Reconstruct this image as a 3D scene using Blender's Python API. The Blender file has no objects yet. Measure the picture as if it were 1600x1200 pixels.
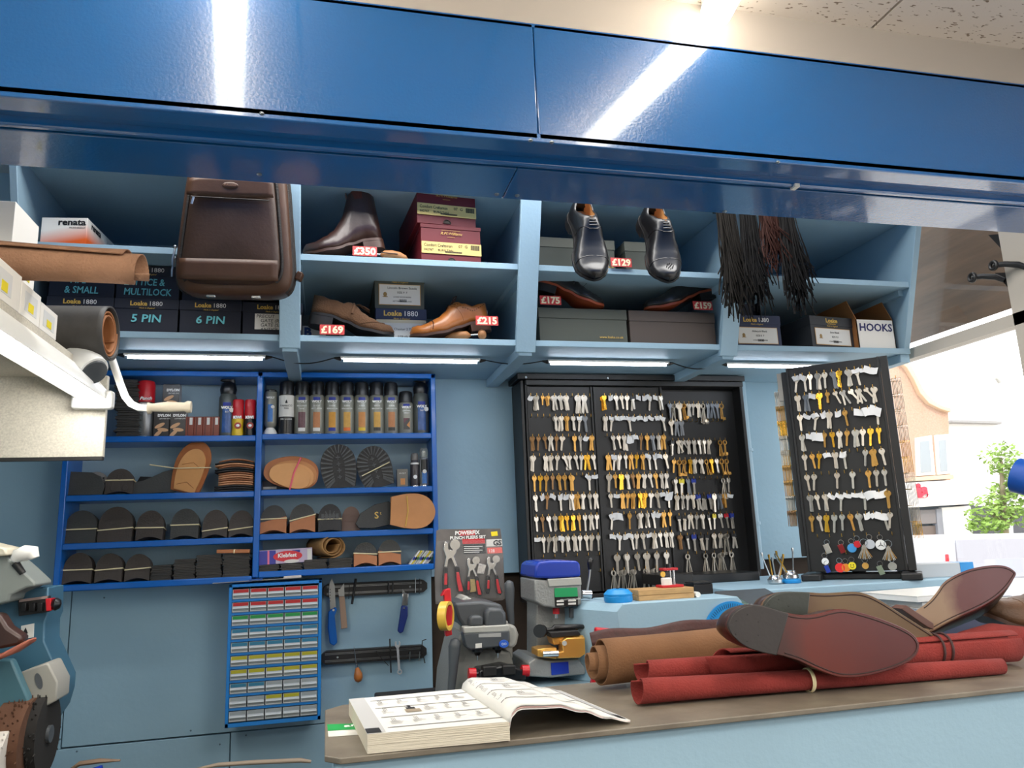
import bpy, math, random
from mathutils import Vector, Matrix, Euler
random.seed(7)
R = math.radians
S = bpy.context.scene
COL = S.collection
# ---------------------------------------------------------------- camera
FPX = 1188.28
AX = Vector((0.97176, 0.00793, 0.23566)); AX.normalize()      # world X seen in camera axes (right, down, forward)
AZ = Vector((-0.0399, -0.9803, 0.1974))
AZ = (AZ - AX * AZ.dot(AX)).normalized()
AY = AZ.cross(AX)
CAM = Vector((0, 0, 1.36))
cam = bpy.data.cameras.new('camera'); camo = bpy.data.objects.new('camera', cam); COL.objects.link(camo)
cam.sensor_width = 36; cam.lens = 36 * FPX / 1600; cam.clip_start = .02; cam.clip_end = 300
def w_of(c): return Vector((AX.dot(c), AY.dot(c), AZ.dot(c)))
rx, ry, rz = w_of(Vector((1, 0, 0))), w_of(Vector((0, -1, 0))), w_of(Vector((0, 0, -1)))
camo.matrix_world = Matrix(((rx.x, ry.x, rz.x, CAM.x), (rx.y, ry.y, rz.y, CAM.y), (rx.z, ry.z, rz.z, CAM.z), (0, 0, 0, 1)))
S.camera = camo
def at(px, py, Y=None, X=None, Z=None):
    """the point of the plane Y=, X= or Z= that lies in direction (px, py) of the measured photograph"""
    d = w_of(Vector((px - 800, py - 600, FPX)))
    t = (Y - CAM.y) / d.y if Y is not None else (X - CAM.x) / d.x if X is not None else (Z - CAM.z) / d.z
    return CAM + d * t
# ---------------------------------------------------------------- exposure, sky, sun
S.view_settings.view_transform = 'Standard'; S.view_settings.look = 'None'
S.view_settings.exposure = 0.28; S.view_settings.gamma = 1; S.view_settings.use_curve_mapping = False
W = bpy.data.worlds.new('sky'); S.world = W; W.use_nodes = True
bg = W.node_tree.nodes['Background']; bg.inputs[0].default_value = (.98, .99, 1, 1); bg.inputs[1].default_value = 2.7
sun = bpy.data.lights.new('sun', 'SUN'); sun.energy = 1.6; sun.angle = R(3); sun.color = (1, .96, .9)
so = bpy.data.objects.new('sun', sun); COL.objects.link(so); so.rotation_euler = Euler((R(48), R(8), R(-15)))
def area(name, loc, rot, sx, sy, power, col=(1, 1, 1)):
    l = bpy.data.lights.new(name, 'AREA'); l.shape = 'RECTANGLE'; l.size = sx; l.size_y = sy; l.energy = power; l.color = col
    o = bpy.data.objects.new(name, l); COL.objects.link(o); o.location = loc; o.rotation_euler = rot
    return o
# the shop's ceiling light panels on the customers' side (their diffusers are built with the ceiling)
PANELS = [(-1.0, -.2), (1.1, -.2), (-1.0, -1.6), (1.1, -1.6)]
for i, (x, y) in enumerate(PANELS):
    area('ceiling_panel_light', (x, y, 2.475), (0, 0, 0), .55, .55, 15, (1, .97, .92))
# added fill light without a fitting, between the shutter canopy and the wall cabinet
area('booth_fill_light', (.5, 1.86, 2.63), (0, 0, 0), 2.2, .2, 20, (1, .98, .95))
# ---------------------------------------------------------------- helpers
def lin(c):
    c = c / 255
    return c / 12.92 if c <= .04045 else ((c + .055) / 1.055) ** 2.4
def rgb(r, g, b): return (lin(r), lin(g), lin(b), 1)
MATS = {}
def mat(name, col, rough=.5, metal=0, bump=0, bscale=40, var=0, vscale=8, emit=0, coat=0, trans=0, alpha=1, stretch=(1, 1, 1), spec=None, var2=None):
    if name in MATS: return MATS[name]
    m = bpy.data.materials.new(name); m.use_nodes = True; nt = m.node_tree; N = nt.nodes; Lk = nt.links
    b = N['Principled BSDF']
    c = rgb(*col); b.inputs['Base Color'].default_value = c
    b.inputs['Roughness'].default_value = rough; b.inputs['Metallic'].default_value = metal
    if spec is not None: b.inputs['Specular IOR Level'].default_value = spec
    if coat: b.inputs['Coat Weight'].default_value = coat; b.inputs['Coat Roughness'].default_value = .08
    if trans: b.inputs['Transmission Weight'].default_value = trans
    if alpha < 1: b.inputs['Alpha'].default_value = alpha
    if emit: b.inputs['Emission Color'].default_value = c; b.inputs['Emission Strength'].default_value = emit
    if bump or var:
        tc = N.new('ShaderNodeTexCoord'); mp = N.new('ShaderNodeMapping'); mp.inputs['Scale'].default_value = stretch
        Lk.new(tc.outputs['Object'], mp.inputs[0])
    if bump:
        n = N.new('ShaderNodeTexNoise'); n.inputs['Scale'].default_value = bscale; n.inputs['Detail'].default_value = 5
        bp = N.new('ShaderNodeBump'); bp.inputs['Strength'].default_value = bump; bp.inputs['Distance'].default_value = .002
        Lk.new(mp.outputs[0], n.inputs[0]); Lk.new(n.outputs[0], bp.inputs['Height']); Lk.new(bp.outputs[0], b.inputs['Normal'])
    if var:
        n = N.new('ShaderNodeTexNoise'); n.inputs['Scale'].default_value = vscale; n.inputs['Detail'].default_value = 6; n.inputs['Roughness'].default_value = .6
        cr = N.new('ShaderNodeValToRGB'); e = cr.color_ramp.elements
        c2 = rgb(*var2) if var2 else tuple(max(0, x * (1 - var)) for x in c[:3]) + (1,)
        e[0].position = .3; e[0].color = c2; e[1].position = .7; e[1].color = c if var2 else tuple(min(1, x * (1 + var * .5)) for x in c[:3]) + (1,)
        Lk.new(mp.outputs[0], n.inputs[0]); Lk.new(n.outputs[0], cr.inputs[0]); Lk.new(cr.outputs[0], b.inputs['Base Color'])
    MATS[name] = m
    return m
class MB:
    """collects shapes, then becomes ONE mesh object"""
    def __init__(s): s.v = []; s.f = []; s.m = []; s.T = Matrix()
    def add(s, vs, fs, m=0):
        k = len(s.v); s.v += [tuple(s.T @ Vector(v)) for v in vs]; s.f += [tuple(i + k for i in f) for f in fs]; s.m += [m] * len(fs); return s
    def box(s, x0, x1, y0, y1, z0, z1, m=0, rot=None, piv=None):
        vs = [Vector((x, y, z)) for x in (x0, x1) for y in (y0, y1) for z in (z0, z1)]
        if rot is not None:
            c = Vector(piv) if piv else Vector(((x0 + x1) / 2, (y0 + y1) / 2, (z0 + z1) / 2)); q = Euler(rot).to_matrix()
            vs = [q @ (v - c) + c for v in vs]
        return s.add(vs, [(0, 1, 3, 2), (4, 6, 7, 5), (0, 4, 5, 1), (2, 3, 7, 6), (0, 2, 6, 4), (1, 5, 7, 3)], m)
    def cyl(s, p0, p1, r0, r1=None, n=16, m=0):
        p0 = Vector(p0); p1 = Vector(p1); r1 = r0 if r1 is None else r1
        return s.loft([p0, p1], [r0, r1], n, m)
    def loft(s, pts, rad, n=12, m=0, caps=True, sy=1.0):
        """rings of radius rad along the line pts"""
        pts = [Vector(p) for p in pts]; rings = []; up = None
        if not isinstance(rad, (list, tuple)): rad = [rad] * len(pts)
        for i, p in enumerate(pts):
            a = pts[max(0, i - 1)]; b = pts[min(len(pts) - 1, i + 1)]; d = (b - a)
            d = d.normalized() if d.length > 1e-9 else Vector((0, 0, 1))
            if up is None: up = Vector((0, 0, 1)) if abs(d.z) < .9 else Vector((0, 1, 0))
            u = d.cross(up); u = u.normalized() if u.length > 1e-6 else Vector((1, 0, 0)); w = u.cross(d); up = w
            rings.append([p + (u * math.cos(t) + w * math.sin(t) * sy) * rad[i] for t in [2 * math.pi * k / n for k in range(n)]])
        vs = [v for r in rings for v in r]; fs = []
        for i in range(len(pts) - 1):
            for k in range(n): fs.append((i * n + k, i * n + (k + 1) % n, (i + 1) * n + (k + 1) % n, (i + 1) * n + k))
        if caps: fs.append(tuple(range(n))[::-1]); fs.append(tuple((len(pts) - 1) * n + k for k in range(n)))
        return s.add(vs, fs, m)
    def lathe(s, prof, n=24, m=0, c=(0, 0, 0)):
        """prof: (radius, z) from bottom to top, around a vertical axis at c"""
        cx, cy, cz = c; vs = []; fs = []
        for r, z in prof:
            for k in range(n): t = 2 * math.pi * k / n; vs.append((cx + r * math.cos(t), cy + r * math.sin(t), cz + z))
        for i in range(len(prof) - 1):
            for k in range(n): fs.append((i * n + k, i * n + (k + 1) % n, (i + 1) * n + (k + 1) % n, (i + 1) * n + k))
        fs.append(tuple(range(n))[::-1]); fs.append(tuple((len(prof) - 1) * n + k for k in range(n)))
        return s.add(vs, fs, m)
    def prism(s, poly, d0, d1, ax='y', m=0):
        """2D outline pushed from d0 to d1 along an axis: ax y -> (x,z) outline, z -> (x,y), x -> (y,z)"""
        f = {'y': lambda p, d: (p[0], d, p[1]), 'z': lambda p, d: (p[0], p[1], d), 'x': lambda p, d: (d, p[0], p[1])}[ax]
        n = len(poly); vs = [f(p, d0) for p in poly] + [f(p, d1) for p in poly]
        fs = [tuple(range(n)), tuple(range(2 * n - 1, n - 1, -1))] + [(i, i + n, (i + 1) % n + n, (i + 1) % n) for i in range(n)]
        return s.add(vs, fs, m)
    def ell(s, c, r, n=16, k=10, m=0, z0=-1, z1=1):
        pr = [];
        a0 = math.asin(z0); a1 = math.asin(z1)
        vs = []; fs = []
        for i in range(k + 1):
            a = a0 + (a1 - a0) * i / k
            for j in range(n):
                t = 2 * math.pi * j / n; vs.append((c[0] + r[0] * math.cos(a) * math.cos(t), c[1] + r[1] * math.cos(a) * math.sin(t), c[2] + r[2] * math.sin(a)))
        for i in range(k):
            for j in range(n): fs.append((i * n + j, i * n + (j + 1) % n, (i + 1) * n + (j + 1) % n, (i + 1) * n + j))
        fs.append(tuple(range(n))[::-1]); fs.append(tuple(k * n + j for j in range(n)))
        return s.add(vs, fs, m)
    def grid(s, fn, nu, nv, m=0, closev=False):
        vs = [fn(i / nu, j / nv) for i in range(nu + 1) for j in range(nv + (0 if closev else 1))]; w = nv + (0 if closev else 1)
        fs = [(i * w + j, (i + 1) * w + j, (i + 1) * w + (j + 1) % w, i * w + (j + 1) % w) for i in range(nu) for j in range(nv)]
        return s.add(vs, fs, m)
    def mesh(s, name, mats, smooth=35, merge=0):
        me = bpy.data.meshes.new(name); me.from_pydata(s.v, [], s.f)
        for m in (mats if isinstance(mats, (list, tuple)) else [mats]): me.materials.append(m)
        me.polygons.foreach_set('material_index', s.m)
        import bmesh
        bm = bmesh.new(); bm.from_mesh(me)
        if merge: bmesh.ops.remove_doubles(bm, verts=bm.verts, dist=merge)
        bmesh.ops.recalc_face_normals(bm, faces=bm.faces); bm.to_mesh(me); bm.free()
        if smooth:
            me.polygons.foreach_set('use_smooth', [True] * len(me.polygons)); me.set_sharp_from_angle(angle=R(smooth))
        return me
def put(name, me, parent=None, loc=(0, 0, 0), rot=(0, 0, 0), bev=0, solid=0, sub=0, seg=2):
    o = bpy.data.objects.new(name, me); COL.objects.link(o); o.location = loc; o.rotation_euler = rot
    if parent: o.parent = parent
    if solid: q = o.modifiers.new('solid', 'SOLIDIFY'); q.thickness = solid; q.offset = 0
    if bev: q = o.modifiers.new('bevel', 'BEVEL'); q.width = bev; q.segments = seg; q.limit_method = 'ANGLE'; q.angle_limit = R(40)
    if sub: q = o.modifiers.new('sub', 'SUBSURF'); q.levels = sub; q.render_levels = sub
    return o
def part(name, mb, mats, parent=None, loc=(0, 0, 0), rot=(0, 0, 0), bev=0, solid=0, sub=0, smooth=35, merge=0, label=None):
    o = put(name, mb.mesh(name, mats, smooth, merge), parent, loc, rot, bev, solid, sub)
    if label: o['label'] = label
    return o
def tag(o, label, cat, group=None, kind=None):
    o['label'] = label; o['category'] = cat
    if group: o['group'] = group
    if kind: o['kind'] = kind
    return o
def thing(name, label, cat, loc=(0, 0, 0), rot=(0, 0, 0), group=None, sc=1):
    o = bpy.data.objects.new(name, None); COL.objects.link(o); o.empty_display_size = .02
    o.location = loc; o.rotation_euler = rot if isinstance(rot, tuple) else (0, 0, rot); o.scale = (sc, sc, sc)
    return tag(o, label, cat, group)
def struct(name, mb, mats, **k):
    o = part(name, mb, mats, **k)
    if not k.get('parent'): o['kind'] = 'structure'
    return o
def dup(root, loc=None, rot=None, label=None, group=None):
    r = root.copy(); COL.objects.link(r)
    if loc is not None: r.location = loc
    if rot is not None: r.rotation_euler = rot if isinstance(rot, tuple) else (0, 0, rot)
    if label: r['label'] = label
    if group: r['group'] = group
    for ch in list(root.children):
        c = ch.copy(); COL.objects.link(c); c.parent = r
        for g in list(ch.children):
            d = g.copy(); COL.objects.link(d); d.parent = c
    return r
TXT = {}
def text(s, size, m, parent, loc, rot=(R(90), 0, 0), sx=1, shear=0, bold=0, align='CENTER', name='lettering', ext=.0002):
    key = (s, size, m.name, sx, shear, bold, align)
    if key not in TXT:
        cu = bpy.data.curves.new('lettering', 'FONT'); cu.body = s; cu.size = size; cu.shear = shear; cu.offset = bold * size
        cu.align_x = align; cu.extrude = ext; cu.resolution_u = 2; cu.space_line = .95
        o = bpy.data.objects.new('t', cu); COL.objects.link(o)
        me = bpy.data.meshes.new_from_object(o); bpy.data.objects.remove(o); bpy.data.curves.remove(cu)
        me.materials.clear(); me.materials.append(m)
        for v in me.vertices: v.co.x *= sx
        TXT[key] = me
    return put(name, TXT[key], parent, loc, rot)
def circ(r, n=24, c=(0, 0), a0=0, a1=360): return [(c[0] + r * math.cos(R(a0 + (a1 - a0) * k / n)), c[1] + r * math.sin(R(a0 + (a1 - a0) * k / n))) for k in range(n + (0 if a1 - a0 == 360 else 1))]
def itp(keys, u):
    """smooth interpolation through (u, value) keys"""
    if u <= keys[0][0]: return keys[0][1]
    for (a, p), (b, q) in zip(keys, keys[1:]):
        if u <= b: t = (u - a) / (b - a); t = t * t * (3 - 2 * t) if len(keys) > 2 else t; return p + (q - p) * t
    return keys[-1][1]
# ---------------------------------------------------------------- materials used everywhere
PALE = mat('pale_blue_paint', (152, 182, 199), .55, bump=.25, bscale=120, var=.05, vscale=3)
WALLM = mat('wall_blue_paint', (150, 184, 202), .5, bump=.3, bscale=60, var=.06, vscale=2)
ROYAL = mat('royal_blue_gloss_paint', (6, 96, 182), .28, bump=.5, bscale=25, var=.08, vscale=6, coat=.2)
FASC = mat('glossy_blue_metal', (20, 92, 156), .2, bump=.3, bscale=160, coat=1)
WHITE = mat('white_plastic', (232, 230, 224), .4)
CARD = mat('white_card', (226, 222, 214), .7)
PAPER = mat('paper', (216, 214, 208), .8)
BLACK = mat('black_metal', (28, 27, 27), .45, bump=.1)
BLKP = mat('black_plastic', (20, 20, 22), .3)
RUB = mat('black_rubber', (50, 48, 47), .62, bump=.4, bscale=150, var=.2, vscale=20)
CHROME = mat('chrome', (215, 215, 215), .18, 1)
STEEL = mat('brushed_steel', (170, 172, 172), .32, 1, var=.1)
BRASS = mat('brass', (205, 160, 75), .28, 1, var=.15, vscale=30)
GOLDM = mat('gold_print', (214, 176, 84), .4)
RED = mat('red_plastic', (190, 22, 34), .35)
INK = mat('black_ink', (25, 25, 28), .6)
INKW = mat('white_print', (235, 235, 232), .6)
CYAN = mat('cyan_marker', (110, 196, 205), .6)
BAND = mat('rubber_band', (236, 220, 176), .5)
SHADE = mat('dark_recess', (48, 34, 22), .6, var=.3, vscale=6)  # dark fill: the shade inside slits and thumb holes is painted in
# ================================================================ the setting
m = MB(); m.box(-2.4, 2.6, -3, 2.95, -.06, 0); struct('floor', m, mat('floor_vinyl', (110, 104, 98), .5, var=.15))
CEIL = mat('ceiling_tile', (206, 198, 188), .85, bump=.5, bscale=30)
def tile_material():
    m = CEIL; nt = m.node_tree; N = nt.nodes; L = nt.links; b = N['Principled BSDF']
    tc = N.new('ShaderNodeTexCoord'); mp = N.new('ShaderNodeMapping'); mp.inputs['Scale'].default_value = (60, 170, 1); mp.inputs['Rotation'].default_value = (0, 0, R(25))
    n = N.new('ShaderNodeTexNoise'); n.inputs['Scale'].default_value = 1; n.inputs['Detail'].default_value = 1
    cr = N.new('ShaderNodeValToRGB'); e = cr.color_ramp.elements
    e[0].position = .30; e[0].color = rgb(140, 124, 108); e[1].position = .34; e[1].color = rgb(220, 210, 200)
    L.new(tc.outputs['Object'], mp.inputs[0]); L.new(mp.outputs[0], n.inputs[0]); L.new(n.outputs[0], cr.inputs[0]); L.new(cr.outputs[0], b.inputs['Base Color'])
tile_material()
CZ = 2.51
m = MB()
xs = [1.25 - .44 * k for k in range(-3, 9)]
for x in xs:
    for k in range(10):
        y1 = 1.36 - .44 * k; m.box(x + .004, x + .436, y1 - .436, y1 - .004, CZ, CZ + .015)
struct('ceiling', m, CEIL)
m = MB(); m.box(-2.4, 2.9, -3.1, 1.42, CZ + .012, CZ + .1); struct('ceiling_grid', m, mat('ceiling_grid', (180, 172, 162), .7))
m = MB(); m.box(-2.4, 2.3, 1.42, 2.95, 2.68, 2.74); struct('ceiling_booth', m, mat('booth_ceiling', (200, 205, 208), .8))
# back wall: dark framing with painted boards over it
m = MB(); m.box(-2.4, 2.12, 2.84, 2.95, 0, 2.7); struct('wall_back', m, mat('dark_wall', (56, 42, 30), .8, bump=1, bscale=12, var=.5, vscale=7))
p = struct('wall_boards', MB().box(-2.4, -.7975, 2.80, 2.84, .772, 2.7), WALLM); p.name = 'wall_back_board'
def board(x0, x1, z0, z1):
    struct('wall_back_board', MB().box(x0, x1, 2.80, 2.84, z0, z1), WALLM, bev=.0015)
board(-.7945, .366, .775, 2.7)
board(-2.4, -.30, .2, .770); board(-.297, .366, .2, .772)
board(.3665, .716, 1.232, 2.7); board(.717, 1.64, 1.232, 2.7); board(1.641, 2.1, 1.232, 2.7)
m = MB()
for (x, z) in [(-.80, .80), (-.75, .76), (-.33, .74), (-.42, .79), (-.25, .76), (-.1, .80), (-.70, 1.22), (.3, .83)]: m.cyl((x, 2.799, z), (x, 2.8005, z), .003, n=10)
struct('trim_1', m, mat('screw_cover', (88, 112, 128), .5))
m = MB(); m.box(-2.45, -2.4, -3, 2.95, 0, 2.7); struct('wall_left', m, WALLM)
m = MB(); m.box(-2.45, 2.15, -3.05, -3, 0, 2.6); struct('wall_rear', m, mat('cream_wall', (205, 198, 186), .7))
# pale grey lintel above the canopy
m = MB(); m.box(-2.4, 2.12, 1.352, 1.40, 2.409, CZ + .01); struct('trim_2', m, mat('lintel_grey', (176, 168, 160), .55, bump=.2))
# ceiling light diffusers on the customers' side and the two bare battens that mirror in the canopy
LITE = mat('lit_diffuser', (255, 250, 240), .5, emit=3.0)
for x, y in PANELS:
    t = thing('ceiling_light', 'square white light panel in the tiled ceiling', 'ceiling light', (x, y, CZ - .02), group='ceiling panels over the customers')
    part('frame', MB().box(-.3, .3, -.3, .3, 0, .02), WHITE, t); part('diffuser', MB().box(-.27, .27, -.27, .27, -.006, 0), LITE, t)
TUBE = mat('lit_tube', (255, 247, 230), .4, emit=14)
for (xa, ya, xb, yb, lb) in [(-.19, 1.33, -.345, .0, 'left'), (.815, 1.31, .63, .15, 'right')]:
    a = Vector((xa, ya, CZ - .05)); b = Vector((xb, yb, CZ - .05)); d = b - a
    t = thing('tube_light', 'white fluorescent batten on the tiled ceiling, %s one of two before the canopy' % lb, 'tube light', a, (0, 0, math.atan2(d.y, d.x)))
    part('housing', MB().box(-.02, d.length + .02, -.022, .022, .022, .05), WHITE, t); part('tube', MB().cyl((0, 0, 0), (d.length, 0, 0), .034, n=14), TUBE, t)
# ---- window wall on the right: plane X = 2.1
FR = mat('window_frame', (196, 186, 172), .45, bump=.15)
w = struct('window_1', MB().box(2.085, 2.135, -2.9, 2.84, 1.945, 1.983).box(2.075, 2.14, -2.9, 2.84, 0, 1.00).box(2.085, 2.135, 1.765, 1.86, 1.0, 2.68, rot=None), FR)
w2 = MB().box(2.085, 2.135, 2.78, 2.84, .9, 2.7); part('frame_post', w2, FR, w, bev=.002)
part('frame_post', MB().box(2.085, 2.135, .4, .46, .9, 2.7), FR, w); part('frame_rail', MB().box(2.08, 2.14, -2.9, 2.84, 2.62, 2.7), FR, w)
gl = bpy.data.materials.new('window_glass'); gl.use_nodes = True; N = gl.node_tree.nodes; L = gl.node_tree.links
N.remove(N['Principled BSDF']); tr = N.new('ShaderNodeBsdfTransparent'); gs = N.new('ShaderNodeBsdfGlossy'); gs.inputs['Roughness'].default_value = .02
mx = N.new('ShaderNodeMixShader'); mx.inputs[0].default_value = .07; L.new(tr.outputs[0], mx.inputs[1]); L.new(gs.outputs[0], mx.inputs[2]); L.new(mx.outputs[0], N['Material Output'].inputs[0])
part('pane', MB().box(2.106, 2.11, -2.9, 2.8, 1.0, 1.945), gl, w); part('pane', MB().box(2.106, 2.11, -2.9, 2.8, 1.983, 2.62), gl, w)
# brown slatted shutter box seen through the upper pane
t = thing('roller_shutter', 'brown weathered slats of a rolled shutter outside the upper window pane', 'shutter', (2.42, 0, 2.0))
SL = mat('brown_slat', (120, 96, 74), .5, bump=.4, bscale=18, var=.35, vscale=9, stretch=(1, .25, 3))
for k in range(9):
    z = .105 + k * .0555
    part('slat', MB().prism([(0, z), (.02, z + .005), (.035, z + .03), (.02, z + .052), (0, z + .056)], -1.5, 4.0, 'y'), SL, t)
# black hook brackets on the window post
for z, y, lb in [(2.135, 1.80, 'right'), (2.125, 1.885, 'left')]:
    t = thing('hook_bracket', 'black curved bracket with an open ring end, %s of the two on the window post' % lb, 'bracket', (2.084, y, z))
    part('arm', MB().loft([(0, -.02, -.03), (-.01, 0, -.012), (-.03, .03, .0), (-.045, .055, .004)], [.008, .01, .009, .008], 10), BLACK, t)
    part('ring', MB().loft([(-.045 + .0 * math.cos(a), .055 + .012 * math.cos(a), .004 + .012 * math.sin(a)) for a in [k * math.pi / 7 for k in range(15)]], .006, 8), BLACK, t)
for z0 in (2.06, 2.19):
    t = thing('post_bracket', 'black triangular bracket on the window post, %s one' % ('lower' if z0 < 2.1 else 'upper'), 'bracket', (2.10, 1.86, z0))
    part('plate', MB().prism([(0, 0), (0, .06), (.045, .075)], -.006, .006, 'x'), BLACK, t)
# ================================================================ shutter canopy
t = thing('shutter_canopy', 'glossy blue metal shutter canopy above the counter', 'canopy', (0, 1.35, 2.145))
part('front_panel', MB().box(-2.3, .4105, 0, .012, .0, .264).box(.4115, 2.08, 0, .012, .0, .264), FASC, t, bev=.003)
part('flange', MB().box(-2.3, 2.08, .003, .052, -.004, .002).box(-2.3, 2.08, .0, .010, -.006, .014), FASC, t, bev=.002)
part('recess', MB().box(-2.3, 2.08, .05, .088, .006, .012), FASC, t)
part('lip', MB().box(-2.3, 2.08, .085, .10, -.012, .01), FASC, t, bev=.004)
part('slot', MB().box(-2.3, 2.08, .10, .125, .02, .03), mat('navy_shade', (10, 40, 90), .3), t)
part('underside_panel', MB().box(-2.3, .395, .122, .27, -.004, .01).box(.3965, 2.08, .122, .27, -.004, .01), FASC, t, bev=.002)
part('back_panel', MB().box(-2.3, 2.08, .258, .27, 0, .5), FASC, t)
part('top_panel', MB().box(-2.3, 2.08, 0, .26, .255, .264), FASC, t)
SC = mat('screw_metal', (150, 160, 168), .3, .9)
for (px, py) in [(409, 176), (829, 218), (862, 221), (1215, 252)]:
    c = at(px, py, Z=2.142); part('screw', MB().ell((c.x, c.y - 1.35, -.005), (.005, .005, .003), 10, 5), SC, t)
for (px, py) in [(405, 272), (776, 303), (808, 305), (1132, 330)]:
    c = at(px, py, Z=2.141); part('screw', MB().ell((c.x, min(c.y - 1.35, .262), -.005), (.006, .006, .003), 10, 5), SC, t)
c = at(1242, 292, Z=2.133); part('clip', MB().box(c.x - .006, c.x + .006, .08, .1, -.016, -.008), WHITE, t)
# ================================================================ pale blue wall cabinet
ZB = 1.975; ZM = 2.205; ZT = 2.43
def yf(z): return 2.27 - .145 * (z - 1.966) / .43
t = CAB = thing('wall_cabinet', 'pale blue open display cabinet with four bays over the work wall', 'cabinet', (0, 0, ZB))
def slab(name, x0, x1, inset=0, z0=ZB - .045, z1=ZT, back=2.79):
    part(name, MB().prism([(yf(z0) + inset, z0 - ZB), (yf(z1) + inset, z1 - ZB), (back, z1 - ZB), (back, z0 - ZB)], x0, x1, 'x'), PALE, t, bev=.002)
DX = [(-.835, -.815), (-.118, -.098), (.605, .625), (1.322, 1.342), (2.035, 2.06)]
for (a, b) in DX: slab('divider' if -.8 < a < 2 else 'side_panel', a, b, .006, z0=ZB - .018)
for (a, b) in [(-.14, -.08), (.58, .645), (1.295, 1.36)]:
    part('face_strip', MB().prism([(yf(ZB - .04) - .006, -.04), (yf(ZT) - .006, ZT - ZB), (yf(ZT) + .012, ZT - ZB), (yf(ZB - .04) + .012, -.04)], a, b, 'x'), PALE, t, bev=.002)
    part('batten', MB().box((a + b) / 2 - .022, (a + b) / 2 + .022, 2.28, 2.79, -.05, -.02), PALE, t, bev=.002)
part('batten', MB().box(2.02, 2.06, 2.28, 2.79, -.05, -.02), PALE, t, bev=.002)
part('bottom_board', MB().box(-.835, 2.06, 2.272, 2.79, -.02, 0), PALE, t, bev=.002)
part('top_board', MB().box(-.835, 2.06, yf(ZT), 2.79, ZT - ZB, ZT - ZB + .02), PALE, t)
part('back_board', MB().box(-.83, 2.05, 2.775, 2.79, 0, ZT - ZB), PALE, t)
for i in range(4):
    a = DX[i][1]; b = DX[i + 1][0]
    part('shelf', MB().box(a, b, yf(ZM) + .015, 2.775, ZM - ZB - .02, ZM - ZB), PALE, t, bev=.0015)
    for xx in ((a, a + .02), (b - .02, b)): part('shelf_cleat', MB().box(xx[0], xx[1], yf(ZM) + .05, 2.7, ZM - ZB - .042, ZM - ZB - .02), PALE, t)
# LED strips under it
LED = mat('lit_led', (235, 243, 255), .4, emit=15)
led = []
for i, (xa, ya, xb, yb) in enumerate([(200, 548, 410, 556), (537, 555, 745, 561), (860, 562, 1040, 567), (1138, 567, 1290, 572)]):
    a = at(xa, ya, Z=1.93); b = at(xb, yb, Z=1.93); y = 2.43
    a = at(xa, ya, Y=y); b = at(xb, yb, Y=y); zc = 1.942
    t = thing('led_strip', 'slim lit white light strip under the wall cabinet, %s from the left' % ['first', 'second', 'third', 'fourth'][i], 'light strip', (a.x, y, zc), group='light strips under the cabinet')
    Ln = b.x - a.x
    part('diffuser', MB().loft([(0, 0, -.004), (Ln, 0, -.004)], [.006, .006], 12), LED, t)
    part('housing', MB().box(-.01, Ln + .01, -.009, .009, .000, .006), WHITE, t)
    part('plug', MB().loft([(-.03, 0, .002), (-.012, 0, 0), (-.008, 0, 0)], [.003, .007, .007], 8), BLKP, t); part('plug', MB().loft([(Ln + .008, 0, 0), (Ln + .012, 0, 0), (Ln + .03, 0, .002)], [.007, .007, .003], 8), BLKP, t)
    led.append((a.x, b.x, y, zc))
for i in range(3):
    x0 = led[i][1] + .03; x1 = led[i + 1][0] - .03
    pts = [(x0 + (x1 - x0) * k / 10, 2.43, 1.944 - (.02 if i != 1 else .012) * math.sin(math.pi * k / 10) - (0)) for k in range(11)]
    tag(part('power_cable', MB().loft(pts, .002, 6), BLKP), 'thin black cable linking the %s light strips' % ['first and second', 'second and third', 'third and fourth'][i], 'cable', 'cables between the light strips')
# ================================================================ counter
CT = 1.09
STONE = mat('counter_laminate', (128, 119, 104), .45, bump=.2, bscale=30, var=.25, vscale=14, var2=(100, 91, 80))
t = thing('service_counter', 'pale blue counter with a worn grey brown laminate top', 'counter', (0, 1.08, 0))
part('base', MB().box(.012, 2.04, .012, .32, 0, CT - .006), PALE, t, bev=.008)
part('worktop', MB().prism([(.0, .02), (.0, .31), (.03, .34), (2.06, .34), (2.06, .0), (.02, .0)], CT - .008, CT, 'z'), STONE, t, bev=.0015)
# lower bench behind it
BZ = 1.0
t = thing('work_bench', 'pale blue lower bench behind the counter carrying the key machines', 'bench', (.2, 1.75, 0))
part('bench_top', MB().box(.29, 1.89, 0, .5, BZ - .03, BZ), PALE, t, bev=.004)
part('bench_body', MB().box(.31, 1.85, .03, .48, 0, BZ - .03), PALE, t)
t = thing('window_bench', 'pale blue bench by the street window under the key stand', 'bench', (1.10, 2.07, 0))
part('bench_top', MB().box(0.08, .96, .0, .57, 1.155, 1.18), PALE, t, bev=.004)
part('bench_body', MB().box(.10, .94, .21, .55, 0, 1.155), PALE, t)
# pipe on the wall
a = at(1150, 596, Y=2.76); 
t = thing('wall_pipe', 'pale blue painted vertical pipe beside the black key cabinet', 'pipe', (1.64, 2.765, 1.2))
part('pipe_body', MB().cyl((0, 0, 0), (0, 0, .745), .031, n=24), PALE, t)
for z in (.17, .46): part('collar', MB().cyl((0, 0, z), (0, 0, z + .012), .036, n=24), PALE, t)
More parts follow.
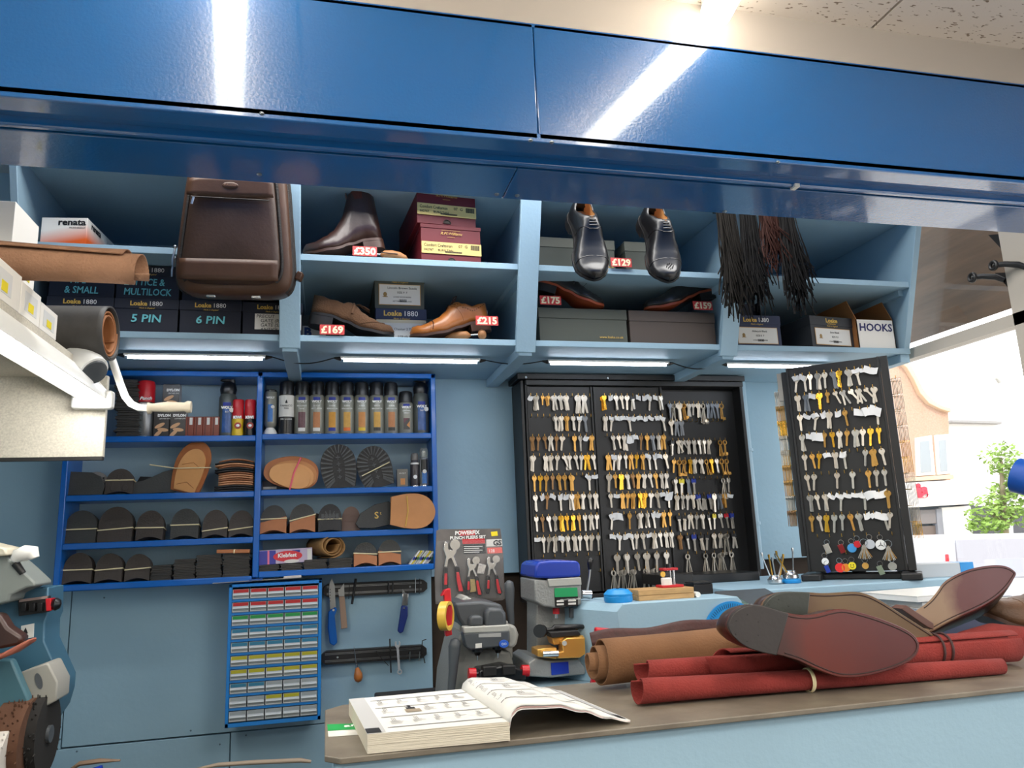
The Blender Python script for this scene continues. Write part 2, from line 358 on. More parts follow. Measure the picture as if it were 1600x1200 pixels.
# ================================================================ royal blue shelf unit
t = BU = thing('shelf_unit', 'royal blue open shelf unit holding sprays, soles and heels', 'shelf unit', (0, 2.65, 1.265))
zt = 1.945; zb0 = 1.265
RZ = [1.271, 1.395, 1.543, 1.728]  # top faces of the boards (row 4 .. row 1)
RZR = [1.283, 1.402, 1.546, 1.732]
XL, XM, XR = -.80, -.222, .366
part('side_board', MB().box(XL - .009, XL + .009, 0, .15, -.012, zt - zb0), ROYAL, t, bev=.003)
part('side_board', MB().box(XR - .009, XR + .009, 0, .15, 0, zt - zb0), ROYAL, t, bev=.003)
part('middle_board', MB().box(XM - .010, XM + .010, 0, .15, 0, zt - zb0), ROYAL, t, bev=.003)
part('top_board', MB().box(XL - .009, XR + .009, 0, .15, zt - zb0 - .018, zt - zb0), ROYAL, t, bev=.003)
for z in RZ: part('shelf', MB().box(XL + .009, XM - .01, 0.001, .149, z - zb0 - .02, z - zb0), ROYAL, t, bev=.003)
for z in RZR: part('shelf', MB().box(XM + .01, XR - .009, 0.001, .149, z - zb0 - .02, z - zb0), ROYAL, t, bev=.003)
part('back_board', MB().box(XL, XR, .146, .15, 0, zt - zb0), PALE, t)
# ================================================================ shoes
def leather(name, col, rough=.25, coat=.3, v=.25): return mat(name, col, rough, bump=.15, bscale=90, var=v, vscale=14, coat=coat)
L_BLK = leather('black_calf', (20, 18, 19), .36, .12); L_TAN = leather('tan_calf', (166, 98, 38), .34, .15); L_DBR = leather('dark_brown_calf', (58, 36, 30), .36, .15)
L_SUE = mat('brown_suede', (92, 64, 42), .95, bump=.9, bscale=220, var=.2, vscale=18); L_INS = mat('tan_insole', (214, 164, 104), .6, var=.1)
S_BLK = mat('black_sole_edge', (26, 23, 22), .45); S_BRN = mat('brown_sole_edge', (74, 48, 36), .45, var=.2); S_RED = mat('red_brown_sole', (150, 70, 40), .4, var=.2)
def half_w(u, W): return W / 2 * itp([(0, 0), (.012, .30), (.04, .50), (.09, .63), (.16, .69), (.26, .66), (.38, .63), (.5, .74), (.62, .95), (.72, 1.0), (.82, .90), (.9, .70), (.955, .46), (.985, .24), (1, .0)], u)
def cen(u, side): return side * (.010 * math.sin(math.pi * min(1, max(0, (u - .2) / .8))) - .004)
US = [0, .006, .02, .045, .08, .12, .16, .2, .24, .28, .32, .36, .4, .44, .48, .53, .58, .63, .68, .73, .78, .83, .87, .91, .94, .965, .985, .996, 1]
def shoe(root, L=.285, W=.104, side=1, up=None, sole=None, style='oxford', laces=None, heel_h=.024, insole=None, heel_m=None, H=1.0):
    """a shoe on z=0, heel at x=0, toe at x=L; parts are parented to root"""
    boot = style == 'boot'
    def zs(u): return itp([(0, heel_h), (.24, heel_h), (.42, heel_h * .62), (.62, .001), (.82, .001), (1, .014)], u)
    th = .008
    if style == 'loafer' or style == 'slip': hk = [(0, .062), (.08, .058), (.2, .049), (.34, .050), (.42, .064), (.5, .066), (.6, .055), (.7, .044), (.84, .034), (.94, .026), (1, .010)]; op = (.03, .46)
    elif boot: hk = [(0, .155), (.08, .162), (.2, .162), (.34, .158), (.38, .130), (.44, .098), (.52, .078), (.6, .064), (.7, .050), (.84, .038), (.94, .030), (1, .012)]; op = (.02, .355)
    else: hk = [(0, .066), (.08, .060), (.2, .052), (.32, .070), (.38, .086), (.46, .078), (.56, .064), (.66, .051), (.78, .040), (.9, .032), (.96, .026), (1, .010)]; op = (.03, .375)
    def hh(u): return itp(hk, u) * H
    def rim(u):
        if op[0] < u < op[1]:
            q = (u - op[0]) / (op[1] - op[0]); return (.033 if boot else .030) * math.sin(math.pi * q) ** .6 * (1 if boot else (.9))
        return 0
    def sect(u, b, sgn, gr=0):
        w = half_w(u, W) + gr; r = rim(u); wr = max(w, r * .95)
        if boot and u < .4: wr_top = min(wr, .036)
        y = r + (w - r) * math.sin(b) ** .75; z = hh(u) * math.cos(b) ** .7
        return (u * L, cen(u, side) + sgn * y, zs(u) + th + z)
    NB = 9
    m = MB()
    for sg in (-1, 1):
        m.grid(lambda i, j: sect(US[round(i * (len(US) - 1))], j * math.pi / 2, sg), len(US) - 1, NB)
    part('upper', m, up, root, solid=.002, smooth=60, merge=.0006)
    lining = insole or L_INS
    q = MB(); iu = [k for k in US if .015 < k < op[1] + .06]
    q.add([(u * L, cen(u, side) + sg * half_w(u, W) * .93, zs(u) + th + .004) for u in iu for sg in (-1, 1)], [(2 * i, 2 * i + 1, 2 * i + 3, 2 * i + 2) for i in range(len(iu) - 1)])
    part('insole', q, lining, root)
    # inner wall in lining colour
    q = MB()
    for sg in (-1, 1):
        q.grid(lambda i, j: (lambda p: (p[0], cen(iu[round(i * (len(iu) - 1))], side) + (p[1] - cen(iu[round(i * (len(iu) - 1))], side)) * .93, p[2] - .0015))(sect(iu[round(i * (len(iu) - 1))], .12 + j * (math.pi / 2 - .12), sg)), len(iu) - 1, 5)
    part('lining', q, lining, root, smooth=60)
    # outsole with welt
    m = MB(); n = len(US)
    vs = []; g = .004
    for u in US:
        x = u * (L + .006) - .003
        for sg, zz in ((-1, th), (-1, 0), (1, 0), (1, th)): vs.append((x, cen(u, side) + sg * (half_w(u, W) + g * (1 if .001 < u < .999 else .3)), zs(u) + zz))
    fs = [(4 * i + k, 4 * i + (k + 1) % 4, 4 * i + 4 + (k + 1) % 4, 4 * i + 4 + k) for i in range(n - 1) for k in range(4)] + [(0, 1, 2, 3), (4 * n - 1, 4 * n - 2, 4 * n - 3, 4 * n - 4)]
    m.add(vs, fs); part('sole', m, sole, root, smooth=40)
    hu = [u for u in US if u <= .28]
    poly = [(u * L - .003, cen(u, side) - half_w(u, W) - .003) for u in hu][::-1] + [(u * L - .003, cen(u, side) + half_w(u, W) + .003) for u in hu]
    part('heel', MB().prism(poly, 0, heel_h + .001, 'z'), heel_m or S_BLK, root, bev=.001)
    def surf(u, b, sg, off=.002): p = sect(u, b, sg); return (p[0], p[1] + sg * off * math.sin(b), p[2] + off * math.cos(b))
    def strip(name, us, m_, w=.0012, b0=0.05):
        q = MB()
        for sg in (-1, 1): q.loft([surf(us(b), b, sg, .0016) for b in [b0 + (1.5 - b0) * k / 10 for k in range(11)]], w, 6)
        part(name, q, m_, root)
    if style in ('oxford', 'brogue'):
        strip('toe_cap_seam', lambda b: .76 + .015 * (1 - math.cos(b)), up, .0013)
        strip('facing_seam', lambda b: .50 - .16 * math.sin(b) ** 2 * (1 if style == 'brogue' else .6), up)
        lm = laces or up; q = MB()
        for k in range(5):
            u = .39 + k * .028; b = .16 + .02 * k
            q.loft([surf(u, b, -1, .003), surf(u + .004, 0.02, 1, .0045), surf(u, b, 1, .003)], .0016, 6)
        part('laces', q, lm, root)
        q = MB()
        for sg in (-1, 1):
            a = surf(.385, .05, sg, .006); q.loft([a, (a[0] - .006, a[1] + sg * .012, a[2] + .010), (a[0] + .006, a[1] + sg * .022, a[2] + .004), (a[0] + .01, a[1] + sg * .012, a[2] - .002), a], .0013, 6)
        if style == 'brogue': part('lace_bow', q, lm, root)
    if style == 'brogue':
        q = MB()
        for sg in (-1, 1):
            for k in range(14):
                b = .1 + k * .1; p = surf(.74 - .05 * math.sin(b * 2) * .6 + .02, b, sg, .0018); q.ell(p, (.0016, .0016, .0016), 6, 4)
            for k in range(16):
                u = .04 + k * .028; b = .62 + .35 * math.sin(k * .25); p = surf(u, b, sg, .0018); q.ell(p, (.0015, .0015, .0015), 6, 4)
        part('brogue_holes', q, mat('punch_dark', (60, 34, 20), .8), root)
    if style == 'loafer':
        strip('apron_seam', lambda b: .50 + .38 * math.cos(b) ** .6, up, .0014)
        q = MB()
        for sg in (-1, 1): q.loft([surf(.47 + .01 * math.sin(b * 2), b, sg, .003) for b in [.0 + .13 * k for k in range(11)]], .004, 8, sy=.4)
        part('saddle_strap', q, up, root)
        q = MB(); a = surf(.50, 0, 1, .004)
        for sg in (-1, 1):
            q.loft([a, (a[0] + .012, a[1] + sg * .006, a[2] + .002), (a[0] + .022, a[1] + sg * .010, a[2] - .004)], .002, 6)
            for k in range(5): q.loft([(a[0] + .022, a[1] + sg * (.007 + .0015 * k), a[2] - .003), (a[0] + .044, a[1] + sg * (.005 + .003 * k), a[2] - .013)], .0012, 5)
        part('tassel', q, up, root)
    if boot:
        for sg in (-1, 1):
            q = MB(); q.grid(lambda i, j: surf(.14 + .15 * i * (1 - .35 * j) + .02 * j, .12 + j * .62, sg, .0025), 6, 8)
            part('elastic_gusset', q, mat('brown_elastic', (92, 48, 34), .9, bump=.6, bscale=8, stretch=(30, 1, 1)), root, smooth=60)
        for u in (.03, .34):
            q = MB(); x = u * L; z = zs(u) + th + hh(u)
            q.loft([(x, -.008, z - .01), (x, -.006, z + .02), (x, .006, z + .02), (x, .008, z - .01)], .002, 6, sy=2.2)
            part('pull_tab', q, mat('striped_tab', (150, 110, 90), .8), root)
    return root
# ================================================================ boxes with lids
def text_label(parent, lines, x, z, w, h, y, m_card=None, ink=INK, border=None, crest=True):
    p = part('paper_label', MB().box(x - w / 2, x + w / 2, y - .0008, y, z, z + h), m_card or PAPER, parent, bev=0)
    if border: part('label_border', MB().box(x - w / 2 - .002, x + w / 2 + .002, y - .0004, y + .0002, z - .002, z + h + .002), border, parent)
    for i, (s, sz) in enumerate(lines):
        text(s, sz, ink, p, (x + .008, y - .001, z + h - (i + 1) * h / (len(lines) + .6)))
    if crest: q = MB(); cx = x - w * .36; q.ell((cx, y - .001, z + h * .5), (.006, .0006, .008), 8, 6).box(cx - .008, cx + .008, y - .0012, y - .0008, z + h * .36, z + h * .40); part('crest', q, mat('crest_gold', (150, 120, 70), .6), p)
    q = MB()
    for k in range(12): q.box(x - .002 + k * .002, x - .002 + k * .002 + (.0012 if k % 3 else .0007), y - .0012, y - .0008, z + h * .12, z + h * .27)
    part('barcode', q, INK, p)
    return p
def lidbox(name, label, w, d, h, body, lid, loc, rz=0, lidh=.03, group=None, cat='box'):
    """box with its front face on y=0, w along x, base at z=0"""
    t = thing(name, label, cat, loc, rz, group)
    part('body', MB().box(-w / 2 + .002, w / 2 - .002, .002, d - .002, 0, h - .004), body, t, bev=.001)
    part('lid', MB().box(-w / 2, w / 2, 0, d, h - lidh, h), lid, t, bev=.001)
    return t
def brand(t, z, size, year=True, y=-.0008, x=0, white=INKW):
    if year:
        text('Loake', size, GOLDM, t, (x - size * 1.15, y, z), bold=.03); text('1880', size, white, t, (x + size * 1.25, y, z))
    else:
        text('Loake', size, GOLDM, t, (x, y, z), bold=.03); text('SHOEMAKERS', size * .28, GOLDM, t, (x, y, z - size * .34))
    text('Made in England', size * .33, GOLDM, t, (x, y, z - size * (.5 if year else .72)), shear=.4)
NAVYB = mat('navy_black_card', (26, 30, 44), .55, bump=.1); NAVY = mat('navy_card', (40, 48, 76), .55); GREYG = mat('grey_green_card', (72, 76, 68), .6, bump=.1)
GREYB = mat('grey_brown_card', (74, 64, 58), .6, bump=.1); CHAR = mat('charcoal_card', (52, 54, 58), .6); MAROON = mat('maroon_card', (104, 20, 28), .5, bump=.1); CREAMY = mat('cream_label', (222, 196, 120), .6)
bx = [-.686 + .1745 * k for k in range(4)]
bw = .174
rows = [('bottom', 0), ('top', 1)]
word = ['PIPE KEYS', '5 PIN', '6 PIN', None]
lbb = ['black shoebox at the bottom left of the stack behind the black leather roll', 'black shoebox marked 5 PIN in cyan, bottom row of the left bay', 'black shoebox marked 6 PIN in cyan under the backpack', 'black shoebox with a handwritten white note, right end of the bottom row']
for i in range(4):
    t = lidbox('shoebox', lbb[i], bw - .001, .31, .106, NAVYB, NAVYB, (bx[i], 2.30, ZB), group='black shoeboxes in the left bay')
    brand(t, .085, .019, white=INKW)
    if word[i] and i: text(word[i], .032, CYAN, t, (.0, -.0008, .036), sx=1.1, shear=.08, bold=.02, name='handwriting')
    if i == 3:
        p = part('note', MB().box(-.05, .083, -.002, .001, .022, .070), CARD, t)
        for k, s in enumerate(['PRECUT', 'GATE (RIM)', 'GATE (SHORT)', 'ANTIQUE YALE']): text(s, .0145, INK, p, (-.046 + .012 * (k > 0), -.003, .057 - .0135 * k), align='LEFT', shear=.1, name='handwriting')
for i, (a, b) in enumerate([('PIPE', '& SMALL'), ('LATTICE &', 'MULTILOCK')]):
    t = lidbox('shoebox', ['black shoebox marked SMALL in cyan on the top row', 'black shoebox marked MULTILOCK in cyan on the top row'][i], bw - .001, .31, .100, NAVYB, NAVYB, (bx[i], 2.30, ZB + .1065), group='black shoeboxes in the left bay')
    brand(t, .081, .019)
    text(a, .029, CYAN, t, (-.01, -.0008, .040), sx=.8, shear=.08, bold=.015, name='handwriting'); text(b, .029, CYAN, t, (.0, -.0008, .010), sx=.8, shear=.08, bold=.015, name='handwriting')
t = lidbox('shoebox', 'black shoebox half hidden behind the brown backpack', bw - .004, .31, .100, NAVYB, NAVYB, (bx[2], 2.31, ZB + .1065), group='black shoeboxes in the left bay')
# renata battery box
a = at(62, 362, Y=2.24); b = at(137, 362, Y=2.24)
t = thing('battery_box', 'white and orange carton on the upper shelf above the shoeboxes', 'box', ((a.x + b.x) / 2, 2.24, ZM), R(-6))
def grad_mat():
    m = mat('orange_fade_card', (240, 236, 228), .5); nt = m.node_tree; N = nt.nodes; L = nt.links
    tc = N.new('ShaderNodeTexCoord'); mp = N.new('ShaderNodeMapping'); mp.inputs['Rotation'].default_value = (0, R(12), 0); sp = N.new('ShaderNodeSeparateXYZ'); cr = N.new('ShaderNodeValToRGB')
    e = cr.color_ramp.elements; e[0].position = .012; e[0].color = rgb(226, 96, 30); e[1].position = .058; e[1].color = rgb(240, 236, 228)
    L.new(tc.outputs['Object'], mp.inputs[0]); L.new(mp.outputs[0], sp.inputs[0]); L.new(sp.outputs[2], cr.inputs[0]); L.new(cr.outputs[0], N['Principled BSDF'].inputs[0]); return m
w = (b.x - a.x); part('carton', MB().box(-w / 2, w / 2, 0, .20, 0, .088), grad_mat(), t, bev=.001)
text('renata', .026, INK, t, (.02, -.001, .066), bold=.03, sx=1.1); text('MICRO ENERGY', .006, mat('grey_print', (120, 118, 116), .6), t, (.035, -.001, .056))
text('renata', .026, INK, t, (w / 2 + .001, .06, .066), rot=(R(90), 0, R(90)), bold=.03)
# ================================================================ backpack
LB = mat('backpack_leather', (82, 56, 40), .42, bump=.35, bscale=60, var=.3, vscale=5, spec=.35); LBD = mat('backpack_canvas', (66, 46, 34), .45, bump=.3, bscale=120, var=.3, vscale=6, spec=.4); ZIP = mat('zip_tape', (34, 28, 22), .6, bump=1, bscale=20, stretch=(1, 1, 20))
c0 = at(372, 470, Y=2.13); c1 = at(362, 275, Y=2.13)
H = c1.z - c0.z + .02; wb = at(463, 440, Y=2.13).x - at(272, 440, Y=2.13).x; wt = at(440, 290, Y=2.13).x - at(292, 290, Y=2.13).x
t = BP = thing('backpack', 'dark brown leather backpack hanging before the left bay of the wall cabinet', 'backpack', (c0.x - .012, 2.052, c0.z - .004), (R(7), R(1.5), R(-7)))
def bag_pt(u, v, d0=0, infl=0):
    pass
def bag_outline(k, g=0, n=40):
    """rounded trapezoid, k 0..n"""
    a = 2 * math.pi * k / n; ca, sa = math.cos(a), math.sin(a); e = .32
    x = math.copysign(abs(ca) ** e, ca); z = math.copysign(abs(sa) ** e, sa); zz = (z + 1) / 2
    hw = (wb * (1 - zz) + wt * zz) / 2 - g
    return x * hw, g + zz * (H - 2 * g)
def bagbody(g0, y0, y1, puff, nm, mt, cols=6, zshift=0):
    m = MB(); n = 40; rings = []
    prof = [(g0 + .02, y0 - 0), (g0 + .006, y0 + .006), (g0, y0 + .02), (g0, (y0 + y1) / 2), (g0, y1 - .02), (g0 + .01, y1)]; y1 = min(y1, .12)
    vs = [];
    for (g, y) in prof:
        for k in range(n): x, z = bag_outline(k, g); vs.append((x, y, z))
    fs = [(i * n + k, i * n + (k + 1) % n, (i + 1) * n + (k + 1) % n, (i + 1) * n + k) for i in range(len(prof) - 1) for k in range(n)]
    vs.append((0, y0 - puff, H * .42)); ci = len(vs) - 1
    # middle ring for a puffed front
    base = len(vs)
    for k in range(n): x, z = bag_outline(k, g0 + .06 if False else g0 + .05); vs.append((x, y0 - puff * .75, z))
    fs += [(k, (k + 1) % n, base + (k + 1) % n, base + k) for k in range(n)] + [(base + k, base + (k + 1) % n, ci) for k in range(n)]
    fs.append(tuple((len(prof) - 1) * n + k for k in range(n)))
    m.add(vs, fs); return part(nm, m, mt, t, smooth=70)
bagbody(.0, .02, .118, .012, 'body', LB)
bagbody(.024, -.012, .03, .010, 'front_pocket', LBD)
for g, y in ((.001, .050), (.001, .082), (.0215, .006)):
    q = MB(); q.loft([(bag_outline(k, g - .0005)[0], y, bag_outline(k, g - .0005)[1]) for k in range(-6, 27)], .0055 if y > .01 else .0045, 8); part('zip', q, ZIP, t)
# flap band, lower panel, emblem
q = MB()
def fp(x, z, y=-.024): return (x, y - .004 * math.cos(min(1.5, abs(x) / .16 * 1.4)), z)
q.grid(lambda i, j: fp((i - .5) * (wt * .83 + .012 * (1 - j)), H * .645 + j * H * .145 - .014 * abs(2 * i - 1) ** 4 * j - .004 * math.cos(math.pi * (i - .5)) + .004, -.0245), 14, 4)
part('top_flap', q, LB, t, solid=.004, smooth=60)
q = MB(); q.grid(lambda i, j: fp((i - .5) * (wb * .80 - .006 * j), .030 + j * .056 - (.004 * math.cos(math.pi * (i - .5)))*0, -.0215 - .0), 12, 4); part('base_panel', q, LB, t, solid=.002, smooth=60)
part('emblem', MB().ell((0, -.031, H * .725), (.021, .003, .0095), 20, 8), LB, t)
text('P.Russell', .009, mat('emblem_stitch', (128, 96, 78), .5), t, (0, -.0355, H * .718), shear=.3)
q = MB(); q.loft([(-wt * .39, -.03, H * .64), (wt * .40, -.03, H * .63)], .0018, 6); part('pocket_zip', q, ZIP, t)
q = MB(); q.loft([(-wt * .36, -.034, H * .635), (-wt * .375, -.036, H * .585)], .0032, 6, sy=.5); part('zip_pull', q, STEEL, t)
for z0 in (.20, .12):
    q = MB(); q.loft([(-wb * .5 + .004, .04, H * (z0 + .13)), (-wb * .50 + .001, .030, H * (z0 + .05)), (-wb * .50 + .002, .028, H * z0)], .003, 6, sy=.5); q.ell((-wb * .5 + .003, .04, H * (z0 + .135)), (.005, .004, .006), 8, 6); part('zip_pull', q, STEEL, t)
q = MB(); q.loft([(.03, .09, H - .004), (.03, .09, H + .018), (-.03, .09, H + .018), (-.03, .09, H - .004)], .006, 8, sy=.5); part('grab_handle', q, LB, t)
part('hanging_strap', MB().box(-.012, .012, .085, .090, H, H + .08), LBD, t); part('strap_end', MB().box(wb * .49, wb * .49 + .016, .07, .10, .055, .08, rot=(0, R(20), 0)), LB, t, bev=.003)
for sx in (-.055, .062): part('buckle', MB().box(sx - .012, sx + .012, .02, .03, -.008, .0), CHROME, t, bev=.002)
# ================================================================ bay two
def price(px, py, s, label, Y, rz=0, z=None):
    c = at(px, py, Y=Y); w, h = .074, .033
    n = 12; poly = []
    def edge(x0, z0, x1, z1, k):
        for i in range(k): f = i / k; g = (i + .5) / k; poly.append((x0 + (x1 - x0) * f, z0 + (z1 - z0) * f)); poly.append((x0 + (x1 - x0) * g + (z1 - z0) / k * .35, z0 + (z1 - z0) * g - (x1 - x0) / k * .35))
    edge(-w / 2, h / 2, w / 2, h / 2, 14); edge(w / 2, h / 2, w / 2, -h / 2, 6); edge(w / 2, -h / 2, -w / 2, -h / 2, 14); edge(-w / 2, -h / 2, -w / 2, h / 2, 6)
    poly = [(x * 1.0, -(-z)) for x, z in poly]
    t = tag(part('price_tag', MB().prism(poly, 0, .0015, 'y'), mat('price_red', (206, 62, 60), .5)), label, 'price tag', 'red price tags on the display')
    t.location = (c.x, Y, c.z if z is None else z + h / 2 + .001); t.rotation_euler = (R(-6), 0, rz)
    text(s, .032, mat('price_cream', (246, 232, 196), .5), t, (0, -.0006, -.011), bold=.04, sx=1.0)
    return t
SHY = yf(ZM) + .02
# Chelsea boot, toe to the left, heel raised on a wooden shoe stretcher
def shoe_at(label, x_toe, Y, z, x_heel, style, up, sole, tilt, cat='shoe', face=-1, roll=0, H=1, yaw=0, name='shoe', W=.10, heel_h=.024, **k):
    """face -1: toe to the left; +1: toe to the right"""
    L = abs(x_heel - x_toe) / math.cos(tilt) / math.cos(yaw)
    t = thing(name, label, cat, (x_toe, Y, z))
    # toe tip rests on the shelf: rotate about the ball of the foot
    shoe(t, L=L, up=up, sole=sole, style=style, side=-face, W=W, H=H, heel_h=heel_h, **k)
    M = Matrix.Translation((x_toe, Y, z)) @ Matrix.Rotation((math.pi if face < 0 else 0) + yaw, 4, 'Z') @ Matrix.Rotation(tilt, 4, 'Y') @ Matrix.Rotation(roll, 4, 'X') @ Matrix.Translation((-L, 0, 0))
    t.matrix_world = M; t.rotation_mode = 'XYZ'
    return t
Yb = 2.235
xt = at(476, 380, Y=Yb).x; xh = at(602, 380, Y=Yb).x
shoe_at('dark brown ankle boot with elastic side standing heel up on the shelf', xt, Yb + .03, ZM + .001, xh, 'boot', L_DBR, S_BRN, R(11), cat='boot', name='chelsea_boot', heel_m=S_BRN)
WOODC = mat('cedar_wood', (176, 122, 76), .5, var=.3, vscale=20, stretch=(1, 5, 1))
def shoe_tree(label, c, rot, sc=1):
    t = thing('shoe_tree', label, 'shoe tree', c, rot, sc=sc)
    q = MB(); q.loft([(0, 0, .02), (.012, 0, .021), (.035, 0, .021), (.06, 0, .019), (.078, 0, .016), (.086, 0, .014)], [.004, .017, .021, .019, .012, .003], 16, sy=.75); part('toe_block', q, WOODC, t, smooth=60)
    part('slot_line', MB().box(-.002, .05, -.0218, -.019, .019, .021), SHADE, t); part('rod', MB().cyl((-.03, 0, .021), (.004, 0, .021), .003), CHROME, t)
    q = MB(); q.ell((-.036, 0, .02), (.014, .018, .017), 14, 8); part('heel_knob', q, WOODC, t, smooth=60)
    return t
c = at(612, 380, Y=2.23)
shoe_tree('pale wooden shoe tree wedged under the raised heel of the ankle boot', (c.x - .035, 2.235, ZM), R(8))
price(570, 378, '£350', 'red price tag reading £350 below the ankle boot heel', 2.205, z=ZM)
# burgundy boxes
a = at(657, 395, Y=2.225); b = at(753, 395, Y=2.225)
for k, (dx, z, hh_, rz) in enumerate([(0, 0, .125, 3), (-.012, .126, .12, 5)]):
    t = lidbox('burgundy_shoebox', ['burgundy shoebox with a cream label, lower of the two stacked', 'burgundy shoebox with a cream label, upper of the two stacked'][k], b.x - a.x, .31, hh_, MAROON, MAROON, ((a.x + b.x) / 2 + dx, 2.225, ZM + z), R(rz), lidh=.001 + (.012 if k else .012), group='burgundy shoeboxes beside the boot')
    w = b.x - a.x; p = part('cream_label', MB().box(-w / 2 + .003, w / 2 - .001, -.0015, .0005, .028, .066), CREAMY, t)
    text('Comfort Craftsman', .014, INK, p, (-w / 2 + .01, -.002, .050), align='LEFT', sx=.8); text('042767     BURG,TAN', .010, INK, p, (-w / 2 + .01, -.002, .036), align='LEFT'); text('07  G', .013, INK, p, (w / 2 - .045, -.002, .051), align='RIGHT')
    q = MB()
    for j in range(16): q.box(w / 2 - .035 + j * .0018, w / 2 - .035 + j * .0018 + (.001 if j % 3 else .0005), -.0024, -.0016, .046, .062)
    part('barcode', q, INK, p); q = MB()
    for j in range(30): q.box(-.02 + j * .0018, -.02 + j * .0018 + .001, -.0024, -.0016, .032, .037)
    part('printed_code', q, INK, p)
    q = MB(); q.loft([(.012 * math.cos(s) , -.001, .004 + .012 * math.sin(s)) for s in [math.pi * j / 8 for j in range(9)]], .0012, 6); q.ell((0, 0, .004), (.011, .0012, .011), 14, 6, z0=0); part('thumb_hole', q, SHADE, t)
    text('R.M.Williams', .013, GOLDM, t, (0, -.0015, .092), shear=.4); q = MB().box(-.03, .03, -.0012, 0, .106, .1066).box(-.012, .012, -.0012, 0, .084, .0846); part('crest', q, GOLDM, t)
# lower shelf of bay two
zs_ = ZB
xh = at(482, 500, Y=2.30).x; xt = at(614, 520, Y=2.30).x
shoe_at('brown suede tasselled loafer resting toe down on the lower shelf', xt, 2.32, zs_ + .001, xh, 'loafer', L_SUE, S_BLK, R(9.5), face=1, name='suede_loafer', heel_h=.03)
price(519, 513, '£169', 'red price tag reading £169 before the suede loafer', 2.268, z=ZB)
a = at(587, 515, Y=2.36); b = at(667, 515, Y=2.36); w = b.x - a.x
t = lidbox('shoebox', 'navy lidded shoebox under the grey green one in the second bay', w, .31, .118, mat('pale_card', (206, 196, 168), .6), NAVY, ((a.x + b.x) / 2, 2.36, ZB), lidh=.036, group='shoeboxes between the loafer and the brogue')
brand(t, .094, .024); text_label(t, [('Chester 2 Tan', .011), ('SIZE 10  F', .010)], 0, .008, w * .86, .062, 0)
t = lidbox('shoebox', 'grey green shoebox with crest label stacked on the navy lidded one', w, .30, .126, GREYG, GREYG, ((a.x + b.x) / 2 - .004, 2.362, ZB + .1185), lidh=.036, group='shoeboxes between the loafer and the brogue')
brand(t, .104, .024, False); text_label(t, [('Lincoln Brown Suede', .011), ('SIZE 9  F', .009), ('LOAKE SHOEMAKERS', .006), ('KETTERING ENGLAND', .006)], 0, .014, w * .8, .066, 0, border=mat('label_gold', (190, 150, 90), .5))
a = at(467, 515, Y=2.40)
t = lidbox('shoebox', 'grey shoebox with a blue and white label behind the suede loafer', .13, .33, .10, GREYG, GREYG, (a.x + .062, 2.40, ZB), R(0))
p = part('side_label', MB().box(-.055, .02, -.002, 0, .02, .064), PAPER, t); text('B', .04, mat('blue_ink', (40, 70, 130), .6), p, (-.035, -.0024, .03), bold=.05)
c = at(736, 470, Y=2.42)
t = thing('shoe_bag', 'folded navy cloth shoe bag standing behind the tan brogue', 'shoe bag', (c.x, 2.43, ZB), R(-6))
q = MB(); q.box(-.052, .05, 0, .03, 0, .165, rot=None); part('cloth', q, mat('navy_cloth', (38, 46, 70), .9, bump=.6, bscale=200), t, bev=.01, smooth=60); brand(t, .125, .026, y=-.0015)
xt = at(645, 520, Y=2.30).x; xh = at(770, 520, Y=2.30).x
shoe_at('tan leather brogue with dark laces, heel raised on a wooden tree', xt, 2.33, ZB + .001, xh, 'brogue', L_TAN, S_BRN, R(9), face=-1, name='brogue_shoe', laces=mat('dark_lace', (60, 36, 26), .7), heel_m=S_BRN)
c = at(742, 520, Y=2.29)
shoe_tree('polished wooden shoe tree under the heel of the tan brogue', (c.x - .01, 2.305, ZB), R(160), 1.0)
price(761, 501, '£215', 'red price tag reading £215 behind the heel of the tan brogue', 2.27)
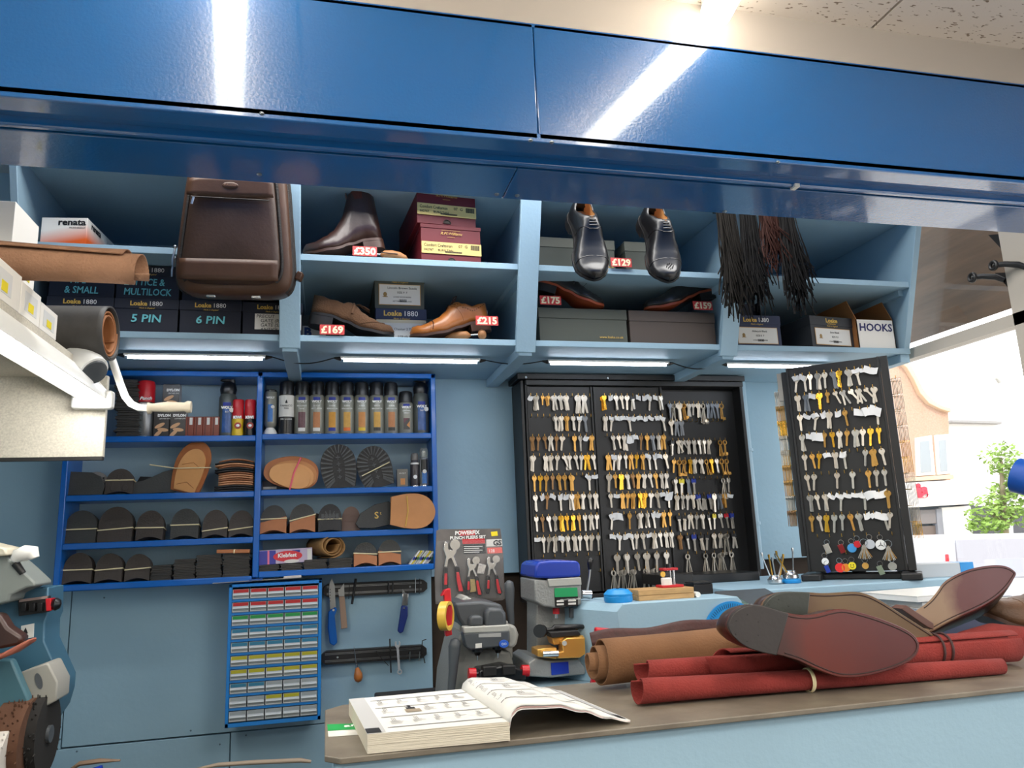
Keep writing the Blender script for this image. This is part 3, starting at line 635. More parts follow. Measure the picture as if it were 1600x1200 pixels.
# ================================================================ bay three
for i, (x0, x1, lb) in enumerate([(833, 962, 'grey green shoebox behind the left hanging black oxford'), (978, 1040, 'grey green shoebox partly behind the right hanging black oxford')]):
    a = at(x0, 400, Y=2.255); b = at(x1, 400, Y=2.255); w = b.x - a.x
    t = lidbox('shoebox', lb, w, .19, .12, GREYG, mat('grey_lid_card', (96, 98, 88), .6), ((a.x + b.x) / 2 + (.002 if not i else 0), 2.262, ZM), R(0), lidh=.034, group='grey boxes behind the hanging shoes')
    if not i: text('www.loake.co.uk', .012, GOLDM, t, (w / 2 - .05, -.001, .022))
for i, (x0, y0, x1, y1, lb, rl) in enumerate([(917, 318, 922, 438, 'black leather oxford shoe hanging toe down over the shelf edge, left one', -2), (1033, 326, 1036, 441, 'black leather oxford shoe with punched toe hanging toe down, right one', 2)]):
    # heel up behind the canopy line, toe down: sole towards the shelf edge
    top = at(x0, y0, Y=2.20); bot = at(x1, y1, Y=2.10); L = .285
    t = thing('oxford_shoe', lb, 'shoe', (0, 0, 0), group=None)
    shoe(t, L=L, up=L_BLK, sole=S_BLK, style='oxford', side=1, W=.108, laces=BLKP)
    if i:
        q = MB()
        for k in range(9):
            a_ = k * math.pi / 4; q.ell((L * .87 + (.010 * math.cos(a_) if k < 8 else 0), cen(.87, 1) + (.010 * math.sin(a_) if k < 8 else 0), itp([(0, .02), (1, .02)], 0) + .0255), (.0016, .0016, .008), 6, 4)
        part('punched_medallion', q, mat('punch_black', (8, 8, 8), .9), t)
    X = Vector((0.015, -.40, -.915)).normalized(); Zl = Vector((-.03, -.93, .40)); Zl = (Zl - X * Zl.dot(X)).normalized(); Yl = Zl.cross(X)
    rot = Matrix((X, Yl, Zl)).transposed().to_4x4()
    toe = Vector((bot.x, 2.07, bot.z - .022))
    t.matrix_world = Matrix.Translation(toe - X * L - Zl * .0) @ rot
price(970, 400, '£129', 'red price tag reading £129 between the hanging black shoes', 2.195, z=ZM)
a = at(843, 530, Y=2.295); b = at(982, 530, Y=2.295); w = b.x - a.x
t = lidbox('shoebox', 'long grey green shoebox under the black loafer priced £175', w, .2, .118, GREYG, GREYG, ((a.x + b.x) / 2, 2.295, ZB), R(0), lidh=.035)
text('www.loake.co.uk', .012, GOLDM, t, (w / 2 - .06, -.001, .018))
a = at(985, 530, Y=2.295); b = at(1120, 530, Y=2.295); w = b.x - a.x
t = lidbox('shoebox', 'long grey brown shoebox under the black shoe priced £159', w, .2, .118, GREYB, GREYB, ((a.x + b.x) / 2, 2.295, ZB), R(0), lidh=.037)
zt_ = ZB + .1185
xh = at(835, 470, Y=2.325).x; xt = at(942, 470, Y=2.325).x
shoe_at('black penny loafer resting on the long grey green shoebox', xt - .005, 2.325, zt_, xh, 'loafer', L_BLK, S_RED, R(15), face=1, name='black_loafer', W=.092, heel_h=.028, H=.95)
price(860, 465, '£175', 'red price tag reading £175 below the black loafer', 2.285, z=zt_ + .004)
xt = at(1010, 480, Y=2.33).x; xh = at(1119, 480, Y=2.33).x
shoe_at('black plain shoe resting heel up on the long grey brown shoebox', xt, 2.33, zt_, xh, 'slip', L_BLK, S_RED, R(13), face=-1, name='black_slip_on_shoe', W=.092, heel_h=.026, H=1.05)
price(1098, 475, '£159', 'red price tag reading £159 beside the heel of the black slip-on', 2.285, z=zt_ + .004)
# ================================================================ bay four
a = at(1147, 535, Y=2.30); b = at(1223, 535, Y=2.30); w = b.x - a.x
t = lidbox('shoebox', 'navy shoebox with crest label at the left of the fourth bay', w, .3, .116, NAVY, NAVY, ((a.x + b.x) / 2, 2.30, ZB), lidh=.034)
brand(t, .092, .022); text_label(t, [('Aldwych Black', .010), ('SIZE 8  F', .009), ('LOAKE SHOEMAKERS', .006)], 0, .014, w * .8, .056, 0, border=mat('label_gold', (190, 150, 90), .5))
a = at(1151, 483, Y=2.31); b = at(1194, 483, Y=2.31); w = b.x - a.x
t = thing('open_box', 'small open black tray box on top of the navy shoebox', 'box', ((a.x + b.x) / 2, 2.33, ZB + .1165))
part('tray', MB().box(-w / 2, w / 2, .03, .034, 0, .06).box(-w / 2, -w / 2 + .003, 0, .034, 0, .06).box(w / 2 - .003, w / 2, 0, .034, 0, .06).box(-w / 2, w / 2, 0, .034, 0, .003), NAVYB, t)
a = at(1268, 538, Y=2.295); b = at(1342, 540, Y=2.295); w = b.x - a.x
t = lidbox('shoebox', 'charcoal shoebox with crest label turned at an angle beside the white carton', w, .30, .118, CHAR, CHAR, ((a.x + b.x) / 2 - .004, 2.296, ZB), R(7), lidh=.034)
brand(t, .096, .022, False); text_label(t, [('Lion Black', .010), ('SIZE 9.5', .009), ('LOAKE SHOEMAKERS', .006)], 0, .014, w * .8, .058, 0, border=mat('label_gold', (190, 150, 90), .5))
a = at(1342, 540, Y=2.285); b = at(1401, 540, Y=2.285); w = b.x - a.x - .004
BRC = mat('brown_cardboard', (160, 104, 56), .8, bump=.2)
t = thing('hooks_carton', 'open white cardboard carton marked HOOKS at the right end', 'carton', ((a.x + b.x) / 2, 2.285, ZB), R(0))
part('front_face', MB().box(-w / 2, w / 2, 0, .003, 0, .108), CARD, t); part('floor_panel', MB().box(-w / 2, w / 2, 0, .3, 0, .003), BRC, t)
part('side_face', MB().prism([(0, 0), (.3, 0), (.3, .19), (.04, .19), (0, .108)], -w / 2, -w / 2 + .003, 'x').prism([(0, 0), (.3, 0), (.3, .19), (.04, .19), (0, .108)], w / 2 - .003, w / 2, 'x'), BRC, t); part('back_face', MB().box(-w / 2, w / 2, .297, .3, 0, .19), BRC, t)
text('HOOKS', .040, mat('blue_marker', (24, 28, 90), .6), t, (0, -.001, .066), bold=.02, shear=.05, name='handwriting')
t = thing('striped_parcel', 'white printed parcel with blue tape standing behind the charcoal shoebox', 'parcel', (at(1310, 500, Y=2.5).x, 2.5, ZB), R(10))
q = MB(); q.prism([(-.085, 0), (.075, 0), (.075, .19), (-.085, .13)], 0, .04, 'y'); part('wrapper', q, mat('printed_wrap', (196, 202, 206), .5, var=.4, vscale=60, var2=(96, 112, 132)), t, bev=.004)
for x in (-.05, .02): part('blue_tape', MB().box(x - .006, x + .006, -.001, 0, .05, .145 + (x + .05) * .35), mat('blue_tape', (30, 110, 180), .4), t)
# bundles of laces hanging from the canopy side of bay four
LC = {'black': mat('black_lace', (13, 11, 10), .7, spec=.15), 'brown': mat('brown_lace', (48, 22, 14), .7, spec=.15), 'grey': mat('olive_lace', (26, 22, 17), .7, spec=.15)}
BN = [(1143, 'grey', 1150, 478, 26), (1178, 'black', 1178, 472, 40), (1210, 'brown', 1206, 415, 34), (1236, 'black', 1243, 468, 44)]
for i, (px, col, px2, pyb, sp) in enumerate(BN):
    tp = at(px, 325, Y=2.06); bt = at(px2, pyb, Y=2.12)
    rnd = random.Random(i + 3); q = MB(); Zt = 2.40
    for k in range(170 if i != 2 else 120):
        x0 = tp.x + rnd.uniform(-.025, .025); y0 = 2.10 + rnd.uniform(-.012, .012); fl = rnd.uniform(-1, 1)
        zend = bt.z + rnd.uniform(-.02, .10) - (.045 if rnd.random() < .2 else 0)
        pts = []; c1 = rnd.uniform(-.02, .02); ph = rnd.uniform(0, 6)
        for s in range(8):
            f = s / 7; pts.append((x0 + (bt.x - tp.x) * f + fl * (.006 + .034 * f * f) + .011 * math.sin(ph + f * 6) * f + c1 * f ** 3, y0 + .012 * math.sin(ph + f * 4) * f + .0 * f, Zt + (zend - Zt) * f))
        q.loft(pts, .0021, 4)
    q2 = part('lace_bundle', q, LC[col], None, smooth=60)
    tag(q2, ['olive black bootlaces hanging in a loose bundle at the left of the laces', 'thick black bundle of bootlaces hanging beside the olive ones', 'short brown bundle of bootlaces between two black bundles', 'black bundle of bootlaces hanging at the right of the laces'][i], 'shoelaces', kind='stuff')
    t = thing('lace_tie', ['black tie holding the olive bootlaces', 'black tie holding the thick black bootlaces', 'black tie holding the brown bootlaces', 'black tie holding the right black bootlaces'][i] + ' up behind the canopy', 'tie', (tp.x, 2.10, 2.395)) if False else None
tag(part('lace_rail', MB().cyl((at(1125, 330, Y=2.1).x, 2.10, 2.402), (at(1262, 330, Y=2.1).x, 2.10, 2.402), .006, n=10).box(at(1128, 330, Y=2.1).x, at(1134, 330, Y=2.1).x, 2.10, 2.16, 2.398, 2.408), BLACK), 'thin black rail from which the bootlaces hang', 'rail')
# ================================================================ sprays and cartons on the blue shelves
Z1, Z1R = RZ[3], RZR[3]
CANG = mat('grey_tin', (136, 136, 126), .3, .25); CANB = mat('grey_tin_band', (104, 102, 96), .35, .2)
SUE = [mat('swatch_%s' % n, c, .8, bump=.4, bscale=200, var=.15, vscale=60) for n, c in (('rose', (186, 128, 88)), ('amber', (204, 148, 66)), ('gold', (206, 160, 84)), ('tan', (202, 140, 84)))]
WBL = mat('royal_print', (24, 44, 140), .5)
def curved_label(parent, name, r, z0, z1, a, m_, n=8, off=.0006):
    q = MB(); q.grid(lambda i, j: ((r + off) * math.sin((i - .5) * 2 * a), -(r + off) * math.cos((i - .5) * 2 * a), z0 + (z1 - z0) * j), n, 1)
    return part(name, q, m_, parent, smooth=60)
def spray(label, x, z, Y=2.695, r=.0262, h=.185, cap=BLKP, body=None, swatch=None, foot=None, maker='WOLY', cat='spray can', caph=.05, wide_cap=False, group=None, title='SUEDE RENOVATOR'):
    t = thing('spray_can', label, cat, (x, Y, z), group=group)
    part('can', MB().lathe([(r * .9, 0), (r, .004), (r, h - caph - .008), (r * .88, h - caph), (r * .8, h - caph + .003)], 28), body or CANG, t)
    rc = r * (.93 if not wide_cap else 1.0)
    part('cap', MB().lathe([(rc, h - caph + .001), (rc * .985, h - .012), (rc * .9, h - .003), (rc * .7, h)], 28), cap, t)
    part('rim', MB().lathe([(r * 1.0, 0), (r * 1.02, .003), (r * .98, .005)], 28), CHROME, t)
    hb = h - caph
    if maker:
        curved_label(t, 'maker_band', r, hb * .86, hb * .94, .45, WBL); text(maker, .011, INKW, t, (0, -r - .0016, hb * .80), bold=.05)
        text(title.split()[0], .007, INKW, t, (0, -r - .0016, hb * .70)); text(title.split()[-1], .006, INKW, t, (0, -r - .0016, hb * .63))
    if swatch:
        curved_label(t, 'colour_swatch', r, hb * .17, hb * .56, .45, swatch); curved_label(t, 'foot_label', r, hb * .08, hb * .165, .45, foot or PAPER)
    return t
def sx_(px, Y=2.695): return at(px, 640, Y=Y).x
t = spray('can with red cap marked Punch beside the stacked black pads', sx_(227), Z1, r=.028, h=.19, cap=RED, body=mat('silver_tin', (120, 122, 124), .3, .7), maker=None, caph=.075, wide_cap=True)
text('Punch', .015, INKW, t, (.006, -.0292, .122), shear=.3, bold=.03); curved_label(t, 'white_band', .028, .092, .112, .9, PAPER); text('& Patent', .010, INK, t, (0, -.0296, .102)); text('Cleaner', .010, INK, t, (0, -.0296, .093), bold=.04)
def dylon(x, z, lb, tint, rz=0, h=.092):
    t = thing('dye_carton', lb, 'carton', (x, 2.68, z), rz); w = .052
    part('carton', MB().box(-w / 2, w / 2, 0, .038, 0, h), mat('black_gloss_card', (38, 34, 34), .3), t, bev=.001)
    part('side_panel', MB().box(w / 2, w / 2 + .0006, .002, .036, .002, h - .002), mat('grey_card', (150, 150, 156), .5), t)
    text('DYLON', .0115, INKW, t, (.006, -.0008, h - .024), bold=.06); text('LEATHER DYE', .0055, INKW, t, (.008, -.0008, h - .033))
    q = MB()
    for k, (dx, dz, a) in enumerate([(-.006, .038, .5), (.004, .024, -.1), (-.010, .012, .8)]):
        q.prism([(dx + .017 * math.cos(s) * math.cos(a) - .006 * math.sin(s) * math.sin(a), dz + .017 * math.cos(s) * math.sin(a) + .006 * math.sin(s) * math.cos(a)) for s in [k2 * math.pi / 7 for k2 in range(14)]], -.0008 - k * .0001, 0, 'y')
    part('shoe_print', q, mat('pink_print', tint, .5), t); return t
dylon(at(253, 660, Y=2.68).x, Z1, 'black shoe dye carton with tan print, lower left of the three', (206, 160, 118)); dylon(at(276, 660, Y=2.68).x + .002, Z1, 'black shoe dye carton with pink print, lower right of the three', (214, 160, 150)); dylon(at(265, 620, Y=2.68).x + .004, Z1 + .0925, 'black shoe dye carton standing on top of the two others', (226, 170, 164), h=.085)
RB = mat('red_brown_tin', (128, 52, 30), .35, var=.2)
for k, px in enumerate([296, 309.5, 323, 336]):
    t = thing('polish_box', 'slim red brown polish box with white label, %s from the left of four' % ['first', 'second', 'third', 'fourth'][k], 'box', (at(px, 665, Y=2.68).x, 2.68, Z1), R(-3), group='slim red brown polish boxes')
    part('carton', MB().box(-.0135, .0135, 0, .05, 0, .068), RB, t, bev=.002); part('white_label', MB().box(.0, .009, -.0008, 0, .040, .064), PAPER, t); part('seam', MB().box(-.006, -.004, -.001, .0, .001, .067), mat('dark_red_print', (78, 26, 18), .5), t)
def trigger_can(label, x, z, h, tilt=0):
    t = thing('spray_can', label, 'spray can', (x, 2.70, z)); r = .029
    part('can', MB().lathe([(r * .95, 0), (r, .004), (r, h - .065), (r * .8, h - .05), (r * .5, h - .045)], 28), mat('olive_tin', (88, 92, 88), .3, .3), t)
    part('trigger_head', MB().lathe([(r * .85, h - .052), (r * .95, h - .035), (r * .8, h - .015), (r * .3, h - .006)], 24).box(-.010, .018, -.006, .03, h - .012, h + .001).ell((-.008, 0, h - .002), (.02, .012, .007), 12, 6), BLKP, t, smooth=50)
    part('rim', MB().lathe([(r, 0), (r * 1.02, .003), (r * .98, .005)], 28), CHROME, t)
    curved_label(t, 'maker_band', r, h - .095, h - .083, .45, WBL); text('WOLY', .012, INKW, t, (0, -r - .0012, h - .105), bold=.05); text('3x3', .008, INKW, t, (0, -r - .0012, h - .118))
    curved_label(t, 'drop_label', r, .012, .10, .5, mat('blue_drops', (54, 90, 150), .25, bump=1, bscale=70, var=.3, vscale=50)); part('round_badge', MB().cyl((.016, -r - .001, .088), (.016, -r + .003, .088), .008, n=16), PAPER, t)
    return t
trigger_can('tall grey spray with black trigger head in the left bay', sx_(356, 2.70), Z1, .198)
def kiwi(px, lb, body, name):
    t = thing('polish_bottle', lb, 'bottle', (at(px, 650, Y=2.68).x, 2.68, Z1)); r = .0185
    part('bottle', MB().lathe([(r, 0), (r * 1.03, .01), (r * .92, .03), (r * 1.02, .055), (r * .9, .07)], 24), body, t, smooth=60)
    part('cap', MB().lathe([(r * .98, .055), (r * 1.02, .065), (r * .98, .09), (r * 1.0, .118), (r * .9, .124)], 24), RED, t)
    text('KIWI', .012, INKW, t, (0, -r - .002, .058), bold=.08); part('round_badge', MB().cyl((.002, -r - .0015, .034), (.002, -r + .004, .034), .011, n=18), mat('badge_red', (150, 40, 30), .4), t); part('bird_print', MB().ell((.002, -r - .002, .034), (.006, .001, .005), 10, 5), INKW, t)
kiwi(372, 'polish bottle with red cap and yellow body beside the tall grey spray', mat('yellow_plastic', (222, 186, 40), .35), 'y'); kiwi(391, 'polish bottle with red cap and black body next to the middle board', BLKP, 'b')
# right bay of the top row
t = thing('lotion_bottle', 'grey upside-down bottle standing on a white foot, first in the right bay', 'bottle', (sx_(423), 2.695, Z1R))
part('bottle', MB().lathe([(.012, .026), (.019, .034), (.0205, .045), (.0205, .148), (.0195, .15)], 24), CANG, t); part('foot', MB().lathe([(.023, 0), (.023, .008), (.018, .018), (.011, .027)], 24), WHITE, t); part('base_cap', MB().lathe([(.0185, .148), (.0185, .156), (.016, .158)], 24), BLKP, t)
curved_label(t, 'blue_label', .0205, .045, .105, .4, mat('sea_blue', (46, 110, 180), .4, var=.3, vscale=60)); text('WOLY', .009, INKW, t, (0, -.0222, .125), bold=.05); part('round_badge', MB().cyl((.008, -.0225, .096), (.008, -.019, .096), .006, n=14), PAPER, t)
t = spray('spray can with black cap, white upper label and black lower label', sx_(448), Z1R, maker=None, h=.188)
curved_label(t, 'white_wrap', .0262, .062, .136, 1.3, PAPER, 14); curved_label(t, 'black_wrap', .0262, .004, .062, 1.3, BLKP, 14); text('FAMACO', .0095, INK, t, (0, -.0276, .096)); text('PARIS', .006, INK, t, (0, -.0276, .088)); text('DRY CLEAN', .007, INKW, t, (0, -.0276, .050)); q = MB(); q.prism([(-.004, 0), (.004, 0), (.003, .006), (0, .012), (-.003, .006)], -.0005, .0005, 'y'); part('sail_emblem', q, INK, t, loc=(0, -.0275, .108))
spec = [(472, mat('plum_print', (96, 56, 66), .3, var=.4, vscale=40), PAPER, 'plum leather', 'BRILLIANT SHINE'), (495, SUE[0], PAPER, 'rose brown suede', 'SUEDE RENOVATOR'), (519, SUE[1], WBL, 'amber suede and blue foot', 'SUEDE RENOVATOR'), (542, SUE[2], mat('orange_print', (222, 110, 40), .5), 'gold suede and orange foot', 'SUEDE RENOVATOR'), (565, SUE[3], mat('yellow_print', (216, 180, 40), .5), 'tan suede and yellow foot', 'SUEDE VELOURS'), (588.5, SUE[2], BLKP, 'gold suede and black foot', 'SUEDE RENOVATOR'), (611, SUE[0], BLKP, 'rose suede and black foot', 'SUEDE RENOVATOR')]
for px, sw, ft, nm, ti in spec: spray('grey spray can with black cap and %s swatch' % nm, sx_(px), Z1R, swatch=sw, foot=ft, title=ti, h=.188, group='grey sprays in the right bay')
t = spray('shorter grey spray can with a plum and tan picture near the right end', sx_(634), Z1R, r=.0262, h=.155, caph=.042, swatch=None, title='LEATHER CREAM', group=None)
q = MB(); q.prism([(-.011, .015), (.011, .015), (.011, .055), (-.011, .055)], -.0272, -.0262, 'y'); part('picture', q, mat('grey_print_dark', (70, 68, 66), .5), t); q = MB(); q.prism([(-.011, .035), (.009, .055), (-.011, .055)], -.0278, -.027, 'y'); part('plum_corner', q, MATS['plum_print'], t); q = MB(); q.prism([(.0, .030), (.011, .020), (.011, .045)], -.0278, -.027, 'y'); part('tan_corner', q, SUE[3], t)
trigger_can('tall grey spray with black trigger head at the right end of the row', sx_(657.5, 2.70), Z1R, .199)
# ================================================================ flat pads, heels and soles
def dshape(w, h, n=14, concave=.0, flat=.5):
    """heel outline in x,z: round top, straight sides, concave foot"""
    p = [];
    for k in range(n + 1): a = math.pi * k / n; p.append((w / 2 * math.cos(a), h - h * flat + h * flat * math.sin(a)))
    for k in range(7): f = k / 6; p.append((-w / 2 + w * f, concave * math.sin(math.pi * f)))
    out = []
    for q in p:
        if not out or (abs(q[0] - out[-1][0]) + abs(q[1] - out[-1][1])) > 1e-6: out.append(q)
    if abs(out[0][0] - out[-1][0]) + abs(out[0][1] - out[-1][1]) < 1e-6: out.pop()
    return out
PADM = MB().prism(dshape(.064, .07, flat=.46), 0, .0026, 'z').prism([(x * .95, .0015 + z * .95) for x, z in dshape(.064, .07, flat=.46)], .0026, .0046, 'z').mesh('heel_pad', mat('pad_rubber', (56, 53, 50), .5, bump=.3), 30)
def pad_stack(px0, px1, z, n, label, grp='flat heel pads in stacks', sc=1, jit=.003, Y=2.665, th=.0052):
    a = at(px0, 800, Y=Y).x; b = at(px1, 800, Y=Y).x; w = (b - a)
    for k in range(n):
        o = put('heel_pad', PADM, None, ((a + b) / 2 + random.uniform(-jit, jit), Y + random.uniform(0, jit), z + k * th), (0, 0, R(random.uniform(-5, 5))))
        o.scale = (w / .064, 1.1, th / .0052 * .98)
        tag(o, label, 'heel pad', grp)
for k, (a, b, n) in enumerate([(241, 273, 9), (275, 308, 12), (310, 349, 14), (351, 393, 14)]): pad_stack(a, b, RZ[0], n, 'thin black heel pad in the %s flat stack at lower left' % ['low first', 'second', 'tall third', 'fourth'][k])
for k, (a, b, n) in enumerate([(405, 437, 4), (440, 473, 4), (475, 511, 6), (514, 550, 6)]): pad_stack(a, b, RZR[0], n, 'thin black heel pad in the %s flat pile under the glue box and roll' % ['first', 'second', 'third', 'fourth'][k], Y=2.66)
pad_stack(171, 211, Z1, 16, 'black ridged pad in the lower part of the tall stack by the lamp', 'black pads in the tall stack', th=.0058, jit=.005); pad_stack(168, 205, Z1 + 16 * .0058, 17, 'black ridged pad in the upper part of the tall stack by the lamp', 'black pads in the tall stack', th=.0058, jit=.007)
DKR = mat('dark_brown_rubber', (66, 58, 52), .6, bump=.5, bscale=160, var=.12, vscale=20); DKG = mat('dark_grey_rubber', (60, 60, 57), .6, bump=.5, bscale=160, var=.12, vscale=20); TANR = mat('tan_rubber', (178, 112, 68), .55, var=.12, vscale=20)
def heel_bundle(label, px0, px1, ytop, z, mt, n=6, groove=None, two=None, lean=9, bandtilt=0, Y=2.672, conc=.006, th=.0075, bandz=.45, group='banded heel bundles', bands=True, ax=None):
    a = at(px0, 800, Y=Y).x; b = at(px1, 800, Y=Y).x; w = (b - a) * .985; ztop = at((px0 + px1) / 2, ytop, Y=Y + .01).z; h = ztop - z
    t = thing('heel_bundle', label, 'heel bundle', ((a + b) / 2, Y, z + .0005), (R(-lean), 0, 0), group)
    o = MB().prism(dshape(w, h, concave=conc), 0, th - .0006, 'y').mesh('heel_block', mt, 40)
    for k in range(n): put('heel_block', o, t, (random.uniform(-.0006, .0006), k * th, 0))
    if two: 
        s = two; q = MB(); poly = [(x, zz) for x, zz in dshape(w * 1.001, h * 1.001, 20, concave=conc) if zz > h * (.50 + s * x / w)]
        poly.append((-w / 2, h * (.50 - s / 2))); poly.append((w / 2, h * (.50 + s / 2)))
        q.prism([p for p in poly], -.0008, th * .5, 'y'); part('rubber_tip', q, DKG, t)
    if groove:
        q = MB(); hw = w * .4
        if groove == 'chevron': pts = [[(-hw, .5), (0, .68), (hw, .5)], [(-hw * .9, .74), (0, .56), (hw * .9, .74)]]
        elif groove == 'bars': pts = [[(-hw, .40), (hw * .9, .36)], [(-hw * .9, .66), (-hw * .1, .66), (-hw * .1, .60), (hw * .8, .60)]]
        else: pts = [[(-hw, .52), (-hw * .5, .66), (hw * .5, .66), (hw, .52)], [(.18 * w * math.cos(s_), .56 + .06 * math.sin(s_)) for s_ in [math.pi * k2 / 6 for k2 in range(13)]]]
        for ln in pts: q.loft([(x, -.0002, h * f) for x, f in ln], .0008, 5)
        part('moulded_line', q, mt, t)
    if bands:
        hw = w / 2 + .0012; zc = h * bandz; d = bandtilt * w; D = n * th
        q = MB(); q.loft([(-hw, D + .001, zc - d / 2), (-hw, -.0014, zc - d / 2), (hw, -.0014, zc + d / 2), (hw, D + .001, zc + d / 2), (-hw, D + .001, zc - d / 2)], .0021, 6); part('rubber_band', q, BAND, t)
    return t
Z2, Z3, Z4 = RZ[2], RZ[1], RZ[0]; Z2R, Z3R, Z4R = RZR[2], RZR[1], RZR[0]
for i, (a, b, yt, mt, gr, bt, bz) in enumerate([(101, 152, 797, DKG, 'bars', .01, .42), (154, 208, 791, DKR, 'oval', .06, .36), (213, 256, 797, DKR, 'chevron', -.02, .42), (267, 311, 794, DKG, 'chevron', 0, .46), (317, 356, 796, DKR, 'chevron', .12, .30), (358, 396, 797, DKR, 'chevron', .12, .32)]):
    heel_bundle('dark rubber heel bundle with a pale band, %s in the third row' % ['first', 'second, largest,', 'third', 'fourth', 'fifth', 'sixth'][i], a, b, yt, Z3, mt, groove=gr, bandtilt=bt, bandz=bz, conc=.0 if i < 2 else .012)
for i, (a, b, yt, bt) in enumerate([(104, 149, 863, -.01), (154, 196, 864, .05), (200, 239, 865, .06)]):
    heel_bundle('dark rubber heel bundle with a pale band, %s in the bottom row' % ['first', 'second', 'third'][i], a, b, yt, Z4, DKR, groove='bars', bandtilt=bt, bandz=.45, conc=.010)
for i, (a, b, yt, zz, s, bt) in enumerate([(407, 448, 789, Z3R, .2, .02), (453, 493, 787, Z3R, .25, .25), (553, 589, 847, Z4R, -.18, -.08), (591, 626, 843, Z4R, -.18, .0)]):
    heel_bundle('tan heel bundle with black tips and a band, %s' % ['beside the middle board', 'second from middle board', 'left in bottom row', 'right in bottom row'][i], a, b, yt, zz, TANR, two=s, bandtilt=bt, bandz=.52, conc=.012, group=None)
t = heel_bundle('grey brown plain heel pair leaning behind the black sole', 534, 563, 791, Z3R, mat('taupe_rubber', (112, 88, 76), .6, var=.1), n=2, groove='bars', group=None, bands=False, conc=.0, Y=2.70)
heel_bundle('heel block pair with round studs and a pale band, second row left', 161, 205, 732, Z2, DKR, n=4, bandz=.55, conc=.010, group=None)
t = COL.objects['heel_bundle.%03d' % 14] if 'heel_bundle.014' in COL.objects else None
q = MB()
for (x, z) in [(0, .062), (-.020, .022), (.020, .022)]: q.lathe([(.007, 0), (.007, .002), (.0045, .003)], 16, c=(0, 0, 0)) if False else q.cyl((x, -.0025, z), (x, .0, z), .0085, n=18).cyl((x, -.004, z), (x, -.002, z), .005, n=14)
hb = [o for o in COL.objects if o.name.startswith('heel_bundle') and 'studs' in o.get('label', '')][0]
part('stud', MB().cyl((0, -.003, .056), (0, 0, .056), .009, n=18), DKR, hb, bev=.001); part('stud', MB().cyl((-.018, -.003, .020), (-.018, 0, .020), .009, n=18), DKR, hb, bev=.001); part('stud', MB().cyl((.018, -.003, .020), (.018, 0, .020), .009, n=18), DKR, hb, bev=.001)
# sole blanks: outline helper, lying in the x,z plane
def sole_poly(L, W, waist=.68, cut=0, n=30, side=1):
    """egg outline along x; cut > 0 gives a half sole with a straight rear edge"""
    up = []; dn = []
    for k in range(n + 1):
        a_ = math.pi * k / n; u = (1 - math.cos(a_)) / 2
        if cut: f = .80 + .20 * math.sin(min(1, u / .5) * math.pi / 2) if u < .5 else math.sqrt(max(0, 1 - ((u - .5) / .5) ** 2.3))
        else: f = math.sin(a_) ** .8 * (.84 + .16 * u)
        c = side * W * .03 * math.sin(math.pi * u); w = W / 2 * f; up.append((u * L, c + w)); dn.append((u * L, c - w))
    return up + dn[::-1][1:-1] if cut == 0 else up + dn[::-1][1:]
def sole(name, label, poly, th, mt, c, ang, Y, lean=8, n=1, group=None, cat='sole', ym=.0):
    """flat soles facing the room; ang turns the long axis in the x,z plane"""
    t = thing(name, label, cat, (c[0], Y, c[1]), (R(-lean), -R(ang), 0), group)
    me = MB().prism(poly, 0, th * .9, 'y').mesh('sole_layer', mt, 40)
    for k in range(n): put('sole_layer', me, t, (k * ym, k * th, 0), (0, R(-1.5 * k), 0), bev=.0008)
    return t
SOLT = mat('tan_leather_sole', (190, 128, 72), .5, var=.12, vscale=14); SOLB = mat('brown_leather_sole', (168, 100, 52), .45, var=.15, vscale=14); SOLP = mat('pale_leather_sole', (212, 152, 92), .5, var=.08, vscale=18)
def crown(q, L, x, w, y=-.0006): q.loft([(x, y, -w), (x + .012, y, -w * .4), (x + .004, y, 0), (x + .012, y, w * .4), (x, y, w)], .0005, 4)
# left second row
t = thing('rubber_sheet', 'dark grey rubber sheet with a curved corner at the far left of the second row', 'sheet', (at(105, 770, Y=2.67).x, 2.67, Z2), (R(-8), 0, 0))
part('sheet', MB().prism([(0, 0), (.10, 0), (.105, .03), (.09, .06), (.065, .074), (.0, .078)], 0, .012, 'y'), DKG, t, bev=.001)
t = thing('punched_heel_piece', 'grey heel piece with rows of holes behind the rubber sheet', 'heel piece', (at(140, 770, Y=2.69).x, 2.692, Z2), (R(-8), R(18), 0)); part('piece', MB().prism(dshape(.075, .08), 0, .006, 'y'), mat('grey_rubber', (130, 126, 122), .6), t); q = MB()
for i in range(4):
    for j in range(3): q.cyl((-.02 + i * .012, -.0006, .045 + j * .010), (-.02 + i * .012, .0, .045 + j * .010), .0028, n=8)
part('punched_holes', q, BLKP, t)
c = at(205, 768, Y=2.70); q = sole('rubber_sole', 'long black rubber sole lying sideways behind the tan soles', [(0, 0), (.13, .004), (.18, .02), (.175, .075), (.15, .083), (.09, .07), (.04, .045), (0, .036)], .006, DKG, (c.x, Z2 + .001), 0, 2.685, n=3, ym=.002, lean=8)
q = sole('rubber_sole', 'black rubber sole rising behind the banded heel block', [(0, 0), (.10, .0), (.14, .06), (.10, .055), (.03, .06)], .006, BLKP, (c.x - .01, Z2 + .001), 0, 2.715, n=2, lean=4)
c = at(277, 771, Y=2.665)
t = sole('leather_sole', 'upright tan leather soles nested in front of brown ones, tied by a band', sole_poly(.172, .112, cut=.22), .005, SOLB, (c.x + .018, Z2 + .002), 74, 2.675, n=3, ym=.0, lean=10)
t2 = part('front_sole', MB().prism(sole_poly(.142, .084, cut=.24), -.006, 0, 'y'), SOLP, t, (.004, 0, .0), bev=.001)
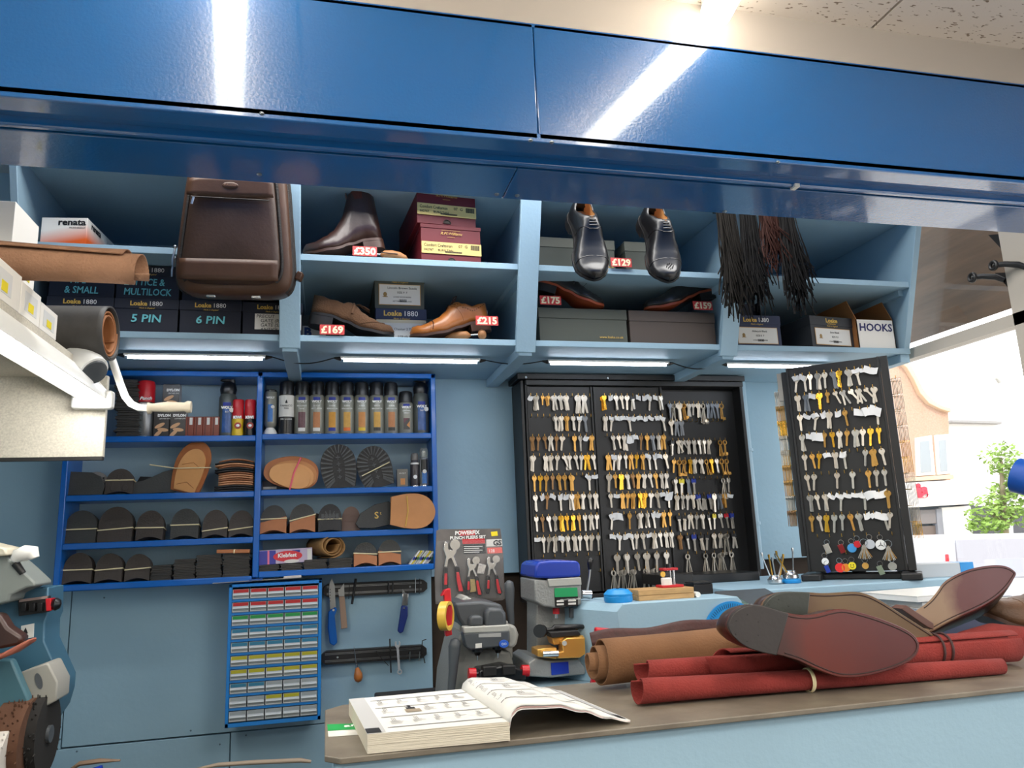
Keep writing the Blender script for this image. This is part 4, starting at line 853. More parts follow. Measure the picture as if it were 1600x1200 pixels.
q = MB(); q.loft([(.085, -.0068, -.030), (.10, -.0068, 0.0), (.085, -.0068, .034)], .0007, 4); q.loft([(.02, -.0068, -.028), (.034, -.0068, 0.0), (.02, -.0068, .030)], .0007, 4); part('stitch_line', q, SOLB, t)
q = MB(); q.loft([(.060, -.002, .135), (.068, -.0085, .050), (.092, -.0085, -.040), (.098, -.001, -.058)], .0018, 6); part('rubber_band', q, BAND, t)
IN_ = [mat('insole_black', (38, 36, 36), .5), mat('insole_tan', (196, 140, 100), .6), mat('insole_brown', (150, 96, 62), .6), mat('insole_cream', (226, 200, 168), .6)]
for k in range(15):
    a = at(334, 760, Y=2.66).x; b = at(399, 760, Y=2.66).x; f = k / 14; big = k in (0, 1, 2, 9, 10, 12, 13)
    x0, x1 = (a + .002, b - .004) if big else (a + .014, b - .008)
    mt = IN_[[0, 0, 0, 1, 1, 2, 1, 1, 2, 0, 0, 2, 1, 0, 2][k]]; z = Z2 + .001 + k * .0068; q = MB(); cu = .006 * f + .003
    q.loft([(x0 + (x1 - x0) * s / 8, 2.66, z + cu * math.sin(math.pi * s / 8) + .002 + (.004 * math.sin(3 * s / 8) if k > 9 else 0)) for s in range(9)], [.002] + [.0032] * 7 + [.002], 8, sy=1)
    q2 = MB(); q2.grid(lambda i, j: (x0 + (x1 - x0) * i, 2.655 + .11 * j, z + cu * math.sin(math.pi * i) + .0005), 8, 2)
    tag(part('insole', q2, mt, None, solid=.0042, smooth=60), '%s insole in the curved stack, %s of the stack' % (['black', 'tan', 'brown', 'cream'][IN_.index(mt)], 'bottom' if k < 3 else 'lower middle' if k < 6 else 'middle' if k < 9 else 'upper middle' if k < 12 else 'top'), 'insole', 'curved insoles in a stack')
# right second row
t = thing('barcode_box', 'dark flat box with barcode stickers under the pink banded soles', 'box', (at(430, 764, Y=2.70).x, 2.715, Z2R)); part('carton', MB().box(-.045, .075, 0, .06, 0, .035), mat('slate_card', (52, 56, 66), .5), t, bev=.001); q = MB()
for j in range(20): q.box(-.04 + j * .0022, -.0388 + j * .0022 + .0005 * (j % 3), -.0008, 0, .006, .014)
part('barcode', q, INKW, t)
c = at(412, 728, Y=2.66)
t = sole('leather_sole', 'fan of tan leather soles lying sideways under a pink band', sole_poly(.178, .118, cut=.0), .005, SOLB, (c.x, Z2R + .066), -8, 2.668, n=3, lean=8)
for k, (L_, W_, x, z, an) in enumerate([(.155, .10, .018, -.008, -3), (.145, .092, .02, -.006, 3), (.135, .088, .02, -.004, 7)]): part('front_sole', MB().prism([(a_, b_) for a_, b_ in sole_poly(L_, W_, cut=.0)], -.0035 * (k + 1), -.0035 * k, 'y'), SOLP if k else SOLT, t, (x, 0, z), (0, R(an), 0), bev=.0008)
q = MB(); q.loft([(.112, -.0125, .054), (.098, -.0135, 0), (.094, -.012, -.058)], .0028, 6, sy=.5); part('pink_band', q, mat('pink_rubber', (222, 90, 110), .45), t)
LUGM = mat('cleat_sheen_rubber', (78, 80, 80), .45)  # lighter than the sole: sheen on the cleat edges painted in
def lug(label, c, ang, L, W, lean=8, band=False, cut=.3, Y=2.67):
    t = sole('lugged_sole', label, sole_poly(L, W, cut=cut, side=.4), .008, RUB, c, ang, Y, lean=lean, cat='sole'); q = MB()
    sp = sole_poly(L, W * .97, cut=cut, side=.4, n=26)
    for sg in (0, 1):
        for k in range(13):
            i = 1 + k * 2; x, z = sp[i] if sg == 0 else sp[len(sp) - 1 - i]
            xi = L * .18 + (x) * .62; zi = z * .36
            q.prism([(x, z - .0022), (x, z + .0022), (xi, zi + .0014), (xi, zi - .0014)] if abs(z) < .02 else [(x - .0035, z), (x + .0030, z), (xi + .0022, zi), (xi - .0026, zi)], -.0035, 0, 'y')
    part('cleats', q, LUGM, t, smooth=0)
    q = MB()
    for k in range(4): x = L * (.25 + .15 * k); q.box(x - .007, x + .007, -.003, 0, -.0018, .0018).box(x - .0018, x + .0018, -.003, 0, -.007, .007)
    part('cross_studs', q, LUGM, t)
    if band: q = MB(); q.loft([(L * .38, -.005, W * .42), (L * .50, -.005, -W * .45)], .0018, 6); part('rubber_band', q, BAND, t)
    return t
c = at(531, 765, Y=2.665); lug('black lugged rubber sole standing upright, left of two', (c.x + .004, Z2R + .001), 96, .150, .120)
c = at(596, 765, Y=2.665); lug('black lugged rubber sole leaning left under a pale band, right of two', (c.x - .002, Z2R + .001), 106, .146, .118, band=True)
t = thing('small_carton', 'small grey carton with a tan picture beside the lugged sole', 'carton', (at(629, 760, Y=2.68).x, 2.68, Z2R)); part('carton', MB().box(-.019, .019, 0, .03, 0, .063), CANB, t, bev=.001); part('tan_picture', MB().box(-.007, .009, -.0008, 0, .008, .030), SUE[3], t); text('WOLY', .008, INKW, t, (0, -.001, .045))
t = spray('small dark spray tube with a clear cap beside the small carton', at(648, 740, Y=2.69).x, Z2R, Y=2.69, r=.0155, h=.118, caph=.026, maker=None, body=mat('dark_tin', (62, 56, 60), .3), cap=mat('smoky_plastic', (96, 94, 92), .2)); curved_label(t, 'white_ring', .0155, .078, .084, 1.2, PAPER); part('round_badge', MB().cyl((0, -.0168, .034), (0, -.014, .034), .007, n=14), INKW, t)
t = spray('silver foam can with a clear dome cap at the right of the second row', at(662.5, 740, Y=2.685).x, Z2R, Y=2.685, r=.0165, h=.135, caph=.036, maker=None, body=mat('silver_tin2', (150, 150, 148), .25, .6), cap=mat('clear_plastic', (200, 204, 200), .1, trans=.8)); curved_label(t, 'blue_label', .0165, .010, .05, .5, MATS['sea_blue']); curved_label(t, 'black_label', .0165, .05, .095, .7, BLKP); part('round_badge', MB().cyl((0, -.018, .052), (0, -.015, .052), .007, n=14), PAPER, t); part('nozzle', MB().cyl((0, 0, .098), (0, 0, .122), .006), WHITE, t)
# third row right
t = heel_bundle('black lugged heel bundle under a pale band in the third row', 497, 534, 787, Z3R, RUB, n=5, bandtilt=0, bandz=.45, group=None); q = MB()
for k in range(7): a_ = math.pi * (k + .5) / 7; q.box(-.0015, .0015, -.003, 0, .012, .034, rot=(0, math.pi / 2 - a_, 0), piv=(0, 0, 0))
for k in range(5): q.box(-.028 + k * .012, -.019 + k * .012, -.003, 0, .003, .022)
part('cleats', q, LUGM, t, loc=(0, 0, .034) if False else (0, 0, .038))
c = at(444, 812, Y=2.735); sole('rubber_sole', 'dark brown sole standing behind the tan heel bundles', [(0, 0), (.02, .045), (.06, .062), (.11, .062), (.16, .045), (.2, .01), (.2, 0)], .006, mat('dark_red_rubber', (50, 30, 28), .5), (c.x, Z3R + .001), 0, 2.745, lean=2, n=2)
c = at(548, 806, Y=2.68); t = sole('rubber_sole', 'black half sole with a gold stamped mark lying sideways in the third row', [(0, .02), (.01, .005), (.06, 0), (.115, .008), (.14, .034), (.13, .062), (.12, .086), (.07, .08), (.02, .055)], .006, DKG, (at(556, 820, Y=2.68).x, Z3R + .004), 3, 2.675, n=2)
text('S', .032, GOLDM, t, (.072, -.0008, .032), bold=.02); text('t', .016, GOLDM, t, (.086, -.0008, .044))
c = at(611, 802, Y=2.66); t = sole('leather_sole', 'tan leather half soles with a yellow band jutting over the right edge', sole_poly(.152, .118, cut=.22, side=.2), .005, SOLT, (c.x - .002, Z3R + .063), -4, 2.628, n=3, lean=6); t.location.y = 2.642
q = MB(); q.loft([(.052, -.002, .052), (.058, -.002, 0), (.052, -.002, -.052)], .0022, 6, sy=.5); part('rubber_band', q, mat('yellow_band', (204, 160, 70), .5), t)
# bottom row right
a = at(407, 880, Y=2.67).x; b = at(490, 880, Y=2.67).x; w = b - a; zk = Z4R + 4 * .0052 + .0015
t = thing('glue_box', 'long blue and white Klebfest glue box lying on the flat pads', 'box', ((a + b) / 2 - .004, 2.668, zk), (0, R(-1.2), R(2)))
part('carton', MB().box(-w / 2, w / 2, 0, .04, 0, .046), mat('mauve_card', (186, 172, 196), .5), t, bev=.001); part('blue_end', MB().box(-w / 2 - .0005, -w / 2 + .052, -.0006, .04, 0, .044), mat('violet_print', (60, 62, 150), .5), t); part('pink_stripe', MB().box(-w / 2 + .026, -w / 2 + .032, -.0012, .0, 0, .044), mat('pink_print2', (230, 120, 150), .5), t)
part('red_oval', MB().prism([(.046 * math.cos(s) + .006, .023 + .017 * math.sin(s)) for s in [k * math.pi / 12 for k in range(24)]], -.0012, 0, 'y'), mat('oval_red', (210, 50, 60), .5), t); text('Klebfest', .018, INKW, t, (.004, -.0016, .020), bold=.03); q = MB(); q.prism([(.024 * math.cos(s) + .018, .006 + .006 * math.sin(s)) for s in [k * math.pi / 8 for k in range(16)]], -.0016, 0, 'y'); part('white_oval', q, PAPER, t); part('end_panel', MB().box(w / 2 - .016, w / 2 - .002, -.0008, 0, .004, .042), PAPER, t)
part('blue_strip', MB().box(.02, .045, -.0009, 0, .034, .041), WBL, t)
zr = Z4R + 6 * .0052 + .001; c = at(520, 860, Y=2.67)
t = thing('cork_roll', 'roll of brown cork sheet lying on the flat pads, open end forward', 'roll', (c.x, 2.655, zr + .039), R(28)); q = MB()
q.grid(lambda i, j: ((.037 - .018 * i + .002 * math.sin(i * 25)) * math.cos(-math.pi / 2 + i * 2 * math.pi * 2.3) * 1.18 , j * .11 - .004 * math.sin(i * 20), (.037 - .018 * i) * math.sin(-math.pi / 2 + i * 2 * math.pi * 2.3)), 70, 4)
part('cork_sheet', q, mat('cork', (150, 112, 66), .8, bump=.4, bscale=150, var=.25, vscale=30), t, solid=.004, smooth=60)
for k in range(9):
    t = thing('packet', 'slim paper packet in the yellow and white bunch, bottom row right end', 'packet', (at(640 + k * 3.4, 884, Y=2.66).x, 2.665 + .004 * (k % 3), Z4R + .001), (0, R(38 + k), R(4 * (k % 3))), 'packets at the right end of the bottom row')
    part('wrapper', MB().box(-.001, .004, 0, .03, .0, .056), [PAPER, mat('yellow_paper', (226, 206, 60), .5), PAPER, mat('clear_wrap', (190, 192, 184), .2)][k % 4], t); part('printed_band', MB().box(-.0014, .0044, -.001, .003, .018, .03), [WBL, INK, mat('green_print', (60, 130, 80), .5)][k % 3], t)
t = thing('leather_strap', 'short tan leather strap with a pale clip on the flat pads', 'strap', (at(365, 862, Y=2.66).x, 2.655, RZ[0] + 14 * .0052 + .001), (0, R(2), 0)); part('strap', MB().box(-.052, .05, 0, .03, 0, .012), TANR, t, bev=.002); part('band', MB().box(.0, .004, -.001, .031, -.0005, .0128), BAND, t)
# ================================================================ long rulers on top of the drawer cabinet
t = thing('steel_ruler', 'long thin steel ruler with blue clamp lying over the small drawers', 'ruler', (at(332, 912, Y=2.63).x, 2.63, 1.2535), (0, R(-1.0), 0)); part('blade', MB().box(0, .27, 0, .02, 0, .002), STEEL, t); part('clamp', MB().box(.11, .15, -.002, .022, .001, .006), mat('clamp_blue', (30, 80, 150), .4), t, bev=.001); part('handle', MB().box(.215, .27, -.003, .02, .001, .008), mat('pale_handle', (206, 196, 190), .5), t, bev=.001)
# ================================================================ small drawer cabinet: 10 rows of 5
BRB = mat('bright_blue_metal', (22, 120, 196), .35, bump=.1)
x0, x1, z0, z1 = -.297, -.013, .824, 1.248
t = thing('drawer_cabinet', 'bright blue cabinet of fifty small clear drawers on the wall', 'drawer cabinet', (x0, 2.62, z0)); w = x1 - x0; h = z1 - z0
part('casing', MB().box(0, .010, 0, .175, 0, h).box(w - .010, w, 0, .175, 0, h).box(0, w, 0, .175, h - .009, h).box(0, w, 0, .175, 0, .012).box(0, w, .17, .175, 0, h), BRB, t, bev=.001)
ch = (h - .021) / 10; cw = (w - .020) / 5
for r_ in range(1, 10): part('divider_rail', MB().box(.01, w - .01, 0, .17, .012 + r_ * ch - .004, .012 + r_ * ch + .004), BRB, t)
part('inner_walls', MB().box(.01 + cw - .001, .011 + cw, .004, .17, .012, h - .01).box(.01 + 2 * cw - .001, .011 + 2 * cw, .004, .17, .012, h - .01).box(.01 + 3 * cw - .001, .011 + 3 * cw, .004, .17, .012, h - .01).box(.01 + 4 * cw - .001, .011 + 4 * cw, .004, .17, .012, h - .01), mat('dark_gap', (24, 32, 44), .6), t)
CLR = mat('clear_drawer', (176, 186, 190), .15, alpha=.55); LBC = {'r': mat('label_red', (168, 30, 34), .5), 'g': mat('label_green', (20, 130, 60), .5), 'b': mat('label_teal', (36, 110, 140), .5), 'y': mat('label_olive', (160, 156, 30), .5), 'n': None}
FILL = [mat('content_%s' % n, c, .6, bump=1, bscale=60, var=.6, vscale=70) for n, c in (('dark', (84, 88, 92)), ('brown', (130, 108, 92)), ('grey', (110, 116, 120)))]
scheme = ['rrrrr', 'rrrrr', 'ggggg', 'bbbbb', 'bbbbb', 'yyyyy', 'yyyyy', 'bbnnn', 'nnyyn', 'nnnnn']
dm = MB().box(0, cw - .003, -.002, 0, 0, ch - .010).box(0, cw - .003, 0, .15, 0, .001).box(0, .001, 0, .15, 0, ch - .012).box(cw - .004, cw - .003, 0, .15, 0, ch - .012).mesh('drawer', CLR, 0)
lip = MB().box(.001, cw - .004, -.008, -.002, .012, .0150).box(.001, cw - .004, -.003, -.002, .002, .004).box(.001, .002, -.003, -.002, .002, ch - .012).mesh('drawer_pull', mat('clear_rim', (204, 212, 216), .3), 0)
lab = {k: MB().box(.002, cw - .005, -.0028, -.002, ch - .021, ch - .011).mesh('label_strip', v, 0) for k, v in LBC.items() if v}
lab2 = MB().box(.002, cw - .005, -.0026, -.002, .0145, ch - .0215).mesh('white_strip', mat('frosted_strip', (178, 184, 190), .6), 0)
fm = [MB().box(.002, cw - .006, .001, .12, .001, .012).mesh('contents', f, 0) for f in FILL]
for r_ in range(10):
    for c_ in range(5):
        z = h - .009 - (r_ + 1) * ch + .004; x = .01 + c_ * cw + .0015
        d = put('drawer', dm, t, (x, 0, z)); put('drawer_pull', lip, d); put('white_strip', lab2, d)
        if scheme[r_][c_] != 'n': put('label_strip', lab[scheme[r_][c_]], d)
        if random.random() < .85: put('contents', random.choice(fm), d)
# ================================================================ magnetic racks and tools on the wall board
def rack(p0, p1, lb):
    a = at(*p0, Y=2.785); b = at(*p1, Y=2.785); L_ = b.x - a.x; ang = math.atan2(b.z - a.z, L_)
    t = thing('magnetic_rack', lb, 'tool rack', (a.x, 2.785, (a.z)), (0, -ang, 0)); hh_ = .044
    part('bar', MB().prism([(.0, -.010), (.012, -.020), (.018, -hh_ / 2), (L_ - .018, -hh_ / 2), (L_ - .012, -.020), (L_, -.010), (L_, .010), (L_ - .012, .020), (L_ - .018, hh_ / 2), (.018, hh_ / 2), (.012, .020), (0, .010)], -.012, .014, 'y'), BLACK, t, bev=.001)
    for z in (-.013, -.009, .010, .014): part('steel_strip', MB().box(.012, L_ - .02, -.0135, -.012, z - .0008, z + .0008), STEEL, t)
    for x in ((L_ * .15), L_ * .83): part('screw', MB().cyl((x, -.0135, 0), (x, -.012, 0), .0035, n=12), CHROME, t)
    return t
rack((505, 923), (667, 915), 'upper black magnetic rack on the pale blue board'); rack((502, 1028), (666, 1017), 'lower black magnetic rack on the pale blue board')
YT = 2.768
def P_(px, py, Y=YT): p = at(px, py, Y=Y); return (p.x, p.z)
def flat(name, polypx, d, mt, parent=None, Y=YT, org=(0, 0), bev=.0008): return part(name, MB().prism([(P_(*p)[0] - org[0], P_(*p)[1] - org[1]) for p in polypx], -d / 2, d / 2, 'y'), mt, parent, bev=bev)
def tool(name, label, cat, px, py): x, z = P_(px, py); return thing(name, label, cat, (x, YT, z)), (x, z)
t, o = tool('pocket_knife', 'lock knife with steel blade and bright blue handle on the upper rack', 'knife', 518, 950)
flat('blade', [(518.5, 903), (523, 915), (525, 950), (516, 952), (513.5, 925), (514.5, 912)], .003, STEEL, t, org=o); flat('handle', [(513, 955), (524, 948), (527, 952), (523, 962), (526, 990), (527, 1004), (522, 1009), (515, 1005), (512, 980)], .012, mat('knife_blue', (30, 110, 200), .3, .5), t, org=o, bev=.003); part('pivot', MB().cyl((P_(521, 953)[0] - o[0], -.008, P_(521, 953)[1] - o[1]), (P_(521, 953)[0] - o[0], 0, P_(521, 953)[1] - o[1]), .004, n=14), CHROME, t)
q = MB()
for k in range(5): x, z = P_(515.8, 921 + k * 4.5); q.cyl((x - o[0], -.0025, z - o[1]), (x - o[0], 0, z - o[1]), .0018, n=8)
part('blade_holes', q, BLKP, t)
t, o = tool('craft_knife', 'straight paring knife with a beige wrapped handle on the upper rack', 'knife', 534, 950); flat('blade', [(537.5, 911), (538.5, 932), (529.5, 932), (528, 925)], .003, STEEL, t, org=o); flat('handle', [(529.5, 932), (538.5, 932), (543, 981), (533, 983)], .008, mat('beige_wrap', (166, 138, 116), .7), t, org=o, bev=.002)
t, o = tool('punch', 'short black steel punch slanting on the upper rack', 'punch', 553, 924); q = MB(); a = P_(556, 904); b = P_(550, 944); q.cyl((a[0] - o[0], 0, a[1] - o[1]), (b[0] - o[0], 0, b[1] - o[1]), .0045, .004, n=10); part('rod', q, BLACK, t)
t, o = tool('utility_knife', 'utility knife with steel head and dark blue handle on the upper rack', 'knife', 630, 950); flat('blade', [(629, 920), (633, 926), (637, 927), (634, 935), (628, 932)], .002, STEEL, t, org=o); flat('head', [(629, 926), (638.5, 927), (637, 946), (627, 946)], .008, CHROME, t, org=o, bev=.002); flat('handle', [(627, 946), (637, 947), (637, 962), (630, 987), (625, 990), (621, 986), (624, 966)], .014, mat('knife_dark_blue', (28, 50, 120), .35), t, org=o, bev=.003); part('pivot', MB().cyl((P_(631, 950)[0] - o[0], -.009, P_(631, 950)[1] - o[1]), (P_(631, 950)[0] - o[0], 0, P_(631, 950)[1] - o[1]), .003, n=12), CHROME, t)
for (a, b, nm, lb, mt, r0) in [((649, 903), (649, 926), 'steel_pin', 'thin bright steel pin near the right end of the upper rack', STEEL, .0015), ((656, 904), (655, 928), 'hex_key', 'thin black hex key at the right end of the upper rack', BLACK, .0014), ((546, 912), (545, 936), 'needle', 'thin dark needle between paring knife and punch', BLACK, .0012), ((607, 909), (607, 927), 'flat_bit', 'small dark flat bit on the upper rack, left of two', BLACK, .003), ((614, 909), (613, 927), 'flat_bit', 'small dark flat bit on the upper rack, right of two', BLACK, .003)]:
    a2 = P_(*a); b2 = P_(*b); tag(part(nm, MB().cyl((a2[0] - b2[0], 0, a2[1] - b2[1]), (0, 0, 0), r0, n=8), mt, None, (b2[0], YT, b2[1])), lb, nm.replace('_', ' '))
t, o = tool('awl', 'awl with a round wooden handle hanging from the lower rack', 'awl', 558, 1040); a = P_(553, 1010); b = P_(557, 1040); part('spike', MB().cyl((a[0] - o[0], 0, a[1] - o[1]), (b[0] - o[0], 0, b[1] - o[1]), .0008, .002, n=8), STEEL, t); part('ferrule', MB().cyl((b[0] - o[0], 0, .004), (b[0] - o[0] + .001, 0, -.008), .0045, n=14), CHROME, t)
q = MB(); q.loft([(.0, -.002, -.006), (.001, -.002, -.014), (.003, -.002, -.028), (.004, -.002, -.040), (.004, -.002, -.050), (.004, -.002, -.054)], [.005, .009, .014, .015, .010, .002], 18); part('handle', q, mat('varnished_wood', (186, 112, 50), .35, var=.2, vscale=40), t, smooth=60)
for (pts, nm, lb, mt, r0) in [([(609, 998), (611, 1051)], 'round_file', 'thin black round file on the lower rack', BLACK, .0025), ([(655, 1002), (660, 1000), (666, 999)], 'hex_key', 'black bent hex key at the right end of the lower rack', BLACK, .0018), ([(588, 1018), (592, 1024), (607, 1040)], 'hook_probe', 'thin black bent probe on the lower rack', BLACK, .0012)]:
    pp = [P_(*p) for p in pts]
    if nm == 'hex_key': pp = [P_(666, 999), P_(660, 1001), P_(659, 1014), P_(664, 1036)]
    o = pp[-1]; tag(part(nm, MB().loft([(p[0] - o[0], 0, p[1] - o[1]) for p in pp], r0, 8), mt, None, (o[0], YT, o[1])), lb, nm.replace('_', ' '))
t, o = tool('spanner', 'chrome combination spanner hanging from the lower rack', 'spanner', 622, 1028); CHR2 = mat('bright_steel', (196, 198, 200), .35, .35); flat('shank', [(619.5, 1012), (623, 1012), (625.5, 1046), (622, 1047)], .005, CHR2, t, org=o)
flat('open_jaw', [(617, 1003), (619.5, 1002), (619.5, 1007), (622, 1008.5), (623.5, 1006), (623, 1001.5), (625.5, 1003), (625.5, 1009), (622.5, 1013), (619.5, 1013), (616.5, 1009)], .006, CHR2, t, org=o)
x, z = P_(624.5, 1050); q = MB(); q.loft([(x - o[0] + .0065 * math.cos(s), 0, z - o[1] + .0065 * math.sin(s)) for s in [k * math.pi / 8 for k in range(17)]], .0025, 6, caps=False); part('ring_end', q, CHR2, t, smooth=50)
for px in (640, 655): 
    a2 = P_(px + 1, 1018); b2 = P_(px, 1031); tag(part('nail', MB().cyl((a2[0] - b2[0], 0, a2[1] - b2[1]), (0, 0, 0), .0016, n=8).cyl((-.0, 0, 0), (.0, 0, -.002), .005, n=10), STEEL, None, (b2[0], YT, b2[1])), 'steel nail held head down on the lower rack, %s of two' % ('left' if px < 650 else 'right'), 'nail', 'nails on the lower rack')
# ================================================================ keys
NICK = mat('nickel', (200, 192, 180), .3, .75, var=.12, vscale=60); BRS = mat('key_brass', (206, 156, 82), .32, .7, var=.15, vscale=60); BRZ = mat('key_bronze', (150, 112, 72), .4, .6, var=.2, vscale=60)
GLD = mat('key_gold', (236, 180, 62), .25, .8); DST = mat('key_dark_steel', (124, 128, 134), .35, .6); PLK = mat('key_black_head', (22, 22, 24), .4); PLB = mat('key_blue_head', (24, 52, 150), .35)
PLY = mat('key_yellow_head', (236, 214, 40), .4); PLW = mat('key_white_head', (236, 234, 228), .4); PLR = mat('key_red_head', (200, 24, 40), .4); TAGM = mat('tag_paper', (236, 234, 232), .85)
def key_mesh(shape, head, blade, L=.052, hr=.0095):
    m = MB(); th = .001; n = 16; cz = -hr * .55; hole = .0022
    def rad(a):
        if shape == 'round': return (hr, hr)
        if shape == 'oval': return (hr * 1.15, hr * .85)
        c, s = abs(math.cos(a)), abs(math.sin(a)); k = 1 / max(c, s * 1.0); k = min(k, 1.25); return (hr * k * .92, hr * k * .85)
    out = []; inn = []
    for k in range(n):
        a = 2 * math.pi * k / n + math.pi / n; rx_, rz_ = rad(a); out.append((rx_ * math.cos(a), cz + rz_ * math.sin(a))); inn.append((hole * math.cos(a), hole * math.sin(a) - .0))
    for y in (-th, th):
        pass
    vs = [(x, -th, z) for x, z in out] + [(x, -th, z) for x, z in inn] + [(x, th, z) for x, z in out] + [(x, th, z) for x, z in inn]; fs = []
    for k in range(n):
        j = (k + 1) % n; fs += [(k, j, n + j, n + k), (2 * n + k, 3 * n + k, 3 * n + j, 2 * n + j), (k, 2 * n + k, 2 * n + j, j), (n + k, n + j, 3 * n + j, 3 * n + k)]
    m.add(vs, fs, 0)
    zb = cz - hr * .8; w = hr * .36
    m.box(-w * 1.5, w * 1.5, -th * 1.1, th * 1.1, zb - .003, zb + .003, 1)
    m.prism([(-w, zb), (w, zb), (w, -L + .002), (w * .4, -L), (-w * .6, -L + .001), (-w, -L + .004)], -th * .8, th * .8, 'y', 1)
    m.box(-w * .25, w * .15, -th * 1.15, -th * .7, -L + .006, zb - .003, 1)
    return m.mesh('key', [head, blade], 40)
def mortice_mesh(mt, L=.075):
    m = MB(); m.loft([(.0075 * math.cos(a), 0, -.008 + .009 * math.sin(a)) for a in [2 * math.pi * k / 12 for k in range(13)]], .0016, 6)
    m.cyl((0, 0, -.016), (0, 0, -L), .0018, n=8).box(0, .010, -.0008, .0008, -L, -L + .010); return m.mesh('key', mt, 50)
KT = {'n': ('nickel round', key_mesh('round', NICK, NICK)), 'N': ('nickel square-headed', key_mesh('square', NICK, NICK)), 'o': ('nickel oval-headed', key_mesh('oval', NICK, NICK, .05)), 'b': ('brass round', key_mesh('round', BRS, BRS)), 'q': ('brass square-headed', key_mesh('square', BRS, BRS)),
      'z': ('bronze brown', key_mesh('round', BRZ, BRZ, .050, .009)), 'g': ('bright gold', key_mesh('square', GLD, GLD)), 's': ('small brass', key_mesh('round', BRS, BRS, .034, .007)), 'd': ('dark steel', key_mesh('round', DST, DST, .056)), 'k': ('black-headed', key_mesh('square', PLK, NICK, .056, .011)),
      'B': ('blue-headed', key_mesh('square', PLB, NICK, .056, .011)), 'Y': ('yellow-headed', key_mesh('square', PLY, NICK, .056, .011)), 'W': ('white-headed', key_mesh('square', PLW, NICK, .054, .010)), 'R': ('red-headed', key_mesh('square', PLR, NICK, .054, .010)),
      'l': ('long nickel mortice', mortice_mesh(NICK)), 'm': ('brass mortice', mortice_mesh(BRS, .06)), 'x': ('large nickel round', key_mesh('round', NICK, NICK, .064, .012)), 'X': ('extra long steel mortice', mortice_mesh(NICK, .10)), 't': ('bent nickel', key_mesh('oval', NICK, NICK, .048, .008))}
tagm = []
for k in range(4):
    q = MB(); w, h = [(.024, .016), (.022, .018), (.026, .014), (.020, .020)][k]
    q.grid(lambda i, j: ((i - .5) * w + .002 * j * (k - 1), -.003 * math.sin(i * 3 + k) - .001, -.002 - h * .2 + (j - .5) * h + .002 * math.sin(i * 4 + k)), 4, 2); tagm.append(q.mesh('paper_tag', TAGM, 60))
ORD = ['zero', 'one', 'two', 'three', 'four', 'five', 'six', 'seven', 'eight', 'nine', 'ten', 'eleven', 'twelve', 'thirteen']
hookm = MB().loft([(0, 0, 0), (0, -.016, -.001), (0, -.018, .001), (0, -.018, .010)], .0011, 6).mesh('hook', BRASS, 40)
rnd = random.Random(11)
STACK = MB(); SMATS = []
def to_stack(me, M):
    base = len(STACK.v)
    STACK.v += [tuple(M @ v.co) for v in me.vertices]
    for p in me.polygons:
        mt = me.materials[p.material_index]
        if mt not in SMATS: SMATS.append(mt)
        STACK.f.append(tuple(i + base for i in p.vertices)); STACK.m.append(SMATS.index(mt))
hookcount = {}; EXTRA = {}
def hook_row(parent, M, code, x0, x1, z, row, panel, extra=.6, flip=1, group=None):
    """M: panel frame (x along, -y out, z up) in world; code: one letter per hook"""
    n = len(code)
    for i, c in enumerate(code):
        x = x0 + (x1 - x0) * i / max(1, n - 1); nm = parent.name
        H = parent.matrix_world.inverted() @ M if False else None
        P = M @ Vector((x, 0, z))
        hookcount.setdefault(nm, []).append((P, M))
        if c == '.': continue
        yo = -.014; pos = M @ Vector((x, yo, z - .001)); ry = M.to_euler().z
        if c == 'p' or c == 'P':
            o = put('paper_tag', rnd.choice(tagm), None, pos, (0, rnd.uniform(-.5, .5), ry + rnd.uniform(-.2, .2))); s = 1.0 if c == 'p' else 1.6; o.scale = (s, s, s)
            tag(o, 'white paper tag on hook %s, row %s, %s' % (ORD[i + 1], row, panel), 'paper tag', 'paper tags on the key hooks'); 
            if rnd.random() < .35:
                to_stack(KT['n'][1], Matrix.Translation(M @ Vector((x + .004, yo + .005, z - .004))) @ M.to_3x3().to_4x4() @ Matrix.Rotation(rnd.uniform(-.2, .2), 4, 'Y'))
            continue
        nm_, me = KT[c]
        o = put('key', me, None, pos, (rnd.uniform(-.05, .05), rnd.uniform(-.16, .16) + (-.5 if c == 't' else 0), ry + rnd.uniform(-.35, .35)))
        s = rnd.uniform(.9, 1.08); o.scale = (s, 1, s)
        tag(o, '%s key on hook %s, row %s, %s' % (nm_, ORD[i + 1], row, panel), 'key', group or 'key blanks on the black boards')
        if rnd.random() < extra:
            dx = rnd.choice((-1, 1)) * rnd.uniform(.001, .003)
            for k in range(rnd.randint(1, 4) if c not in 'lX' else 6):
                sp = rnd.uniform(-.16, .16) if c not in 'lXm' else rnd.uniform(-.22, .22)
                to_stack(me, Matrix.Translation(M @ Vector((x + dx * (k + 1) * .8, yo + .0025 * (k + 1), z - .001 - .0008 * k))) @ M.to_3x3().to_4x4() @ Matrix.Rotation(sp, 4, 'Y'))
